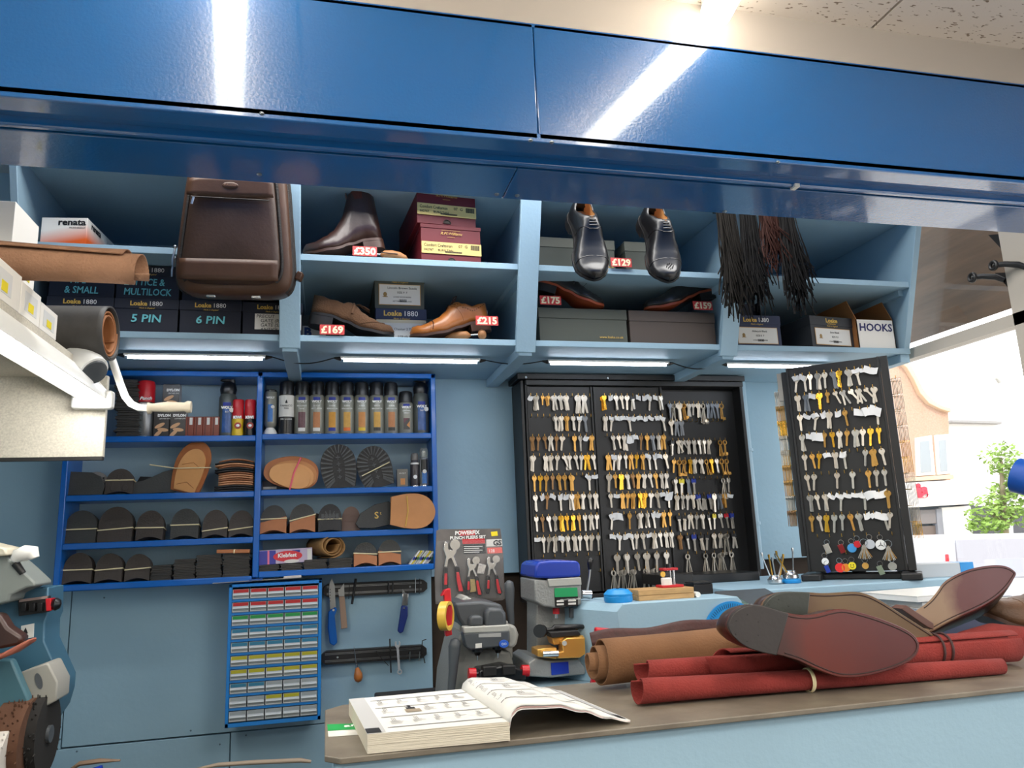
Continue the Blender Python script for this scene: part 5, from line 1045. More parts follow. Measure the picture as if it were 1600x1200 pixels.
# the black cabinet
KY = 2.672; KZ0 = 1.157; KZ1 = 1.905; KX0 = .690; KX1 = 1.585
t = KC = thing('key_cabinet', 'black steel key cabinet with hooked boards of key blanks on the wall', 'key cabinet', (KX0, KY, KZ0))
w = KX1 - KX0; h = KZ1 - KZ0
xa = at(931, 700, Y=KY).x - KX0; xb = at(1041, 700, Y=KY).x - KX0
part('left_panel', MB().box(.025, xa - .003, 0, .012, .0, h).box(.025, .033, -.008, .0, 0, h).box(xa - .011, xa - .003, -.008, 0, 0, h), BLACK, t, bev=.001)
part('middle_panel', MB().box(xa, xb - .003, 0, .012, .0, h).box(xa, xa + .008, -.008, 0, 0, h).box(xb - .011, xb - .003, -.008, 0, 0, h), BLACK, t, bev=.001)
part('right_panel', MB().box(xb, w, .045, .057, 0, h), BLACK, t)
part('casing', MB().box(0, .012, -.012, .125, -.02, h + .02).box(.016, .024, -.012, .1, -.02, h + .02).box(w, w + .014, -.012, .125, -.02, h + .02).box(0, w, .118, .125, -.02, h + .02), BLACK, t, bev=.002)
part('top_rail', MB().box(-.012, w + .022, -.022, .125, h + .024, h + .045), BLACK, t, bev=.002); part('lower_rail', MB().box(.02, w + .014, -.018, .115, h + .002, h + .022), BLACK, t, bev=.002); part('bottom_rail', MB().box(0, w + .014, -.012, .12, -.03, -.006), BLACK, t, bev=.002)
for x in (.02, .34, .64): part('rivet', MB().cyl((x, -.0245, h + .030), (x, -.022, h + .030), .004, n=12), CHROME, t)
ML = Matrix.Translation((0, KY, 0)); MR_ = Matrix.Translation((0, KY + .045, 0))
def zy(px, py, Y): return at(px, py, Y=Y).z
Lx0, Lx1 = at(829, 617, Y=KY - .015).x, at(921, 617, Y=KY - .015).x
LROWS = [(617, 'pnssnnn.xx.'), (649, '....nnbNpd.'), (680, 'zzznzo.qnpb'), (710, 'n.nnntonngn'), (741, 'bgbzbbb..pp'), (771, 'npzpppnbnnn'), (804, 'NznngggqNnN'), (836, 'pnnnpnnnnnn')]
for r_, (py, code) in enumerate(LROWS): hook_row(KC, ML, code, Lx0, Lx1, zy(875, py + 3, KY), ORD[r_ + 1], 'left black key panel')
for r_, py in enumerate((869, 895)): hook_row(KC, ML, '......', Lx0 + .02, Lx1, zy(890, py, KY), 'nine', 'left black key panel')
Mx0, Mx1 = at(944, 617, Y=KY - .015).x, at(1032, 617, Y=KY - .015).x
MROWS = [(617, 'gpnnnkppppN'), (649, 'Npppppppppp'), (679, '.nnnPpzbdnb'), (709, 'bpnnbgbpppn'), (739, 'xbgnzbonbnn'), (769, 'npbbbggonpP'), (800, 'pP.b.nNppqb'), (832, 'ppppNnpNnnn')]
for r_, (py, code) in enumerate(MROWS): hook_row(KC, ML, code.replace('.', '.'), Mx0, Mx1, zy(988, py + 3, KY), ORD[r_ + 1], 'middle black key panel')
hook_row(KC, ML, 'xxxxxx', at(964, 864, Y=KY - .015).x, at(1046, 864, Y=KY - .015).x - .012, zy(1000, 866, KY), 'nine', 'middle black key panel', .3)
hook_row(KC, ML, 'lllll', at(958, 890, Y=KY - .015).x, at(1025, 890, Y=KY - .015).x, zy(1000, 889, KY), 'ten', 'middle black key panel', 1)
KR = KY + .045
Rx0, Rx1 = at(1046, 629, Y=KR - .015).x, at(1127, 629, Y=KR - .015).x
RROWS = [(629, 'dlxmoonldddm'), (656, 'ndd........'), (686, 'kttnNNnn.mm'), (716, 'bmmgnnmgnmm'), (746, 'nYdB....lN'), (771, 'nnnNBkBxdbp'), (802, 'kknnnkYWRB'), (833, 'zkBkknnlk')]
for r_, (py, code) in enumerate(RROWS): hook_row(KC, MR_, code, Rx0, Rx1, zy(1085, py + 3, KR), ORD[r_ + 1], 'right recessed key panel', .75)
hook_row(KC, MR_, 'X.XXXX', at(1074, 862, Y=KR - .015).x, at(1150, 862, Y=KR - .015).x - .02, zy(1110, 864, KR), 'nine', 'right recessed key panel', 1)
# ---- revolving stand by the window
a = at(1252, 740, Y=2.30); b = at(1392, 740, Y=2.12)
SX, SY = a.x, a.y; yaw = math.atan2(b.y - a.y, b.x - a.x); SW = math.hypot(b.x - a.x, b.y - a.y); SZ0 = at(1330, 893, Y=2.21).z; SZ1 = at(1300, 567, Y=2.21).z
t = KS = thing('key_stand', 'black revolving key stand with hooked boards on a flat foot by the window', 'key stand', (SX, SY, 1.18), yaw)
hz = SZ1 - 1.18; z00 = SZ0 - 1.18
part('front_board', MB().box(-.012, SW + .012, 0, .014, z00, hz).box(-.012, -.004, -.008, .002, z00, hz).box(SW + .004, SW + .012, -.008, .002, z00, hz), BLACK, t, bev=.001)
part('left_fin', MB().box(-.030, -.014, .01, .17, z00 + .05, hz - .01), BLACK, t, bev=.001); part('fin_edge', MB().box(-.046, -.031, .012, .022, hz - .11, hz - .012), mat('brushed_edge', (180, 172, 160), .4), t)
part('right_fin', MB().box(SW + .0125, SW + .036, -.006, .18, z00, hz), BLACK, t, bev=.001); part('back_board', MB().box(0, SW, .15, .162, z00, hz - .02), BLACK, t)
for x in (.012, SW - .012): part('screw_cap', MB().cyl((x, -.003, hz - .025), (x, 0, hz - .025), .005, n=12), BLKP, t)
part('spindle', MB().cyl((SW / 2, .08, .012), (SW / 2, .08, z00 + .02), .022, n=20), BLACK, t); part('foot', MB().box(-.01, SW + .02, .02, .10, 0, .02).box(-.03, .03, -.06, .16, 0, .022).box(SW - .01, SW + .05, -.06, .16, 0, .022), BLACK, t, bev=.004)
MS = Matrix.Translation((SX, SY, 0)) @ Matrix.Rotation(yaw, 4, 'Z')
SROWS = [('ppnnndgnppP', 588, 583), ('NdpgsttttTn', 618, 610), ('npppnpb.PPP', 650, 641), ('npPbgnbnngg', 680, 673), ('nbgpNp..nbn', 710, 705), ('nn..n.n.bnn', 742, 737), ('nnnpppppPPb', 773, 768), ('bngNnbnppPn', 806, 802)]
nrow = len(SROWS)
for r_, (code, ya, yb) in enumerate(SROWS):
    z = SZ1 - .035 - r_ * (at(1280, 588, Y=2.27).z - at(1285, 806, Y=2.27).z) / 7
    hook_row(KS, MS, code.replace('T', 't'), .018, SW - .018, z, ORD[r_ + 1], 'front of the key stand by window', .35, group='key blanks on the black boards')
ZF = SZ1 - .035 - 8 * (at(1280, 588, Y=2.27).z - at(1285, 806, Y=2.27).z) / 7
hook_row(KS, MS, '.......', .03, SW - .02, ZF, 'nine', 'front of the key stand by window'); hook_row(KS, MS, '....', .05, SW - .04, ZF - .055, 'ten', 'front of the key stand by window')
# keys hung edge-on at both sides of the stand
def side_keys(x, sgn, rows, lbl, y0):
    Ms = MS @ Matrix.Translation((x, 0, 0)) @ Matrix.Rotation(sgn * math.pi / 2, 4, 'Z')
    for r_ in range(rows):
        z = SZ1 - .075 - r_ * .052
        for c_ in range(2):
            base = Ms @ Vector((y0 * sgn + sgn * c_ * .05, 0, z))
            hookcount['key_stand'].append((base, Ms)); kk = rnd.choice('nbzgNon'); me = KT[kk][1]
            for k in range(7):
                pos = Ms @ Vector((y0 * sgn + sgn * c_ * .05 + rnd.uniform(-.003, .003), -.006 - k * .0042, z - .002)); 
                if k == 6 and c_ == 0: 
                    o = put('key', me, None, pos, (0, 0, Ms.to_euler().z)); tag(o, '%s key outermost in row %s of the %s side of the stand' % (KT[kk][0], ORD[r_ + 1], lbl), 'key', 'key blanks on the black boards')
                else: to_stack(me, Matrix.Translation(pos) @ Ms.to_3x3().to_4x4() @ Matrix.Rotation(rnd.uniform(-.08, .08), 4, 'Y'))
side_keys(-.031, -1, 9, 'left', .03)
side_keys(SW + .035, 1, 10, 'right', .03)
# hooks: the first hundred of each board are parts, the rest of the cabinet's one part
for nm, lst in hookcount.items():
    root = COL.objects[nm]; inv = root.matrix_basis.inverted() if False else (Matrix.Translation(root.location) @ root.rotation_euler.to_matrix().to_4x4()).inverted()
    q = MB()
    for i, (P, M) in enumerate(lst):
        MM = inv @ Matrix.Translation(P) @ M.to_3x3().to_4x4()
        if i < 100: o = put('hook', hookm, root); o.matrix_local = MM; o.matrix_basis = MM
        else:
            base = len(q.v); q.v += [tuple(MM @ v.co) for v in hookm.vertices]; q.f += [tuple(k + base for k in p.vertices) for p in hookm.polygons]; q.m += [0] * len(hookm.polygons)
    if q.v: o = part('remaining_hooks', q, BRASS, root); o['kind'] = 'stuff'
tag(part('stacked_keys', STACK, SMATS, None, smooth=40), 'further key blanks hanging behind the front ones on the black boards', 'keys', kind='stuff')
# key fobs at the foot of the stand
def fob(label, px, py, col, r=.014, shape='disc', ring=True):
    f = (px - 1252) / 140 * SW + .0; P = MS @ Vector((f, -.018, 0)); z = at(px, py, Y=P.y).z
    t = thing('key_fob', label, 'key fob', (P.x, P.y, z), yaw + rnd.uniform(-.2, .2))
    q = MB(); q.loft([(.008 * math.cos(s), -.001, .008 + r + .008 * math.sin(s)) for s in [k * math.pi / 7 for k in range(15)]], .0009, 6); part('split_ring', q, CHROME, t)
    if shape == 'disc': part('disc', MB().cyl((0, -.002, 0), (0, .002, 0), r, n=24), col, t, bev=.0006)
    else: part('plate', MB().box(-r * .7, r * .7, -.002, .002, -r * 1.2, r * 1.2, rot=(0, R(-18), 0)), col, t, bev=.001)
    return t
WD = mat('fob_white', (232, 232, 230), .3); 
t = fob('round white key fob with a three-pointed star', 1363, 852, WD, .016); q = MB()
for k in range(3): a_ = R(90 + 120 * k); q.prism([(.012 * math.cos(a_), .012 * math.sin(a_)), (.002 * math.cos(a_ + 1), .002 * math.sin(a_ + 1)), (.002 * math.cos(a_ - 1), .002 * math.sin(a_ - 1))], -.0026, -.002, 'y')
part('star', q, INK, t)
fob('round grey white key fob behind the bunch of small keys', 1347, 851, mat('fob_grey', (190, 194, 200), .3), .015)
fob('round blue key fob with a plain red centre', 1319, 857, mat('fob_sky', (70, 150, 210), .3), .014); fob('small red key fob tucked behind the blue one', 1328, 851, PLR, .011)
fob('silver rectangular key fob hanging at the left', 1281, 858, NICK, .013, 'plate'); fob('dark red rectangular key fob next to the silver one', 1303, 858, mat('fob_dark_red', (120, 20, 24), .3), .012, 'plate')
fob('round white key fob at the lower left', 1275, 878, WD, .011); fob('royal blue square key fob at the bottom left', 1277, 890, PLB, .010, 'plate'); fob('bright red round key fob at the bottom', 1297, 888, mat('fob_red', (226, 40, 40), .35), .015); fob('orange round key fob half hidden behind the red one', 1306, 888, mat('fob_orange', (220, 130, 40), .35), .013)
t = fob('yellow round key fob with dark eyes and a smile', 1316, 885, PLY, .012); q = MB(); q.ell((-.004, -.003, .003), (.0014, .0008, .002), 8, 5).ell((.004, -.003, .003), (.0014, .0008, .002), 8, 5).loft([(-.006, -.0028, -.002), (0, -.0028, -.006), (.006, -.0028, -.002)], .0008, 5); part('face_print', q, INK, t)
fob('small amber round key fob beside the yellow one', 1336, 885, mat('fob_amber', (200, 150, 70), .4), .010); fob('silver round key fob at the lower right', 1376, 886, NICK, .013); fob('small banknote-print key fob at the bottom middle', 1358, 892, mat('fob_green', (120, 132, 110), .5), .012, 'plate')
def bunch(label, px, py):
    f = (px - 1252) / 140 * SW; P = MS @ Vector((f, -.024, 0)); z = at(px, py, Y=P.y).z
    t = thing('key_bunch', label, 'keys', (P.x, P.y, z), yaw); q = MB(); q.loft([(.011 * math.cos(s), 0, .011 * math.sin(s)) for s in [k * math.pi / 8 for k in range(17)]], .0011, 6); part('split_ring', q, CHROME, t)
    for k in range(9): put('small_key', KT['n' if k % 3 else 's'][1], t, (.0, -.003 - .0014 * k, -.010), (0, R(-28 + 7 * k), 0)).scale = (.42, 1, .85 if k % 3 else 1.25)
bunch('splayed bunch of small nickel and brass keys on a ring, left of two', 1338, 848); bunch('splayed bunch of small nickel and brass keys on a ring, right of two', 1374, 850)
# ================================================================ machines behind the counter
def trace(parent, name, px, Y, d0, d1, mt, bev=.002, smooth=35, org=None, label=None):
    """front outline measured on the plane Y, built from Y+d0 to Y+d1 as a solid"""
    o = org if org is not None else parent.location
    pts = [at(a, b, Y=Y + d0) for a, b in px]
    return part(name, MB().prism([(p.x - o[0], p.z - o[2]) for p in pts], Y + d0 - o[1], Y + d1 - o[1], 'y'), mt, parent, bev=bev, smooth=smooth, label=label)
def rod(parent, name, pxs, rad, mt, n=14, sy=1, smooth=50, caps=True):
    o = parent.location; pts = [at(a, b, Y=y) - o for a, b, y in pxs]
    return part(name, MB().loft(pts, rad, n, sy=sy, caps=caps), mt, parent, smooth=smooth)
GREY = mat('machine_grey', (126, 128, 124), .45, bump=.4, bscale=150); GREYL = mat('machine_light_grey', (168, 168, 162), .4, bump=.2, bscale=150); GREYD = mat('machine_dark_grey', (72, 76, 80), .4, bump=.2); HAM = mat('hammered_grey', (142, 144, 142), .4, .2, bump=.8, bscale=160)
BCAP = mat('cobalt_plastic', (14, 52, 160), .25); BRM = mat('brass_block', (224, 170, 84), .3, .6)
t = thing('dark_stand', 'dark low stand under the grey key cutting machine', 'stand', (.13, 1.8, 0)); part('stand_body', MB().box(0, .35, 0, .42, 0, .962), mat('stand_black', (30, 28, 27), .6), t, bev=.004)
YM = 1.93; c = at(752, 1080, Y=YM); t = thing('key_cutting_machine', 'grey key cutting machine with dark twin-spindle head and red vice knobs', 'machine', (c.x, YM, .976))
trace(t, 'base', [(697, 1106), (700, 1062), (712, 1010), (722, 985), (738, 1015), (798, 1018), (808, 1060), (812, 1106)], YM, .02, .22, GREY, .006)
trace(t, 'column', [(712, 1012), (720, 940), (728, 930), (800, 975), (802, 1030), (740, 1040)], YM, .08, .2, GREYL, .006)
trace(t, 'head', [(709, 945), (713, 942), (752, 939), (784, 944), (791, 962), (793, 984), (728, 984), (716, 968)], YM, .0, .18, GREYD, .008)
trace(t, 'left_cover', [(733, 978), (734, 966), (740, 962), (752, 962), (756, 967), (756, 979)], YM, -.025, .02, GREYD, .006); trace(t, 'right_cover', [(759, 984), (759, 955), (765, 950), (784, 950), (791, 958), (792, 982)], YM, -.03, .02, GREYD, .008)
trace(t, 'front_band', [(724, 980), (796, 976), (797, 987), (725, 990)], YM, -.035, .0, GREYL, .003); trace(t, 'control_face', [(724, 989), (796, 985), (797, 1003), (790, 1010), (735, 1016), (728, 1012)], YM, -.035, .01, GREYD, .004)
trace(t, 'button_strip', [(748, 991), (783, 989), (783, 995), (748, 996)], YM, -.037, -.034, mat('button_grey', (160, 160, 158), .5), 0); trace(t, 'sticker', [(743, 1006), (753, 1005), (753, 1012), (743, 1013)], YM, -.037, -.034, PAPER, 0)
c = at(782, 1003, Y=YM) - t.location; part('oval_badge', MB().prism([(c.x + .012 * math.cos(s), c.z + .009 * math.sin(s)) for s in [k * math.pi / 9 for k in range(18)]], -.039, -.033, 'y'), mat('badge_blue', (40, 90, 190), .4), t); text('OO', .008, INKW, t, (c.x, -.0395, c.z - .003))
trace(t, 'side_drum', [(795, 975), (806, 978), (811, 992), (808, 1008), (800, 1014), (792, 1012)], YM, .0, .1, GREYL, .01)
for px, y0, y1 in [(746, 1012, 1032), (778, 1008, 1030)]:
    rod(t, 'spindle', [(px, y0, YM - .01), (px, y0 + 6, YM - .01), (px, y0 + 7, YM - .01), (px, y0 + 12, YM - .01)], [.014, .014, .010, .006], BLKP); rod(t, 'cutter', [(px, y0 + 11, YM - .01), (px, y1, YM - .01)], [.0025, .0015], CHROME)
rod(t, 'left_lever', [(703, 1100, YM - .02), (708, 1048, YM - .02), (710, 1010, YM - .02), (712, 1001, YM - .02), (713, 997, YM - .02)], [.008, .011, .015, .013, .004], GREYD); rod(t, 'right_lever', [(799, 976, YM + .03), (797, 950, YM + .03), (796, 920, YM + .03), (795, 911, YM + .03), (794, 907, YM + .03)], [.008, .010, .013, .012, .004], GREYD)
trace(t, 'vice', [(749, 1048), (790, 1040), (822, 1048), (822, 1062), (748, 1070)], YM, -.05, .02, BLKP, .003); trace(t, 'jaw', [(755, 1042), (776, 1041), (776, 1056), (755, 1058)], YM, -.06, -.03, BLACK, .002); trace(t, 'jaw', [(786, 1040), (806, 1040), (806, 1054), (786, 1056)], YM, -.06, -.03, BLACK, .002)
for a, b in ((732, 743), (815, 826)):
    rod(t, 'vice_knob', [(a, 1053 if a < 800 else 1048, YM - .04), (b, 1053 if a < 800 else 1048, YM - .04)], [.0135, .0135], RED, 20); 
rod(t, 'vice_screw', [(742, 1053, YM - .04), (817, 1048, YM - .04)], [.004, .004], BLACK)
# tape dispenser at its left
t = thing('tape_holder', 'red tape dispenser with a roll of yellow tape beside the pliers pack', 'tape dispenser', (at(703, 990, Y=1.9).x, 1.9, at(703, 990, Y=1.9).z)); trace(t, 'red_frame', [(695, 922), (704, 919), (707, 955), (706, 985), (707, 992), (697, 995), (696, 985), (697, 955), (694, 930), (689, 932)], 1.9, -.012, .012, RED, .002)
c = at(696, 962, Y=1.885) - t.location; q = MB(); n = 28; a_ = R(-30)
for (r0, r1, y0, y1) in [(.026, .034, -.010, .010)]:
    vs = []
    for k in range(n):
        s = 2 * math.pi * k / n
        for r_, y in ((r0, y0), (r1, y0), (r1, y1), (r0, y1)): vs.append((r_ * math.cos(s), y, r_ * math.sin(s)))
    q.add(vs, [(4 * k + j, 4 * k + (j + 1) % 4, 4 * ((k + 1) % n) + (j + 1) % 4, 4 * ((k + 1) % n) + j) for k in range(n) for j in range(4)])
part('tape_roll', q, mat('yellow_tape', (220, 180, 70), .3), t, (c.x, -.02, c.z), (0, R(20), R(62)))
# vertical key mill with blue cap
YN = 1.95; t = thing('key_mill', 'silver upright key milling machine with a cobalt blue cap and brass vice', 'machine', (at(872, 1055, Y=YN).x, YN, 1.0))
trace(t, 'foot', [(824, 1057), (826, 1036), (836, 1029), (862, 1032), (905, 1030), (915, 1045), (915, 1054), (862, 1059)], YN, -.04, .14, HAM, .003); trace(t, 'blue_plate', [(861, 1036), (888, 1034), (889, 1052), (862, 1055)], YN, -.043, -.038, BCAP, 0)
trace(t, 'column', [(838, 1030), (838, 940), (850, 930), (898, 948), (900, 985), (870, 1010), (868, 1030)], YN, .03, .13, HAM, .004)
trace(t, 'head', [(835, 905), (857, 907), (908, 903), (909, 945), (866, 950), (850, 948), (836, 940)], YN, -.03, .12, HAM, .004)
trace(t, 'head_rim', [(856, 905), (908, 902), (909, 914), (858, 917)], YN, -.036, -.02, GREYL, .002); trace(t, 'blue_cap', [(835, 903), (837, 884), (842, 878), (858, 876), (902, 876), (907, 881), (908, 901), (860, 904)], YN, -.034, .12, BCAP, .007)
trace(t, 'green_plate', [(866.5, 919), (902, 918), (903, 932), (867, 933)], YN, -.033, -.029, mat('plate_green', (24, 150, 90), .4), 0); trace(t, 'spec_plate', [(867, 933), (903, 932), (903, 947), (868, 948)], YN, -.033, -.029, BLKP, 0)
c = at(885, 936, Y=YN) - t.location; text('KEY CUTTING MACHINE', .0048, INKW, t, (c.x, -.034, c.z)); 
for k in range(2): trace(t, 'white_strip', [(870, 938 + 5 * k), (881, 937.5 + 5 * k), (881, 940.5 + 5 * k), (870, 941 + 5 * k)], YN, -.034, -.032, PAPER, 0); trace(t, 'white_strip', [(888, 937 + 5 * k), (900, 936.5 + 5 * k), (900, 939.5 + 5 * k), (888, 940 + 5 * k)], YN, -.034, -.032, PAPER, 0)
rod(t, 'red_chuck', [(869, 950, YN), (869, 959, YN)], .009, RED, 18); rod(t, 'spindle', [(869, 959, YN), (869, 966, YN)], .005, CHROME); rod(t, 'spindle', [(892.5, 950, YN), (892.5, 965, YN)], .006, GREYD)
rod(t, 'side_knob', [(836, 925, YN - .02), (848, 927, YN - .02), (855, 929, YN - .02)], [.004, .008, .006], BLKP); rod(t, 'hub', [(909, 928, YN), (923, 929, YN)], [.010, .012], CHROME, 18); rod(t, 'lever', [(917, 925, YN), (921, 900, YN), (922, 886, YN)], [.0035, .003, .003], STEEL, 10); rod(t, 'lever_knob', [(922, 890, YN), (922, 880, YN), (923, 874, YN), (923, 871, YN)], [.005, .008, .009, .004], BLKP)
rod(t, 'vice_wheel', [(843, 986, YN - .05), (846, 986, YN - .03)], [.016, .016], BLKP, 22); rod(t, 'vice_rod', [(846, 985, YN - .03), (860, 984, YN - .03), (864, 984, YN - .03), (866, 981, YN - .03), (900, 980, YN - .03), (905, 979, YN - .03), (937, 979, YN - .03)], [.005, .005, .007, .008, .008, .006, .003], BLKP)
trace(t, 'upper_vice', [(858, 988), (904, 985), (908, 993), (862, 997)], YN, -.06, .0, BLACK, .002); trace(t, 'brass_block', [(862, 996), (912, 993), (913, 1002), (866, 1008)], YN, -.05, .0, BRM, .002); trace(t, 'brass_block', [(878, 1003), (886, 997), (914, 996), (915, 1022), (906, 1028), (872, 1029), (872, 1020), (880, 1018)], YN, -.07, -.03, BRM, .002)
trace(t, 'brass_block', [(840, 1026), (840, 1015), (850, 1013), (870, 1012), (870, 1030)], YN, -.06, .0, BRM, .002); rod(t, 'slide_rod', [(848, 1022, YN - .07), (872, 1021, YN - .07)], .007, CHROME, 14); rod(t, 'bolt', [(882, 1005, YN - .072), (882, 1005, YN - .068)], .006, GREYL, 14)
# blister pack of pliers
YP = 2.122; t = thing('pliers_pack', 'carded set of three punch pliers hanging by the shelf unit', 'tool pack', (at(733, 940, Y=YP).x, YP, at(733, 942, Y=YP).z))
trace(t, 'card_back', [(682, 829), (688, 827), (782, 826), (786, 860), (789, 935), (785, 938), (681, 944), (679, 900)], YP, 0, .004, mat('grey_card_print', (116, 110, 106), .5, var=.5, vscale=9, var2=(70, 66, 66)), 0)
trace(t, 'clear_blister', [(684, 845), (786, 843), (787, 934), (681, 941)], YP, -.028, -.002, mat('blister', (225, 228, 230), .06, alpha=.05), .004)
trace(t, 'red_title', [(717, 829), (742, 828), (743, 836), (718, 837)], YP, -.001, 0, RED, 0); trace(t, 'yellow_sticker', [(767, 831), (777, 830), (778, 837), (768, 838)], YP, -.001, 0, mat('sticker_yellow', (240, 216, 30), .5), 0)
def ptxt(s, size, px, py, m_, Y, par, dy=-.0016, bold=0, al='CENTER'): c = at(px, py, Y=Y) - par.location; return text(s, size, m_, par, (c.x, Y - par.location.y + dy, c.z), bold=bold, align=al)
ptxt('POWERFIX', .014, 730, 835, INKW, YP, t, bold=.04); ptxt('PUNCH PLIERS SET', .012, 731, 842, INKW, YP, t, bold=.03); trace(t, 'red_panel', [(722, 842), (757, 841), (758, 849), (723, 850)], YP, -.0012, 0, RED, 0); trace(t, 'black_panel', [(723, 851), (758, 850), (759, 865), (724, 866)], YP, -.0012, 0, BLKP, 0)
for k in range(4): trace(t, 'text_line', [(725, 853.5 + 3 * k), (754 - 5 * (k % 2), 853 + 3 * k), (754 - 5 * (k % 2), 854 + 3 * k), (725, 854.5 + 3 * k)], YP, -.0016, -.001, INKW, 0)
trace(t, 'white_panel', [(760, 843), (784, 842), (785, 853), (760, 854)], YP, -.0012, 0, PAPER, 0); ptxt('GS', .020, 777, 852, INK, YP, t, bold=.05); trace(t, 'guarantee_panel', [(761, 856), (784, 855), (785, 864), (762, 865)], YP, -.0012, 0, mat('salmon_print', (220, 90, 80), .5), 0); ptxt('128', .012, 768, 863, INKW, YP, t)
def plier(px, py, sc, nm):
    def pp(l): return [(px + x * sc, py + y * sc) for x, y in l]
    g = trace(t, 'plier_grip', pp([(-9, 34), (-3, 35), (-2, 60), (-5, 74), (-11, 72), (-11, 50)]), YP, -.020, -.006, BLKP, .002); trace(t, 'plier_grip', pp([(8, 33), (15, 33), (18, 55), (24, 68), (20, 76), (12, 72), (9, 50)]), YP, -.020, -.006, BLKP, .002)
    trace(t, 'red_inlay', pp([(-8, 44), (-4, 44), (-4, 62), (-9, 62)]), YP, -.023, -.019, RED, .001); trace(t, 'red_inlay', pp([(10, 42), (14, 42), (18, 60), (21, 72), (14, 72), (11, 56)]), YP, -.023, -.019, RED, .001)
    trace(t, 'steel_jaws', pp([(-9, 34), (-6, 18), (-10, 6), (-8, -6), (-3, -4), (-2, 6), (4, 8), (3, 0), (8, -4), (12, 2), (10, 12), (6, 18), (12, 32), (8, 34), (2, 20), (-2, 22), (-4, 34)]), YP, -.018, -.006, CHROME, .001)
    c = at(px + 6 * sc, py - 1 * sc, Y=YP) - t.location; part('punch_wheel', MB().cyl((c.x, -.024, c.z), (c.x, -.006, c.z), .014 * sc, n=18).cyl((c.x, -.027, c.z), (c.x, -.023, c.z), .004 * sc, n=10), CHROME, t)
plier(703, 852, 1.0, 'left'); plier(737, 876, .74, 'middle'); plier(768, 874, .74, 'right')
trace(t, 'rivet_bag', [(748, 880), (760, 883), (756, 897), (745, 896)], YP, -.012, -.006, mat('rivets', (200, 196, 190), .3, .6, bump=1, bscale=300), .001); trace(t, 'brass_rivets', [(733, 905), (744, 905), (745, 924), (734, 926)], YP, -.012, -.006, mat('rivets_brass', (180, 160, 110), .3, .6, bump=1, bscale=300), .001)
# ---- pale blue box with its things
YB = 1.80; t = thing('bench_box', 'pale blue chamfered box carrying small watch tools behind the leather', 'box', (at(925, 1000, Y=YB).x, YB, 1.0))
X0 = t.location.x; xr = at(1158, 930, Y=YB).x - X0; xl = at(963, 945, Y=YB).x - X0; H = at(1060, 938, Y=YB).z - 1.0
part('shell', MB().prism([(xl + .012, 0), (xl, H - .018), (xl + .018, H), (xr - .01, H), (xr, H - .012), (xr + .01, 0)], 0, .22, 'y').add([(xl + .012, 0, 0), (xl, 0, H - .018), (xl - .085, .20, H - .018), (xl - .10, .20, 0), (xl + .018, 0, H), (xl - .07, .20, H), (xl + .012, .22, 0), (xl, .22, H)], [(0, 1, 2, 3), (1, 4, 5, 2), (3, 2, 5, 7, 6), (4, 7, 5), (0, 3, 6)]), PALE, t, bev=.002)
BLD = mat('dial_blue', (30, 140, 210), .4); zt = 1.0 + H
c = at(1139, 984, Y=YB - .003); d = thing('battery_dial', 'round blue printed gauge disc fixed on the pale blue box front', 'dial', (c.x + .01, YB - .004, c.z - .01)); rr = .078
part('disc', MB().cyl((0, 0, 0), (0, .003, 0), rr, n=48), BLD, d); q = MB()
for k in range(30): a_ = R(70 + 5 * k); q.box(-.0006, .0006, -.0008, 0, rr * .80, rr * .93, rot=(0, math.pi / 2 - a_, 0), piv=(0, 0, 0))
for k in range(26): a_ = R(80 + 5 * k); q.box(-.0005, .0005, -.0008, 0, rr * .56, rr * .66, rot=(0, math.pi / 2 - a_, 0), piv=(0, 0, 0))
part('scale_marks', q, mat('scale_ink', (14, 50, 90), .5), d); text('renata', .017, INKW, d, (-.022, -.0008, .003), bold=.03)
def on_box(px, py): return at(px, py, Y=YB + .05)
c = at(966, 934, Y=YB + .06); t = thing('blue_case', 'round blue plastic case on the pale blue box', 'case', (c.x, YB + .06, zt)); part('case_base', MB().lathe([(.034, 0), (.036, .004), (.036, .014), (.034, .016)], 32), BLD, t); part('case_lid', MB().lathe([(.0355, .016), (.036, .020), (.026, .030), (.012, .032)], 32), BLD, t); part('knob', MB().cyl((0, 0, .031), (0, 0, .034), .004, n=12), INK, t)
c0 = at(998, 932, Y=YB + .04); c1 = at(1085, 931, Y=YB + .04); t = thing('wooden_block', 'pale wooden block box lying on the pale blue box', 'block', (c0.x, YB + .04, zt)); wb = c1.x - c0.x; WDB = mat('beech_wood', (190, 150, 98), .5, var=.25, vscale=20, stretch=(1, 6, 6)); part('lower_half', MB().box(0, wb, 0, .08, 0, .0125), WDB, t, bev=.001); part('upper_half', MB().box(0, wb, 0, .08, .013, .0265), WDB, t, bev=.001)
c = at(1049, 914, Y=YB + .07); t = thing('watch_press', 'small red and white press tool with posts on the wooden block', 'tool', (c.x, YB + .08, zt + .027)); part('red_foot', MB().box(-.030, .030, -.02, .02, 0, .006), RED, t, bev=.001); part('red_top', MB().box(-.020, .020, -.015, .015, .042, .048), RED, t, bev=.001); 
part('post', MB().cyl((.004, 0, .006), (.004, 0, .042), .002, n=12), CHROME, t); part('post', MB().cyl((.013, 0, .006), (.013, 0, .042), .003, n=12), CHROME, t); part('white_drum', MB().lathe([(.014, .006), (.014, .022), (.012, .024)], 24, c=(-.01, -.004, 0)), WHITE, t); part('screw_knob', MB().cyl((0, 0, .048), (0, 0, .058), .006, n=14), BLKP, t); part('brass_wheel', MB().cyl((-.019, -.006, .033), (-.019, .0, .033), .007, n=18), BRASS, t)
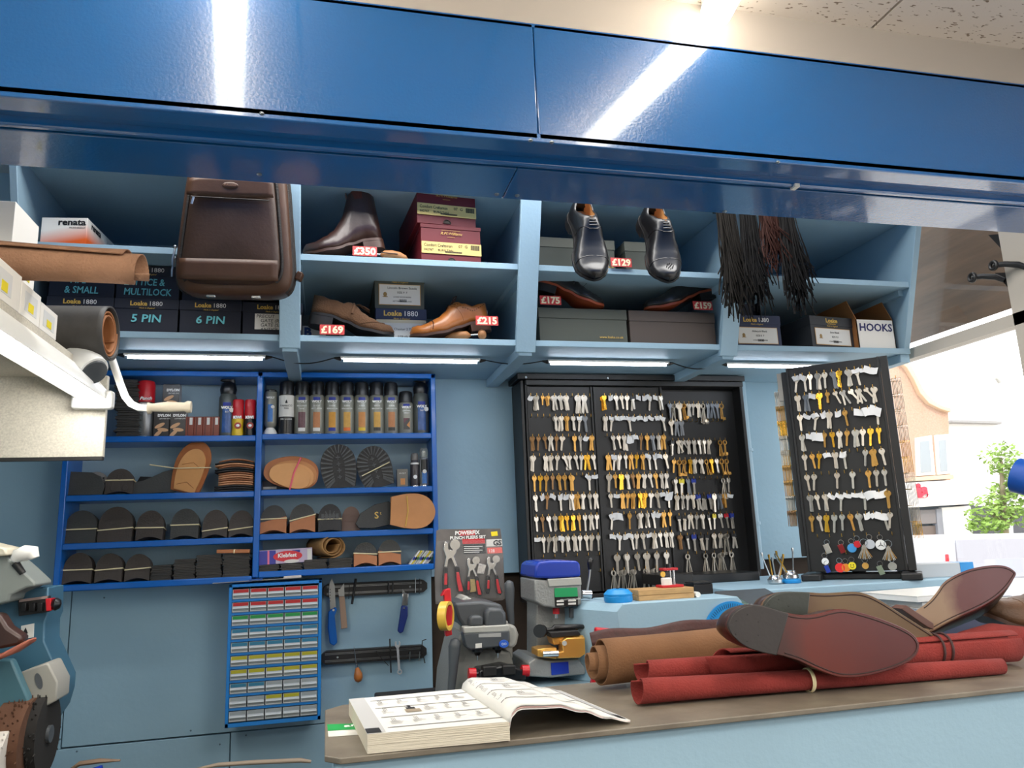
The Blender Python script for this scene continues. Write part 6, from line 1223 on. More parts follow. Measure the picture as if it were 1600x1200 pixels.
c = at(1091, 931, Y=YB + .04); tag(part('bottle_cap', MB().cyl((0, 0, .007), (.0, .02, .007), .007, n=18), WHITE, None, (c.x, YB + .04, zt)), 'small white cap lying beside the wooden block', 'cap')
c = at(1110, 928, Y=YB + .1); t = thing('black_box', 'small black box on the right of the pale blue box', 'box', (c.x, YB + .12, zt)); part('box_body', MB().box(-.035, .02, 0, .05, 0, .027), BLKP, t, bev=.002); part('box_lid', MB().box(-.036, .021, -.001, .051, .0275, .032), BLKP, t, bev=.001)
c = at(948, 985, Y=1.70); t = thing('red_box', 'small bright red box leaning by the brown leather roll', 'box', (c.x, 1.735, 1.0), (0, R(8), R(-12))); part('box_body', MB().box(-.033, .028, 0, .03, 0, at(948, 984, Y=1.72).z - 1.0), RED, t, bev=.004); part('gold_line', MB().box(-.026, .018, -.001, 0, .118, .1186), GOLDM, t)
# ---- window bench: till, card terminal, tool stands, papers
t = thing('till', 'low black till with stepped top at the back of the window bench', 'till', (1.18, 2.44, 1.18)); part('till_body', MB().box(0, .28, 0, .18, 0, .03), BLKP, t, bev=.003); part('till_step', MB().box(-.09, .02, -.02, .16, .0, .036), BLACK, t, bev=.003)
t = thing('card_terminal', 'dark card terminal with a green grey screen behind the soles', 'terminal', (at(1190, 955, Y=1.86).x, 1.885, 1.012)); part('terminal_body', MB().prism([(0, -.012), (0, .135), (.16, .175), (.16, -.012)], -.035, .13, 'x'), GREYD, t, bev=.004)
q = MB(); q.add([(-.055, .03, .1445), (.0, .03, .1445), (.0, .09, .1600), (-.055, .09, .1600)], [(0, 1, 2, 3)]); part('screen', q, mat('lcd_green', (80, 104, 96), .3), t, solid=.002)
for i in range(4):
    for j in range(3): part('terminal_key', MB().box(-.058 + i * .016, -.046 + i * .016, .002 + j * .009, .008 + j * .009, .138 + .0023 * j, .142 + .0023 * j), WHITE, t)
def tstand(label, px, py, blue):
    Y = 2.24; c = at(px, py, Y=Y); t = thing('tool_stand', label, 'tool stand', (c.x, Y, 1.181)); z = 0
    if blue: part('blue_base', MB().lathe([(.028, 0), (.030, .003), (.030, .010), (.027, .012)], 28), BLD, t); z = .011
    part('chrome_drum', MB().lathe([(.020, z), (.024, z + .004), (.024, z + .014), (.019, z + .018), (.016, z + .026), (.008, z + .028)], 28), CHROME, t)
    for k in range(5 if not blue else 3):
        a_ = k * 1.35 + (2.2 if blue else .3); dx, dy = .014 * math.cos(a_), .012 * math.sin(a_); tx = dx * (2.6 if not blue else 2.0) + (-.02 if blue and k < 2 else 0)
        part('screwdriver', MB().loft([(dx, dy, z + .018), (tx, dy * 1.5, z + .07 + .008 * (k % 3)), (tx * 1.02, dy * 1.5, z + .075 + .008 * (k % 3)), (tx * 1.04, dy * 1.5, z + .083 + .008 * (k % 3))], [.0022, .0022, .0035, .0035], 10), [STEEL, BRASS, CHROME][k % 3], t)
    return t
tstand('round chrome watch tool stand full of tiny screwdrivers, left one', 1212, 912, False); tstand('round chrome tool stand on a blue base, right one', 1237, 915, True)
t = thing('printed_box', 'pale grey box with a bright blue end standing by the window', 'box', (1.94, 2.12, 1.18), R(-8)); part('carton', MB().box(-.11, .09, 0, .10, 0, .042), mat('pale_grey_card', (186, 192, 198), .5), t, bev=.001); part('blue_corner', MB().box(.045, .0905, -.001, .06, .0, .0425), BLD, t)
for k, (dx, lb, col) in enumerate([(0, 'lowest brochure of the pile at the window end', (176, 186, 200)), (.012, 'middle brochure of the pile at the window end', (228, 226, 222)), (-.008, 'topmost brochure of the pile at the window end', (238, 238, 236))]):
    t = thing('brochure', lb, 'brochure', (1.60 + dx, 1.72, BZ + .125 + k * .0155), R(4 * k - 4), group='brochures by the window'); part('pages', MB().box(-.13, .15, 0, .2, 0, .014), mat('brochure_%d' % k, col, .5), t, bev=.001); part('cover', MB().box(-.131, .151, -.001, .201, .014, .0152), [WHITE, mat('cover_navy', (36, 44, 84), .3), WHITE][k], t)
t = thing('document_tray', 'dark document tray under the brochures at the window end', 'tray', (1.60, 1.70, BZ)); part('tray_body', MB().box(-.15, .17, 0, .22, 0, .124), mat('tray_navy', (52, 56, 84), .5), t, bev=.003)
# ================================================================ leather and shoes on the counter
SUEB = mat('tan_suede_hide', (120, 84, 55), .95, bump=.5, bscale=260, var=.18, vscale=9); SUER = mat('red_suede_hide', (134, 46, 40), .95, bump=.8, bscale=300, var=.18, vscale=16); CROC = mat('embossed_maroon', (60, 20, 14), .6, bump=1, bscale=70, var=.35, vscale=60)
def hide_roll(root, name, p0, p1, r0, r1, turns, thick, mt, inner=None, rin=.4, a0=-1.2, cut=.02, wob=.0, ex=1.0, n=90):
    """a hide rolled round the axis p0-p1; r(u) shrinks over the turns"""
    p0 = Vector(p0) - root.location; p1 = Vector(p1) - root.location; d = p1 - p0; u = d.normalized(); s = u.cross(Vector((0, 0, 1))).normalized(); v = s.cross(u)
    q = MB()
    def f(i, j):
        a = a0 + i * turns * 2 * math.pi; k = 1 - (1 - rin) * (1 - i); st = cut * (1 - i) * -1.0
        r = (r0 * (1 - j) + r1 * j) * k * (1 + wob * math.sin(a * 2 + j * 5)); c = p0 + d * j + u * (st * (1 - j)) 
        return tuple(c + s * (r * math.cos(a) * ex) + v * (r * math.sin(a)))
    q.grid(f, n, 14); o = part(name, q, mt, root, solid=thick, smooth=70); return o
zc = CT; p0 = at(944, 1047, Y=1.345); r = .043
t = thing('leather_roll', 'large rolled tan suede hide with a spiral end on the counter', 'leather roll', (p0.x, 1.345, CT))
hide_roll(t, 'hide', (p0.x, 1.345, CT + r + .0015), (p0.x + .50, 1.37, CT + r + .004), r, r * 1.05, 2.6, .0028, SUEB, rin=.34, a0=-.6, cut=.035, wob=.03)
q = MB(); q.grid(lambda i, j: (.002 + i * .34, .062 + .004 * math.sin(i * 9) + .012 * j, .066 + .014 * i + j * .022 + .003 * math.sin(i * 14)), 30, 3); part('embossed_edge', q, CROC, t, solid=.002, smooth=70)
a = at(1018, 1047, Y=1.24)
t = thing('red_leather_roll', 'long red suede roll lying nearest the counter front with a tan band', 'leather roll', (at(1010, 1085, Y=1.195).x, 1.195, CT))
x0 = t.location.x; hide_roll(t, 'hide', (x0, 1.200, CT + .0215), (x0 + .66, 1.17, CT + .0135), .0205, .0125, 1.35, .002, SUER, rin=.82, a0=1.9, cut=.02, wob=.06, n=50)
c = at(1266, 1072, Y=1.18); q = MB(); q.loft([(c.x - x0 + .0, .0085 - .0 + .0175 * math.cos(s) - .02, .0185 + .0185 * math.sin(s)) for s in [k * math.pi / 10 for k in range(21)]], .0035, 8, sy=.35, caps=False); part('tan_band', q, BAND, t)
t = thing('red_leather_roll', 'red suede roll with a flared open fold behind the front one', 'leather roll', (at(1020, 1060, Y=1.25).x, 1.25, CT)); x0 = t.location.x
hide_roll(t, 'hide', (x0, 1.247, CT + .041), (x0 + .70, 1.235, CT + .034), .019, .021, 1.3, .002, SUER, rin=.85, a0=2.2, cut=.03, wob=.06, n=50)
hide_roll(t, 'outer_fold', (x0 + .085, 1.246, CT + .044), (x0 + .72, 1.235, CT + .034), .026, .026, .96, .002, SUER, rin=.95, a0=.9, cut=-.05, wob=.08, n=40)
part('core_layer', MB().loft([(.03, 0, .012), (.65, -.01, .012)], [.011, .012], 14), SUER, t, smooth=60)
q = MB()
for dx in (.0, .018): q.loft([(.545 + dx + .006 * math.sin(s), -.011 + .030 * math.cos(s), .036 + .030 * math.sin(s)) for s in [k * math.pi / 10 for k in range(1, 16)]], .0022, 8)
part('lace_tie', q, mat('dark_tie', (58, 28, 26), .6), t)
t = thing('red_hide_fold', 'red suede fold rising under the lifted shoe at the right end', 'leather', (at(1480, 1035, Y=1.32).x, 1.33, CT)); q = MB(); q.loft([(-.02, 0, .016), (.06, 0, .030), (.13, .0, .036), (.2, 0, .030), (.26, -.01, .02)], [.012, .026, .032, .026, .014], 20, sy=.8); part('hide', q, SUER, t, smooth=70)
# shoes lying on their sides, soles to the front
def side_shoe(label, Y, top, bot, heel_i, D, sole_m, heel_m, up_m, depth=.085, lean=0, fore=None, name='upturned_shoe', hthick=.024):
    """top / bot: sole outline along the upper and lower edge from heel to toe; heel_i: index where the heel breast lies"""
    P = [at(a, b, Y=Y) for a, b in top]; Q = [at(a, b, Y=Y) for a, b in bot]
    cx = sum(p.x for p in P + Q) / len(P + Q); zmin = min(p.z for p in P + Q)
    t = thing(name, label, 'shoe', (cx, Y, zmin)); D = Vector(D).normalized()
    loop = [(p.x - cx, p.z - zmin) for p in P] + [(p.x - cx, p.z - zmin) for p in Q[::-1]]
    # refine the loop
    def chaikin(l, n=2):
        for _ in range(n): l = [q for a, b in zip(l, l[1:] + l[:1]) for q in ((a[0] * .75 + b[0] * .25, a[1] * .75 + b[1] * .25), (a[0] * .25 + b[0] * .75, a[1] * .25 + b[1] * .75))]
        return l
    lp = chaikin(loop); n = len(lp); mx = sum(p[0] for p in lp) / n; mz = sum(p[1] for p in lp) / n
    def ring(k, off): return [tuple(Vector((mx + (x - mx) * k[0], 0, mz + (z - mz) * k[1])) + D * off) for x, z in lp]
    q = MB(); rs = [ring((1, 1), 0), ring((1.0, 1.0), .006)]; q.add([v for r_ in rs for v in r_], [tuple(range(n)), tuple(range(2 * n - 1, n - 1, -1))] + [(i, (i + 1) % n, n + (i + 1) % n, n + i) for i in range(n)]); part('sole', q, sole_m, t, bev=.001)
    def nrm(l, g):
        out = [];
        for i in range(len(l)):
            a, b = l[i - 1], l[(i + 1) % len(l)]; dx, dz = b[0] - a[0], b[1] - a[1]; L_ = math.hypot(dx, dz) or 1; out.append((l[i][0] + dz / L_ * g, l[i][1] - dx / L_ * g))
        return out
    area2 = sum(a[0] * b[1] - b[0] * a[1] for a, b in zip(lp, lp[1:] + lp[:1])); g = -.005 if area2 > 0 else .005
    inn = nrm(lp, g); hx = (P[heel_i].x + Q[heel_i].x) / 2 - cx; kept = [p for p in inn if p[0] > hx] if P[-1].x > P[0].x else inn
    # stitched channel near the edge
    k0 = [i for i in range(n) if inn[i][0] > hx + .002]; runs = []
    seq = []; 
    for i in range(2 * n):
        j = i % n
        if inn[j][0] > hx + .002: seq.append(j)
        elif seq: runs.append(seq); seq = []
    if runs:
        run = max(runs, key=len)[:n]; qq = MB(); qq.loft([(inn[j][0], -.0004, inn[j][1]) for j in run], .0009, 5); part('welt_stitch', qq, mat('stitch_dark', (46, 22, 18), .6), t)
    # upper
    q = MB(); ks = [((.985, .985), .006), ((1.0, .99), .018), ((.985, .95), .036), ((.94, .84), .055), ((.86, .66), .07), ((.74, .42), depth), ((.5, .2), depth + .004)]
    rs = [ring(k, o) for k, o in ks]; q.add([v for r_ in rs for v in r_], [(a * n + i, a * n + (i + 1) % n, (a + 1) * n + (i + 1) % n, (a + 1) * n + i) for a in range(len(ks) - 1) for i in range(n)] + [tuple(range(n)), tuple((len(ks) - 1) * n + i for i in range(n))[::-1]]); part('upper', q, up_m, t, smooth=70)
    # heel block towards the room
    if heel_m:
        hl = [p for p in lp if p[0] <= hx + (p[1] - mz) * ((P[heel_i].x - Q[heel_i].x) / max(.01, P[heel_i].z - Q[heel_i].z))]
        q = MB(); m_ = len(hl); q.add([(x, -.0, z) for x, z in hl] + [(x - .010, -hthick, z + .001) for x, z in hl], [tuple(range(m_)), tuple(range(2 * m_ - 1, m_ - 1, -1))] + [(i, (i + 1) % m_, m_ + (i + 1) % m_, m_ + i) for i in range(m_)]); part('heel', q, heel_m, t, bev=.0015)
        q = MB(); hmx = sum(p[0] for p in hl) / m_; hmz = sum(p[1] for p in hl) / m_
        for k in range(6): a_ = k * 1.05 + .4; q.cyl((hmx - .010 + .022 * math.cos(a_), -hthick - .0006, hmz + .02 * math.sin(a_)), (hmx - .010 + .022 * math.cos(a_), -hthick, hmz + .02 * math.sin(a_)), .0011, n=8)
        part('heel_pins', q, mat('pin_dark', (30, 26, 24), .5), t)
    return t
def worn_sole(name, c1, c2, c3, rough=.34):
    m = mat(name, c1, rough, coat=.1); nt = m.node_tree; N = nt.nodes; L = nt.links; tc = N.new('ShaderNodeTexCoord'); sp = N.new('ShaderNodeSeparateXYZ'); n = N.new('ShaderNodeTexNoise'); n.inputs['Scale'].default_value = 14; n.inputs['Detail'].default_value = 5
    ad = N.new('ShaderNodeMath'); ad.operation = 'MULTIPLY_ADD'; ad.inputs[1].default_value = .10; cr = N.new('ShaderNodeValToRGB'); e = cr.color_ramp.elements; mr = N.new('ShaderNodeMapRange'); mr.inputs[1].default_value = -.14; mr.inputs[2].default_value = .22
    e[0].position = .32; e[0].color = rgb(*c1); e[1].position = .46; e[1].color = rgb(*c2); x = e.new(.85); x.color = rgb(*c3)
    L.new(tc.outputs['Object'], sp.inputs[0]); L.new(tc.outputs['Object'], n.inputs[0]); L.new(n.outputs[0], ad.inputs[0]); L.new(sp.outputs[0], ad.inputs[2]); L.new(ad.outputs[0], mr.inputs[0]); L.new(mr.outputs[0], cr.inputs[0]); L.new(cr.outputs[0], N['Principled BSDF'].inputs[0]); return m
SA = worn_sole('burgundy_sole', (70, 34, 28), (96, 30, 16), (80, 20, 18)); SB_ = worn_sole('tan_worn_sole', (98, 70, 46), (106, 82, 52), (96, 72, 46), .6); SC_ = worn_sole('waisted_sole', (140, 112, 84), (88, 32, 28), (84, 24, 24))
HA = mat('heel_rubber_brown', (48, 42, 40), .5, bump=.2, bscale=100); HB = mat('heel_rubber_green', (48, 51, 44), .5, bump=.2, bscale=100)
topA = [(1135, 973), (1142, 957), (1159, 946), (1182, 943), (1225, 957), (1255, 962), (1277, 960), (1300, 953), (1318, 951), (1342, 956), (1375, 966), (1410, 980), (1428, 991), (1436, 1003)]
botA = [(1136, 983), (1144, 994), (1159, 1007), (1182, 1016), (1213, 1022), (1246, 1031), (1266, 1041), (1294, 1053), (1315, 1059), (1345, 1058), (1378, 1051), (1410, 1040), (1430, 1028), (1437, 1014)]
side_shoe('upturned shoe with a burgundy leather sole facing front on the red suede', 1.14, topA, botA, 4, (0, 1, -.05), SA, HA, L_DBR, depth=.075)
topB = [(1189, 950), (1194, 938), (1205, 929), (1224, 924), (1258, 925), (1285, 927), (1310, 926), (1336, 924), (1356, 928), (1380, 940), (1410, 960), (1440, 979), (1460, 992), (1469, 1006)]
botB = [(1190, 960), (1195, 966), (1210, 976), (1225, 980), (1250, 985), (1280, 990), (1300, 1000), (1330, 1016), (1355, 1027), (1385, 1033), (1415, 1036), (1444, 1036), (1462, 1031), (1470, 1018)]
side_shoe('upturned shoe with a dull tan sole and greenish rubber heel behind the burgundy one', 1.235, topB, botB, 4, (0, 1, -.05), SB_, HB, L_DBR, depth=.07)
topC = [(1412, 968), (1428, 956), (1450, 941), (1463, 926), (1473, 910), (1490, 899), (1513, 889), (1537, 884), (1560, 882), (1576, 885), (1587, 893)]
botC = [(1447, 990), (1461, 983), (1475, 975), (1493, 966), (1517, 956), (1542, 944), (1560, 932), (1575, 917), (1582, 907), (1586, 901), (1588, 897)]
tC = side_shoe('upturned black shoe with its toe pointing up right and a waisted polished sole', 1.33, topC, botC, 1, (.22, .72, -.62), SC_, None, L_BLK, depth=.085)
trace(tC, 'heel_breast', [(1408, 951), (1417, 946), (1459, 974), (1459, 984), (1448, 979)], 1.33, -.03, .0, mat('stacked_heel', (90, 56, 44), .45), .001)
t = thing('brown_suede_shoe', 'brown burnished suede shoe lying at the right end of the counter', 'shoe', (0, 0, 0)); shoe(t, L=.30, W=.125, up=mat('burnished_suede', (96, 68, 46), .55, bump=.6, bscale=120, var=.4, vscale=14), sole=S_BRN, style='oxford', side=1, H=1.25, laces=mat('tan_cord', (170, 130, 90), .7))
c = at(1512, 1010, Y=1.44); t.matrix_world = Matrix.Translation((c.x + .01, 1.42, CT + .055)) @ Matrix.Rotation(R(-10), 4, 'Z') @ Matrix.Rotation(R(180), 4, 'Z') @ Matrix.Rotation(R(-14), 4, 'Y') @ Matrix.Translation((-.30, 0, 0))
# ---- catalogue
BT = CT + .0245
A_, B_, C_, D_ = at(574, 1148, Z=BT), at(796, 1128, Z=BT), at(722, 1077, Z=BT), at(545, 1093, Z=BT)
t = thing('catalogue', 'thick open key catalogue lying on the counter', 'catalogue', (A_.x, A_.y, CT)); o = Vector((A_.x, A_.y, CT))
a, b, c, d = [v - o for v in (A_, B_, C_, D_)]
PG = mat('page_edges', (214, 204, 184), .8, bump=1, bscale=12, stretch=(1, 1, 60)); 
q = MB(); lo = [Vector((v.x, v.y, .001)) for v in (a, b, c, d)]; hi = [a, b, c, d]; q.add([tuple(v) for v in lo + hi], [(0, 1, 2, 3), (4, 5, 6, 7), (0, 1, 5, 4), (1, 2, 6, 5), (2, 3, 7, 6), (3, 0, 4, 7)]); part('left_block', q, PG, t)
def lq(s, f, h=.0005): return a * (1 - s) * (1 - f) + b * s * (1 - f) + c * s * f + d * (1 - s) * f + Vector((0, 0, h))
q = MB(); q.add([tuple(lq(s, f, .0004)) for s, f in ((0, 0), (1, 0), (1, 1), (0, 1))], [(0, 1, 2, 3)]); lp_ = part('left_page', q, PAPER, t)
def patch(mb, fn, s0, s1, f0, f1, h, n=1, m=0): mb.grid(lambda i, j: tuple(fn(s0 + (s1 - s0) * i, f0 + (f1 - f0) * j, h)), n, n, m)
GR = mat('page_grey', (178, 178, 178), .8); LN = mat('page_line', (120, 120, 122), .8); FNT = mat('faint_print', (150, 150, 150), .8)
q = MB(); patch(q, lq, .0, .13, .02, 1, .0008); part('grey_column', q, GR, t); q = MB(); patch(q, lq, .0, .10, .01, .12, .0012); part('black_tab', q, INK, t)
q = MB()
for f in (.10, .36, .62, .86): patch(q, lq, .16, .99, f, f + .012, .001)
part('printed_lines', q, LN, t); q = MB(); rnd2 = random.Random(5)
for f in (.16, .44, .69):
    for k in range(5):
        s = .2 + .16 * k + rnd2.uniform(-.01, .01)
        for j in range(4): w_ = rnd2.uniform(.02, .10); patch(q, lq, s, s + w_, f + .02 + j * .022, f + .026 + j * .022, .001)
        for j in range(3): patch(q, lq, s + .02 + .012 * j, s + .025 + .012 * j, f + .09, f + .17, .001)
part('key_drawings', q, FNT, t)
q = MB(); patch(q, lq, .37, .49, .44, .52, .0013); part('beige_picture', q, mat('beige_print', (150, 136, 116), .6), t); q = MB(); patch(q, lq, .39, .46, .52, .57, .0013); patch(q, lq, .41, .435, .57, .63, .0013); part('dark_picture', q, INK, t)
E_, F_ = at(985, 1128, Z=CT + .003) - o, at(876, 1076, Z=CT + .008) - o
def rq(s, f, h=0):
    p = b * (1 - f) + c * f; r_ = E_ * (1 - f) + F_ * f; z = itp([(0, .024), (.08, .036), (.2, .044), (.38, .040), (.6, .028), (.8, .014), (1, .004)], s)
    hz_ = z * (1 - f * .1) + h; x = p.x + (r_.x - p.x) * s - .035 * math.sin(math.pi * min(1, s * 2.5)) * .55 * (1 if s < .4 else 0); return Vector((x, p.y + (r_.y - p.y) * s, hz_))
for nm, h, mt, th_ in (('right_pages', 0, PAPER, .003), ('under_page', -.0045, mat('pink_page', (206, 170, 164), .8), .0012), ('right_cover', -.0075, WHITE, .001)):
    q = MB(); q.grid(lambda i, j: tuple(rq(i, j, h * (1 - i * .9))), 24, 6); part(nm, q, mt, t, solid=th_, smooth=60)
q = MB()
for f in (.2, .47, .72): q.grid(lambda i, j: tuple(rq(.06 + .80 * i, f + .012 * j, .0020)), 20, 1)
part('printed_lines', q, LN, t); q = MB(); q.grid(lambda i, j: tuple(rq(.86 + .12 * i, .02 + .96 * j, .0021)), 3, 4); part('grey_column', q, GR, t); q = MB(); q.grid(lambda i, j: tuple(rq(.90 + .08 * i, .02 + .1 * j, .0026)), 2, 2); part('black_tab', q, INK, t); q = MB()
for f in (.26, .53, .78):
    for k in range(4):
        s = .12 + .18 * k
        for j in range(4): patch(q, rq, s, s + rnd2.uniform(.03, .10), f + .02 + j * .024, f + .027 + j * .024, .0021)
        for j in range(3): patch(q, rq, s + .02 + .012 * j, s + .025 + .012 * j, f + .10, f + .17, .0021)
part('key_drawings', q, FNT, t)
c0 = at(511, 1133, Z=CT); c1 = at(572, 1131, Z=CT); c2 = at(572, 1148, Z=CT); c3 = at(513, 1152, Z=CT)
t = thing('business_card', 'green and white card slipped under the catalogue', 'card', (c0.x, c0.y, CT + .0006)); q = MB(); o2 = Vector((c0.x, c0.y, CT)); q.add([tuple(v - o2) for v in (c0, c1, c2, c3)], [(0, 1, 2, 3)]); part('card', q, PAPER, t, solid=.0005)
mA, mB = c0.lerp(c3, .55), c1.lerp(c2, .55); q = MB(); q.add([tuple(v - o2 + Vector((0, 0, .0006))) for v in (c0, c1, mB, mA)], [(0, 1, 2, 3)]); part('green_field', q, mat('card_green', (20, 150, 70), .5), t); text('arti', .022, INKW, t, (.040, -.030, .0008), rot=(0, 0, 0), bold=.02)
# blue tape on a red stand at the right edge
YT2 = 1.30; c = at(1592, 747, Y=YT2); t = thing('tape_stand', 'roll of blue tape on a red stand at the right end of the counter', 'tape dispenser', (c.x + .02, YT2, CT)); q = MB(); n = 36; vs = []
for k in range(n):
    s = 2 * math.pi * k / n
    for r_, y in ((.030, -.02), (.037, -.02), (.037, .02), (.030, .02)): vs.append((r_ * math.cos(s), y, r_ * math.sin(s)))
q.add(vs, [(4 * k + j, 4 * k + (j + 1) % 4, 4 * ((k + 1) % n) + (j + 1) % 4, 4 * ((k + 1) % n) + j) for k in range(n) for j in range(4)]); part('tape_roll', q, mat('tape_cobalt', (24, 84, 180), .4), t, (0, 0, c.z - CT), (R(22), 0, R(22)), bev=.001); part('red_stand', MB().box(.012, .03, -.01, .01, 0, c.z - CT - .03).box(-.04, .08, -.04, .04, 0, .008), RED, t, bev=.002); part('strap', MB().loft([(.004, -.01, c.z - CT + .02), (.0, -.012, c.z - CT - .02), (.01, -.012, c.z - CT - .06)], .004, 8, sy=.4), BLKP, t)
# ================================================================ lamp shelf and things on the left
SPK = mat('speckled_cream', (196, 190, 176), .6, bump=.3, var=.22, vscale=260); LWH = mat('lamp_enamel', (238, 238, 234), .3)
t = thing('lamp_shelf', 'cream shelf over the finishing machine with a bright tube lamp along its edge', 'shelf', (-.6, 1.0, 1.574))
part('shelf_board', MB().box(-1.3, .075, -.3, .92, .185, .204), SPK, t, bev=.002); part('end_panel', MB().box(-1.3, .106, .89, .905, 0, .19), SPK, t, bev=.002); part('lower_edge', MB().box(-1.3, .106, .886, .90, -.006, .002), BLACK, t)
part('lamp_housing', MB().prism([(.03, .184), (.08, .186), (.110, .150), (.112, .128), (.05, .13)], -.1, .888, 'y'), LWH, t, bev=.003); part('end_cap', MB().box(.04, .125, .860, .889, .108, .15), LWH, t, bev=.006)
lm = part('tube', MB().cyl((.098, -.1, .122), (.098, .862, .122), .011, n=14), mat('tube_glow', (255, 252, 246), .4, emit=38), t)
part('bracket', MB().prism([(-.4, .184), (-.05, .184), (-.12, .10), (-.13, .10)], .60, .61, 'y'), SPK, t)
t = thing('swing_arm', 'white crank arm with a beige grip hanging beside the tube lamp', 'crank', tuple(at(168, 548, Y=1.86))); rod(t, 'arm', [(166, 543, 1.86), (172, 552, 1.86), (178, 570, 1.86), (188, 600, 1.86), (196, 620, 1.86), (205, 631, 1.86), (217, 637, 1.86), (236, 638, 1.86)], .0082, WHITE, 14); rod(t, 'grip', [(231, 638, 1.86), (234, 638, 1.86), (238, 637, 1.86), (262, 636, 1.86), (288, 636, 1.86), (293, 636, 1.86), (299, 636, 1.86)], [.0135, .0135, .0095, .0125, .0105, .0145, .0135], mat('beige_grip', (186, 176, 156), .5), 20)
t = thing('spot_head', 'white round lamp head clipped on top of the tube lamp', 'lamp', tuple(at(125, 575, Y=1.78))); rod(t, 'head', [(100, 560, 1.80), (104, 560, 1.80), (118, 563, 1.78), (140, 576, 1.76), (146, 581, 1.755)], [.012, .030, .034, .036, .034], LWH, 24, smooth=60); rod(t, 'dark_lens', [(145, 580, 1.756), (148, 583, 1.752)], [.029, .027], GREYD, 24); rod(t, 'clip', [(96, 545, 1.80), (92, 550, 1.80), (95, 575, 1.80)], [.012, .02, .01], LWH, 14)
zb = 1.778; YEL = mat('label_yellow', (226, 206, 40), .5)
for k, (y0, y1, h) in enumerate([(1.155, 1.298, .068), (1.30, 1.440, .066), (1.442, 1.536, .060), (1.538, 1.630, .052)]):
    t = thing('small_carton', 'white carton with a yellow square label on the lamp shelf, %s' % ['nearest of four', 'second nearest', 'third from the front', 'farthest of the four'][k], 'carton', (-.525, y0, zb), group='white cartons in a row on the lamp shelf')
    part('carton', MB().box(-.12, 0, 0, y1 - y0, 0, h), CARD, t, bev=.001); ym = (y1 - y0) / 2; part('grey_label', MB().box(0, .0005, ym - .03, ym + .03, h * .2, h * .8), mat('pale_label', (206, 206, 204), .6), t); part('yellow_square', MB().box(.0004, .001, ym - .012, ym + .013, h * .25, h * .52), YEL, t)
c = at(60, 340, X=-.66); c2 = at(85, 375, X=-.66); t = thing('white_carton', 'large white carton standing behind the row of small ones', 'carton', (-.66, 1.74, zb)); part('carton', MB().box(-.36, 0, 0, .14, 0, c.z - zb - .02), CARD, t, bev=.001); part('yellow_square', MB().box(0, .001, .08, .10, .10, .125), YEL, t); part('yellow_square', MB().box(0, .001, .09, .11, .19, .215), YEL, t)
rs = .036; x1 = at(205, 440, Y=1.5).x
t = thing('suede_roll', 'brown suede hide loosely rolled across the small white cartons', 'leather roll', (x1 - .16, 1.48, zb + .0685)); SUB2 = mat('brown_suede_hide', (150, 112, 86), .95, bump=.9, bscale=220, var=.2, vscale=16)
hide_roll(t, 'hide', (x1 - .006, 1.48, zb + .069 + rs), (x1 - .50, 1.47, zb + .071 + rs), rs, rs * 1.1, 1.8, .0025, SUB2, rin=.6, a0=-2.4, cut=.045, wob=.08); 
rb = .060; x1 = at(176, 520, Y=1.80).x
t = thing('black_roll', 'thick black sheet rolled round tan layers at the far end of the lamp shelf', 'sheet roll', (x1 - .1, 1.80, zb)); hide_roll(t, 'black_sheet', (x1, 1.79, zb + rb + .001), (x1 - .16, 1.80, zb + rb + .001), rb, rb, 1.15, .0035, mat('scuffed_black', (62, 60, 58), .55, bump=.3, var=.2, vscale=40), rin=.93, a0=-1.5, cut=0, n=60); hide_roll(t, 'tan_layer', (x1 - .004, 1.79, zb + rb + .001), (x1 - .15, 1.80, zb + rb + .001), rb * .88, rb * .88, 2.1, .003, mat('tan_layer', (150, 96, 54), .7), rin=.66, a0=-.4, cut=0, n=70)
# ---- finishing machine
TEAL = mat('teal_enamel', (66, 106, 118), .4, bump=.15); YF = 1.80; c = at(40, 1100, Y=YF)
t = thing('finishing_machine', 'teal shoe finishing machine with switches, covers and brush wheels at the left', 'machine', (c.x, YF, .0))
trace(t, 'back_plate', [(-60, 921), (18, 921), (76, 917), (75, 960), (70, 972), (69, 1002), (96, 1062), (94, 1085), (86, 1112), (60, 1150), (20, 1190), (-60, 1200)], YF, .06, .16, mat('blue_teal', (58, 98, 120), .4), .003)
part('cabinet', MB().box(-.55, -.10, .0, .5, 0, .95), TEAL, t, bev=.01)
trace(t, 'grey_arm', [(-60, 852), (8, 860), (14, 873), (34, 890), (54, 909), (55, 916), (42, 918), (16, 930), (14, 940), (-60, 960)], YF, -.02, .08, mat('arm_grey', (128, 134, 130), .45, bump=.2), .004); rod(t, 'white_knob', [(22, 876, YF - .03), (28, 868, YF - .03), (40, 864, YF - .03), (51, 864, YF - .03), (54, 872, YF - .03)], [.008, .014, .016, .015, .009], WHITE, 16); rod(t, 'bolt', [(24, 880, YF - .02), (36, 896, YF - .02)], [.008, .006], BLACK, 10)
trace(t, 'cream_top', [(-60, 840), (8, 856), (12, 868), (-60, 872)], YF, -.04, .05, mat('cream_enamel', (204, 196, 176), .4), .004)
trace(t, 'switch_plate', [(28, 938), (76, 931), (77, 956), (29, 963)], YF, .045, .06, BLACK, .001); trace(t, 'legend_strip', [(30, 937), (74, 931), (74, 935), (30, 941)], YF, .043, .046, mat('legend', (150, 130, 124), .5), 0)
for px in (36, 50, 62): trace(t, 'switch', [(px - 4, 943), (px + 4, 942), (px + 4, 955), (px - 4, 956)], YF, .03, .045, BLKP, .001)
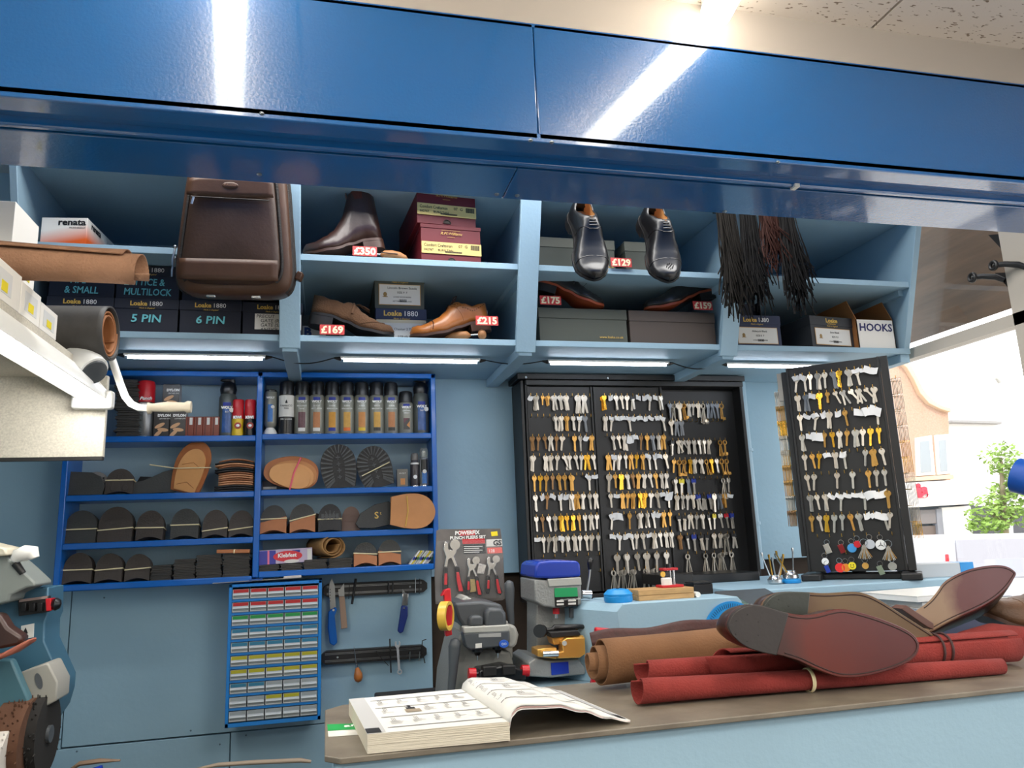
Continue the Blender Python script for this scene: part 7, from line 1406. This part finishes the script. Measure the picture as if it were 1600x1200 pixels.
trace(t, 'red_collar', [(71, 936), (79, 935), (80, 954), (72, 955)], YF, .02, .05, RED, .001); rod(t, 'black_ball', [(80, 944, YF + .03), (82, 944, YF + .03), (88, 944, YF + .03), (94, 944, YF + .03), (96, 944, YF + .03)], [.004, .010, .0135, .009, .002], BLKP, 18)
trace(t, 'rating_sticker', [(33, 978), (53, 974), (52, 996), (32, 999)], YF, .057, .061, PAPER, 0); c3 = at(38, 988, Y=YF + .05) - t.location; q = MB(); q.prism([(-.005, 0), (.005, 0), (0, .012)], 0, .001, 'y'); part('warning_triangle', q, INK, t, (c3.x, .055, c3.z - .003))
trace(t, 'brown_pad', [(-40, 955), (0, 960), (12, 980), (36, 996), (30, 1008), (-40, 1022)], YF, -.09, -.05, L_DBR, .006); trace(t, 'brick_red_pad', [(-40, 1030), (0, 1022), (46, 998), (47, 1004), (20, 1022), (-10, 1034), (-40, 1040)], YF, -.10, -.06, mat('brick_red', (150, 84, 66), .7, bump=.5), .004)
trace(t, 'teal_hood', [(-60, 1030), (18, 1031), (45, 1093), (36, 1125), (-60, 1160)], YF, -.045, -.02, TEAL, .004); trace(t, 'grey_cover', [(28, 1052), (72, 1036), (76, 1038), (90, 1066), (88, 1095), (56, 1112), (45, 1093)], YF, -.02, .06, mat('cover_grey', (148, 146, 138), .45), .003); c3 = at(61, 1064, Y=YF - .02) - t.location; part('oval_slot', MB().prism([(.006 * math.cos(s), .016 * math.sin(s)) for s in [k * math.pi / 8 for k in range(16)]], 0, .002, 'y'), GREYD, t, (c3.x, -.0225, c3.z), (0, R(-18), 0))
def wheel(name, px, py, r_, w, mt, dy=0, rim=None):
    c4 = at(px, py, Y=YF + dy) - t.location; q = MB(); q.cyl((c4.x - w / 2, c4.y, c4.z), (c4.x + w / 2, c4.y, c4.z), r_ * .93, n=48); rr_ = random.Random(px)
    for k in range(160): a_ = rr_.uniform(0, 6.283); x = c4.x + rr_.uniform(-w / 2, w / 2); q.cyl((x, c4.y + r_ * .9 * math.cos(a_), c4.z + r_ * .9 * math.sin(a_)), (x, c4.y + r_ * math.cos(a_), c4.z + r_ * math.sin(a_)), .0022, .0008, n=4)
    part(name, q, mt, t); part('hub', MB().cyl((c4.x - w / 2 - .006, c4.y, c4.z), (c4.x + w / 2 + .006, c4.y, c4.z), r_ * .2, n=24), GREYD, t)
wheel('black_brush', 62, 1148, .082, .03, mat('black_bristle', (26, 24, 22), .9), .0); wheel('brown_brush', 28, 1160, .085, .05, mat('brown_bristle', (84, 54, 36), .9, bump=1), -.03); wheel('white_brush', -6, 1195, .07, .05, mat('white_bristle', (196, 190, 182), .9, bump=1), -.08)
t = thing('wooden_rail', 'narrow tan wooden rail low in front of the wall at the bottom edge', 'rail', tuple(at(385, 1196, Y=2.2))); rod(t, 'rail', [(292, 1205, 2.2), (340, 1195, 2.2), (400, 1191, 2.2), (470, 1188, 2.2), (486, 1190, 2.2)], [.004, .008, .009, .009, .006], mat('worn_wood', (150, 134, 116), .7), 12, sy=.6)
t = thing('leather_offcut', 'curved brown leather offcut at the bottom edge near the machine', 'leather', tuple(at(150, 1195, Y=2.0))); rod(t, 'leather', [(108, 1204, 2.0), (125, 1193, 2.0), (155, 1189, 2.0), (188, 1188, 2.0)], [.006, .010, .010, .004], mat('dull_brown', (120, 98, 78), .7), 12, sy=.5); rod(t, 'blue_edge', [(146, 1204, 1.99), (160, 1198, 1.99)], [.006, .004], BCAP, 10)
# ================================================================ the street
YS = 12.0
BR = mat('pale_brick', (186, 152, 130), .9, bump=.6, bscale=30, var=.2, vscale=30); RENDER = mat('white_render', (232, 228, 222), .8); DKS = mat('dark_shopfront', (66, 66, 72), .5); SILL = mat('stone_sill', (208, 182, 152), .8)
m = MB(); m.box(2.3, 40, -6, 30, -.35, -.25); struct('floor_street', m, mat('street_asphalt', (190, 186, 180), .8, var=.1))
t = thing('brick_house', 'pale brick house with a curved gable across the street', 'building', (at(1440, 790, Y=YS).x, YS, -.25)); 
trace(t, 'wall', [(1330, 700), (1330, 555), (1405, 560), (1420, 572), (1430, 590), (1440, 612), (1455, 628), (1470, 637), (1482, 640), (1486, 760), (1330, 768)], YS, 0, .5, BR, .01, org=t.location); trace(t, 'gable_coping', [(1402, 556), (1422, 568), (1434, 590), (1444, 610), (1458, 625), (1472, 634), (1486, 638), (1486, 644), (1470, 639), (1452, 630), (1438, 614), (1428, 592), (1417, 574), (1402, 562)], YS, -.1, .05, SILL, .01)
f = trace(t, 'window', [(1432, 684), (1456, 680), (1462, 742), (1434, 744)], YS, -.05, .03, RENDER, .01); trace(t, 'window', [(1462, 680), (1484, 678), (1487, 740), (1466, 742)], YS, -.05, .03, RENDER, .01); GLS = mat('far_pane', (150, 156, 160), .2); trace(t, 'pane', [(1438, 690), (1452, 688), (1456, 737), (1439, 739)], YS, -.06, -.04, GLS, 0); trace(t, 'pane', [(1467, 688), (1478, 687), (1481, 736), (1470, 737)], YS, -.06, -.04, GLS, 0)
trace(t, 'window_sill', [(1424, 746), (1490, 741), (1491, 748), (1424, 752)], YS, -.2, .02, SILL, .01); trace(t, 'fascia', [(1390, 756), (1490, 750), (1524, 752), (1524, 787), (1390, 795)], YS, -.25, .1, RENDER, .01)
c = at(1440, 776, Y=YS - .26) - t.location; text('is', .34, mat('red_sign', (210, 50, 70), .5), t, (c.x + .02, -.27, c.z), bold=.06, ext=.02); trace(t, 'shopfront', [(1390, 793), (1522, 786), (1522, 885), (1390, 890)], YS, 0, .3, DKS, .01); trace(t, 'shutter_box', [(1432, 797), (1462, 796), (1464, 818), (1434, 819)], YS, -.1, .02, mat('shutter_grey', (120, 112, 110), .6), .01); trace(t, 'shop_door', [(1437, 822), (1462, 821), (1466, 876), (1442, 878)], YS, -.06, .02, mat('door_brown', (104, 88, 78), .6), .01); trace(t, 'pilaster', [(1463, 795), (1472, 794), (1480, 876), (1470, 878)], YS, -.12, .02, mat('pilaster_grey', (130, 130, 136), .6), .01); trace(t, 'white_panel', [(1471, 793), (1517, 790), (1524, 878), (1480, 880)], YS, -.08, .02, RENDER, .01)
t = thing('white_building', 'white rendered building beside the brick house across the street', 'building', (at(1530, 790, Y=YS).x, YS + .6, -.25)); trace(t, 'wall', [(1482, 655), (1568, 660), (1620, 662), (1620, 800), (1482, 800)], YS + .6, 0, .4, RENDER, .01); trace(t, 'ledge', [(1488, 656), (1568, 658), (1568, 662), (1488, 660)], YS + .6, -.15, .0, mat('ledge_grey', (150, 148, 146), .7), .005); trace(t, 'dark_shopfront', [(1518, 790), (1620, 795), (1620, 885), (1518, 885)], YS + .6, -.1, .1, DKS, .01)
t = thing('lamp_post', 'thin pale street lamp post above the white building', 'lamp post', (at(1570, 800, Y=11.5).x, 11.5, -.25)); rod(t, 'pole', [(1580, 900, 11.5), (1573, 700, 11.5), (1562, 594, 11.5)], [.06, .05, .03], mat('pole_grey', (190, 190, 192), .5), 10); rod(t, 'bracket', [(1562, 596, 11.5), (1556, 590, 11.5)], [.05, .03], GREYL, 8)
t = thing('street_tree', 'light green street tree standing beyond the parked van', 'tree', (at(1572, 880, Y=10.5).x, 10.5, -.25)); rod(t, 'trunk', [(1572, 900, 10.5), (1570, 830, 10.5), (1566, 760, 10.5), (1564, 715, 10.5)], [.07, .06, .04, .02], mat('bark', (130, 120, 96), .9), 10); rod(t, 'branch', [(1570, 830, 10.5), (1590, 790, 10.4)], [.035, .01], MATS['bark'], 8); rod(t, 'branch', [(1569, 815, 10.5), (1540, 800, 10.6)], [.03, .01], MATS['bark'], 8)
q = MB(); rt = random.Random(4); o = t.location
for (px, py, rx_, rz_, nn) in [(1562, 716, .32, .30, 260), (1582, 735, .3, .2, 150), (1552, 800, .42, .30, 420), (1585, 790, .40, .42, 420), (1575, 765, .3, .2, 200), (1540, 822, .35, .14, 200)]:
    c = at(px, py, Y=10.5) - o
    for k in range(nn):
        a_ = rt.uniform(0, 6.28); e_ = math.asin(rt.uniform(-1, 1)); rr_ = rt.random() ** .4; p = Vector((c.x + rx_ * rr_ * math.cos(a_) * math.cos(e_), c.y + rx_ * rr_ * math.sin(a_) * math.cos(e_), c.z + rz_ * rr_ * math.sin(e_))); u = Vector((rt.uniform(-1, 1), rt.uniform(-1, 1), rt.uniform(-1, 1))).normalized() * .05; v = u.orthogonal().normalized() * .025
        q.add([tuple(p - u), tuple(p - v), tuple(p + u), tuple(p + v)], [(0, 1, 2, 3)])
part('foliage', q, mat('leaf_green', (128, 160, 70), .7, var=.3, vscale=4), t, smooth=0)
YV = 7.5; t = thing('parked_van', 'white van parked in the street outside the window', 'van', (at(1560, 900, Y=YV).x, YV, -.25)); VW = mat('van_white', (176, 176, 182), .3, coat=.5)
trace(t, 'body', [(1479, 840), (1490, 836), (1640, 832), (1660, 960), (1484, 960)], YV, 0, 1.8, VW, .08); trace(t, 'side_panel', [(1494, 843), (1630, 839), (1640, 900), (1520, 905), (1498, 890)], YV, -.02, .0, mat('van_panel', (156, 156, 164), .35), .02); trace(t, 'tail_lamp', [(1480, 866), (1483, 866), (1486, 905), (1483, 906)], YV, -.02, .02, RED, .01); trace(t, 'rear_wheel', [(1530 + 22 * math.cos(s), 968 + 24 * math.sin(s)) for s in [k * math.pi / 10 for k in range(20)]], YV, -.03, .2, BLKP, .01)
t = thing('bollard', 'black and yellow street bollard before the shop door', 'bollard', (at(1465, 880, Y=8.5).x, 8.5, -.25)); rod(t, 'post', [(1466, 905, 8.5), (1462, 860, 8.5)], .05, BLKP, 12); rod(t, 'yellow_band', [(1463, 876, 8.5), (1462.3, 866, 8.5)], .055, YEL, 12); rod(t, 'yellow_band', [(1465, 892, 8.5), (1464, 883, 8.5)], .055, YEL, 12)
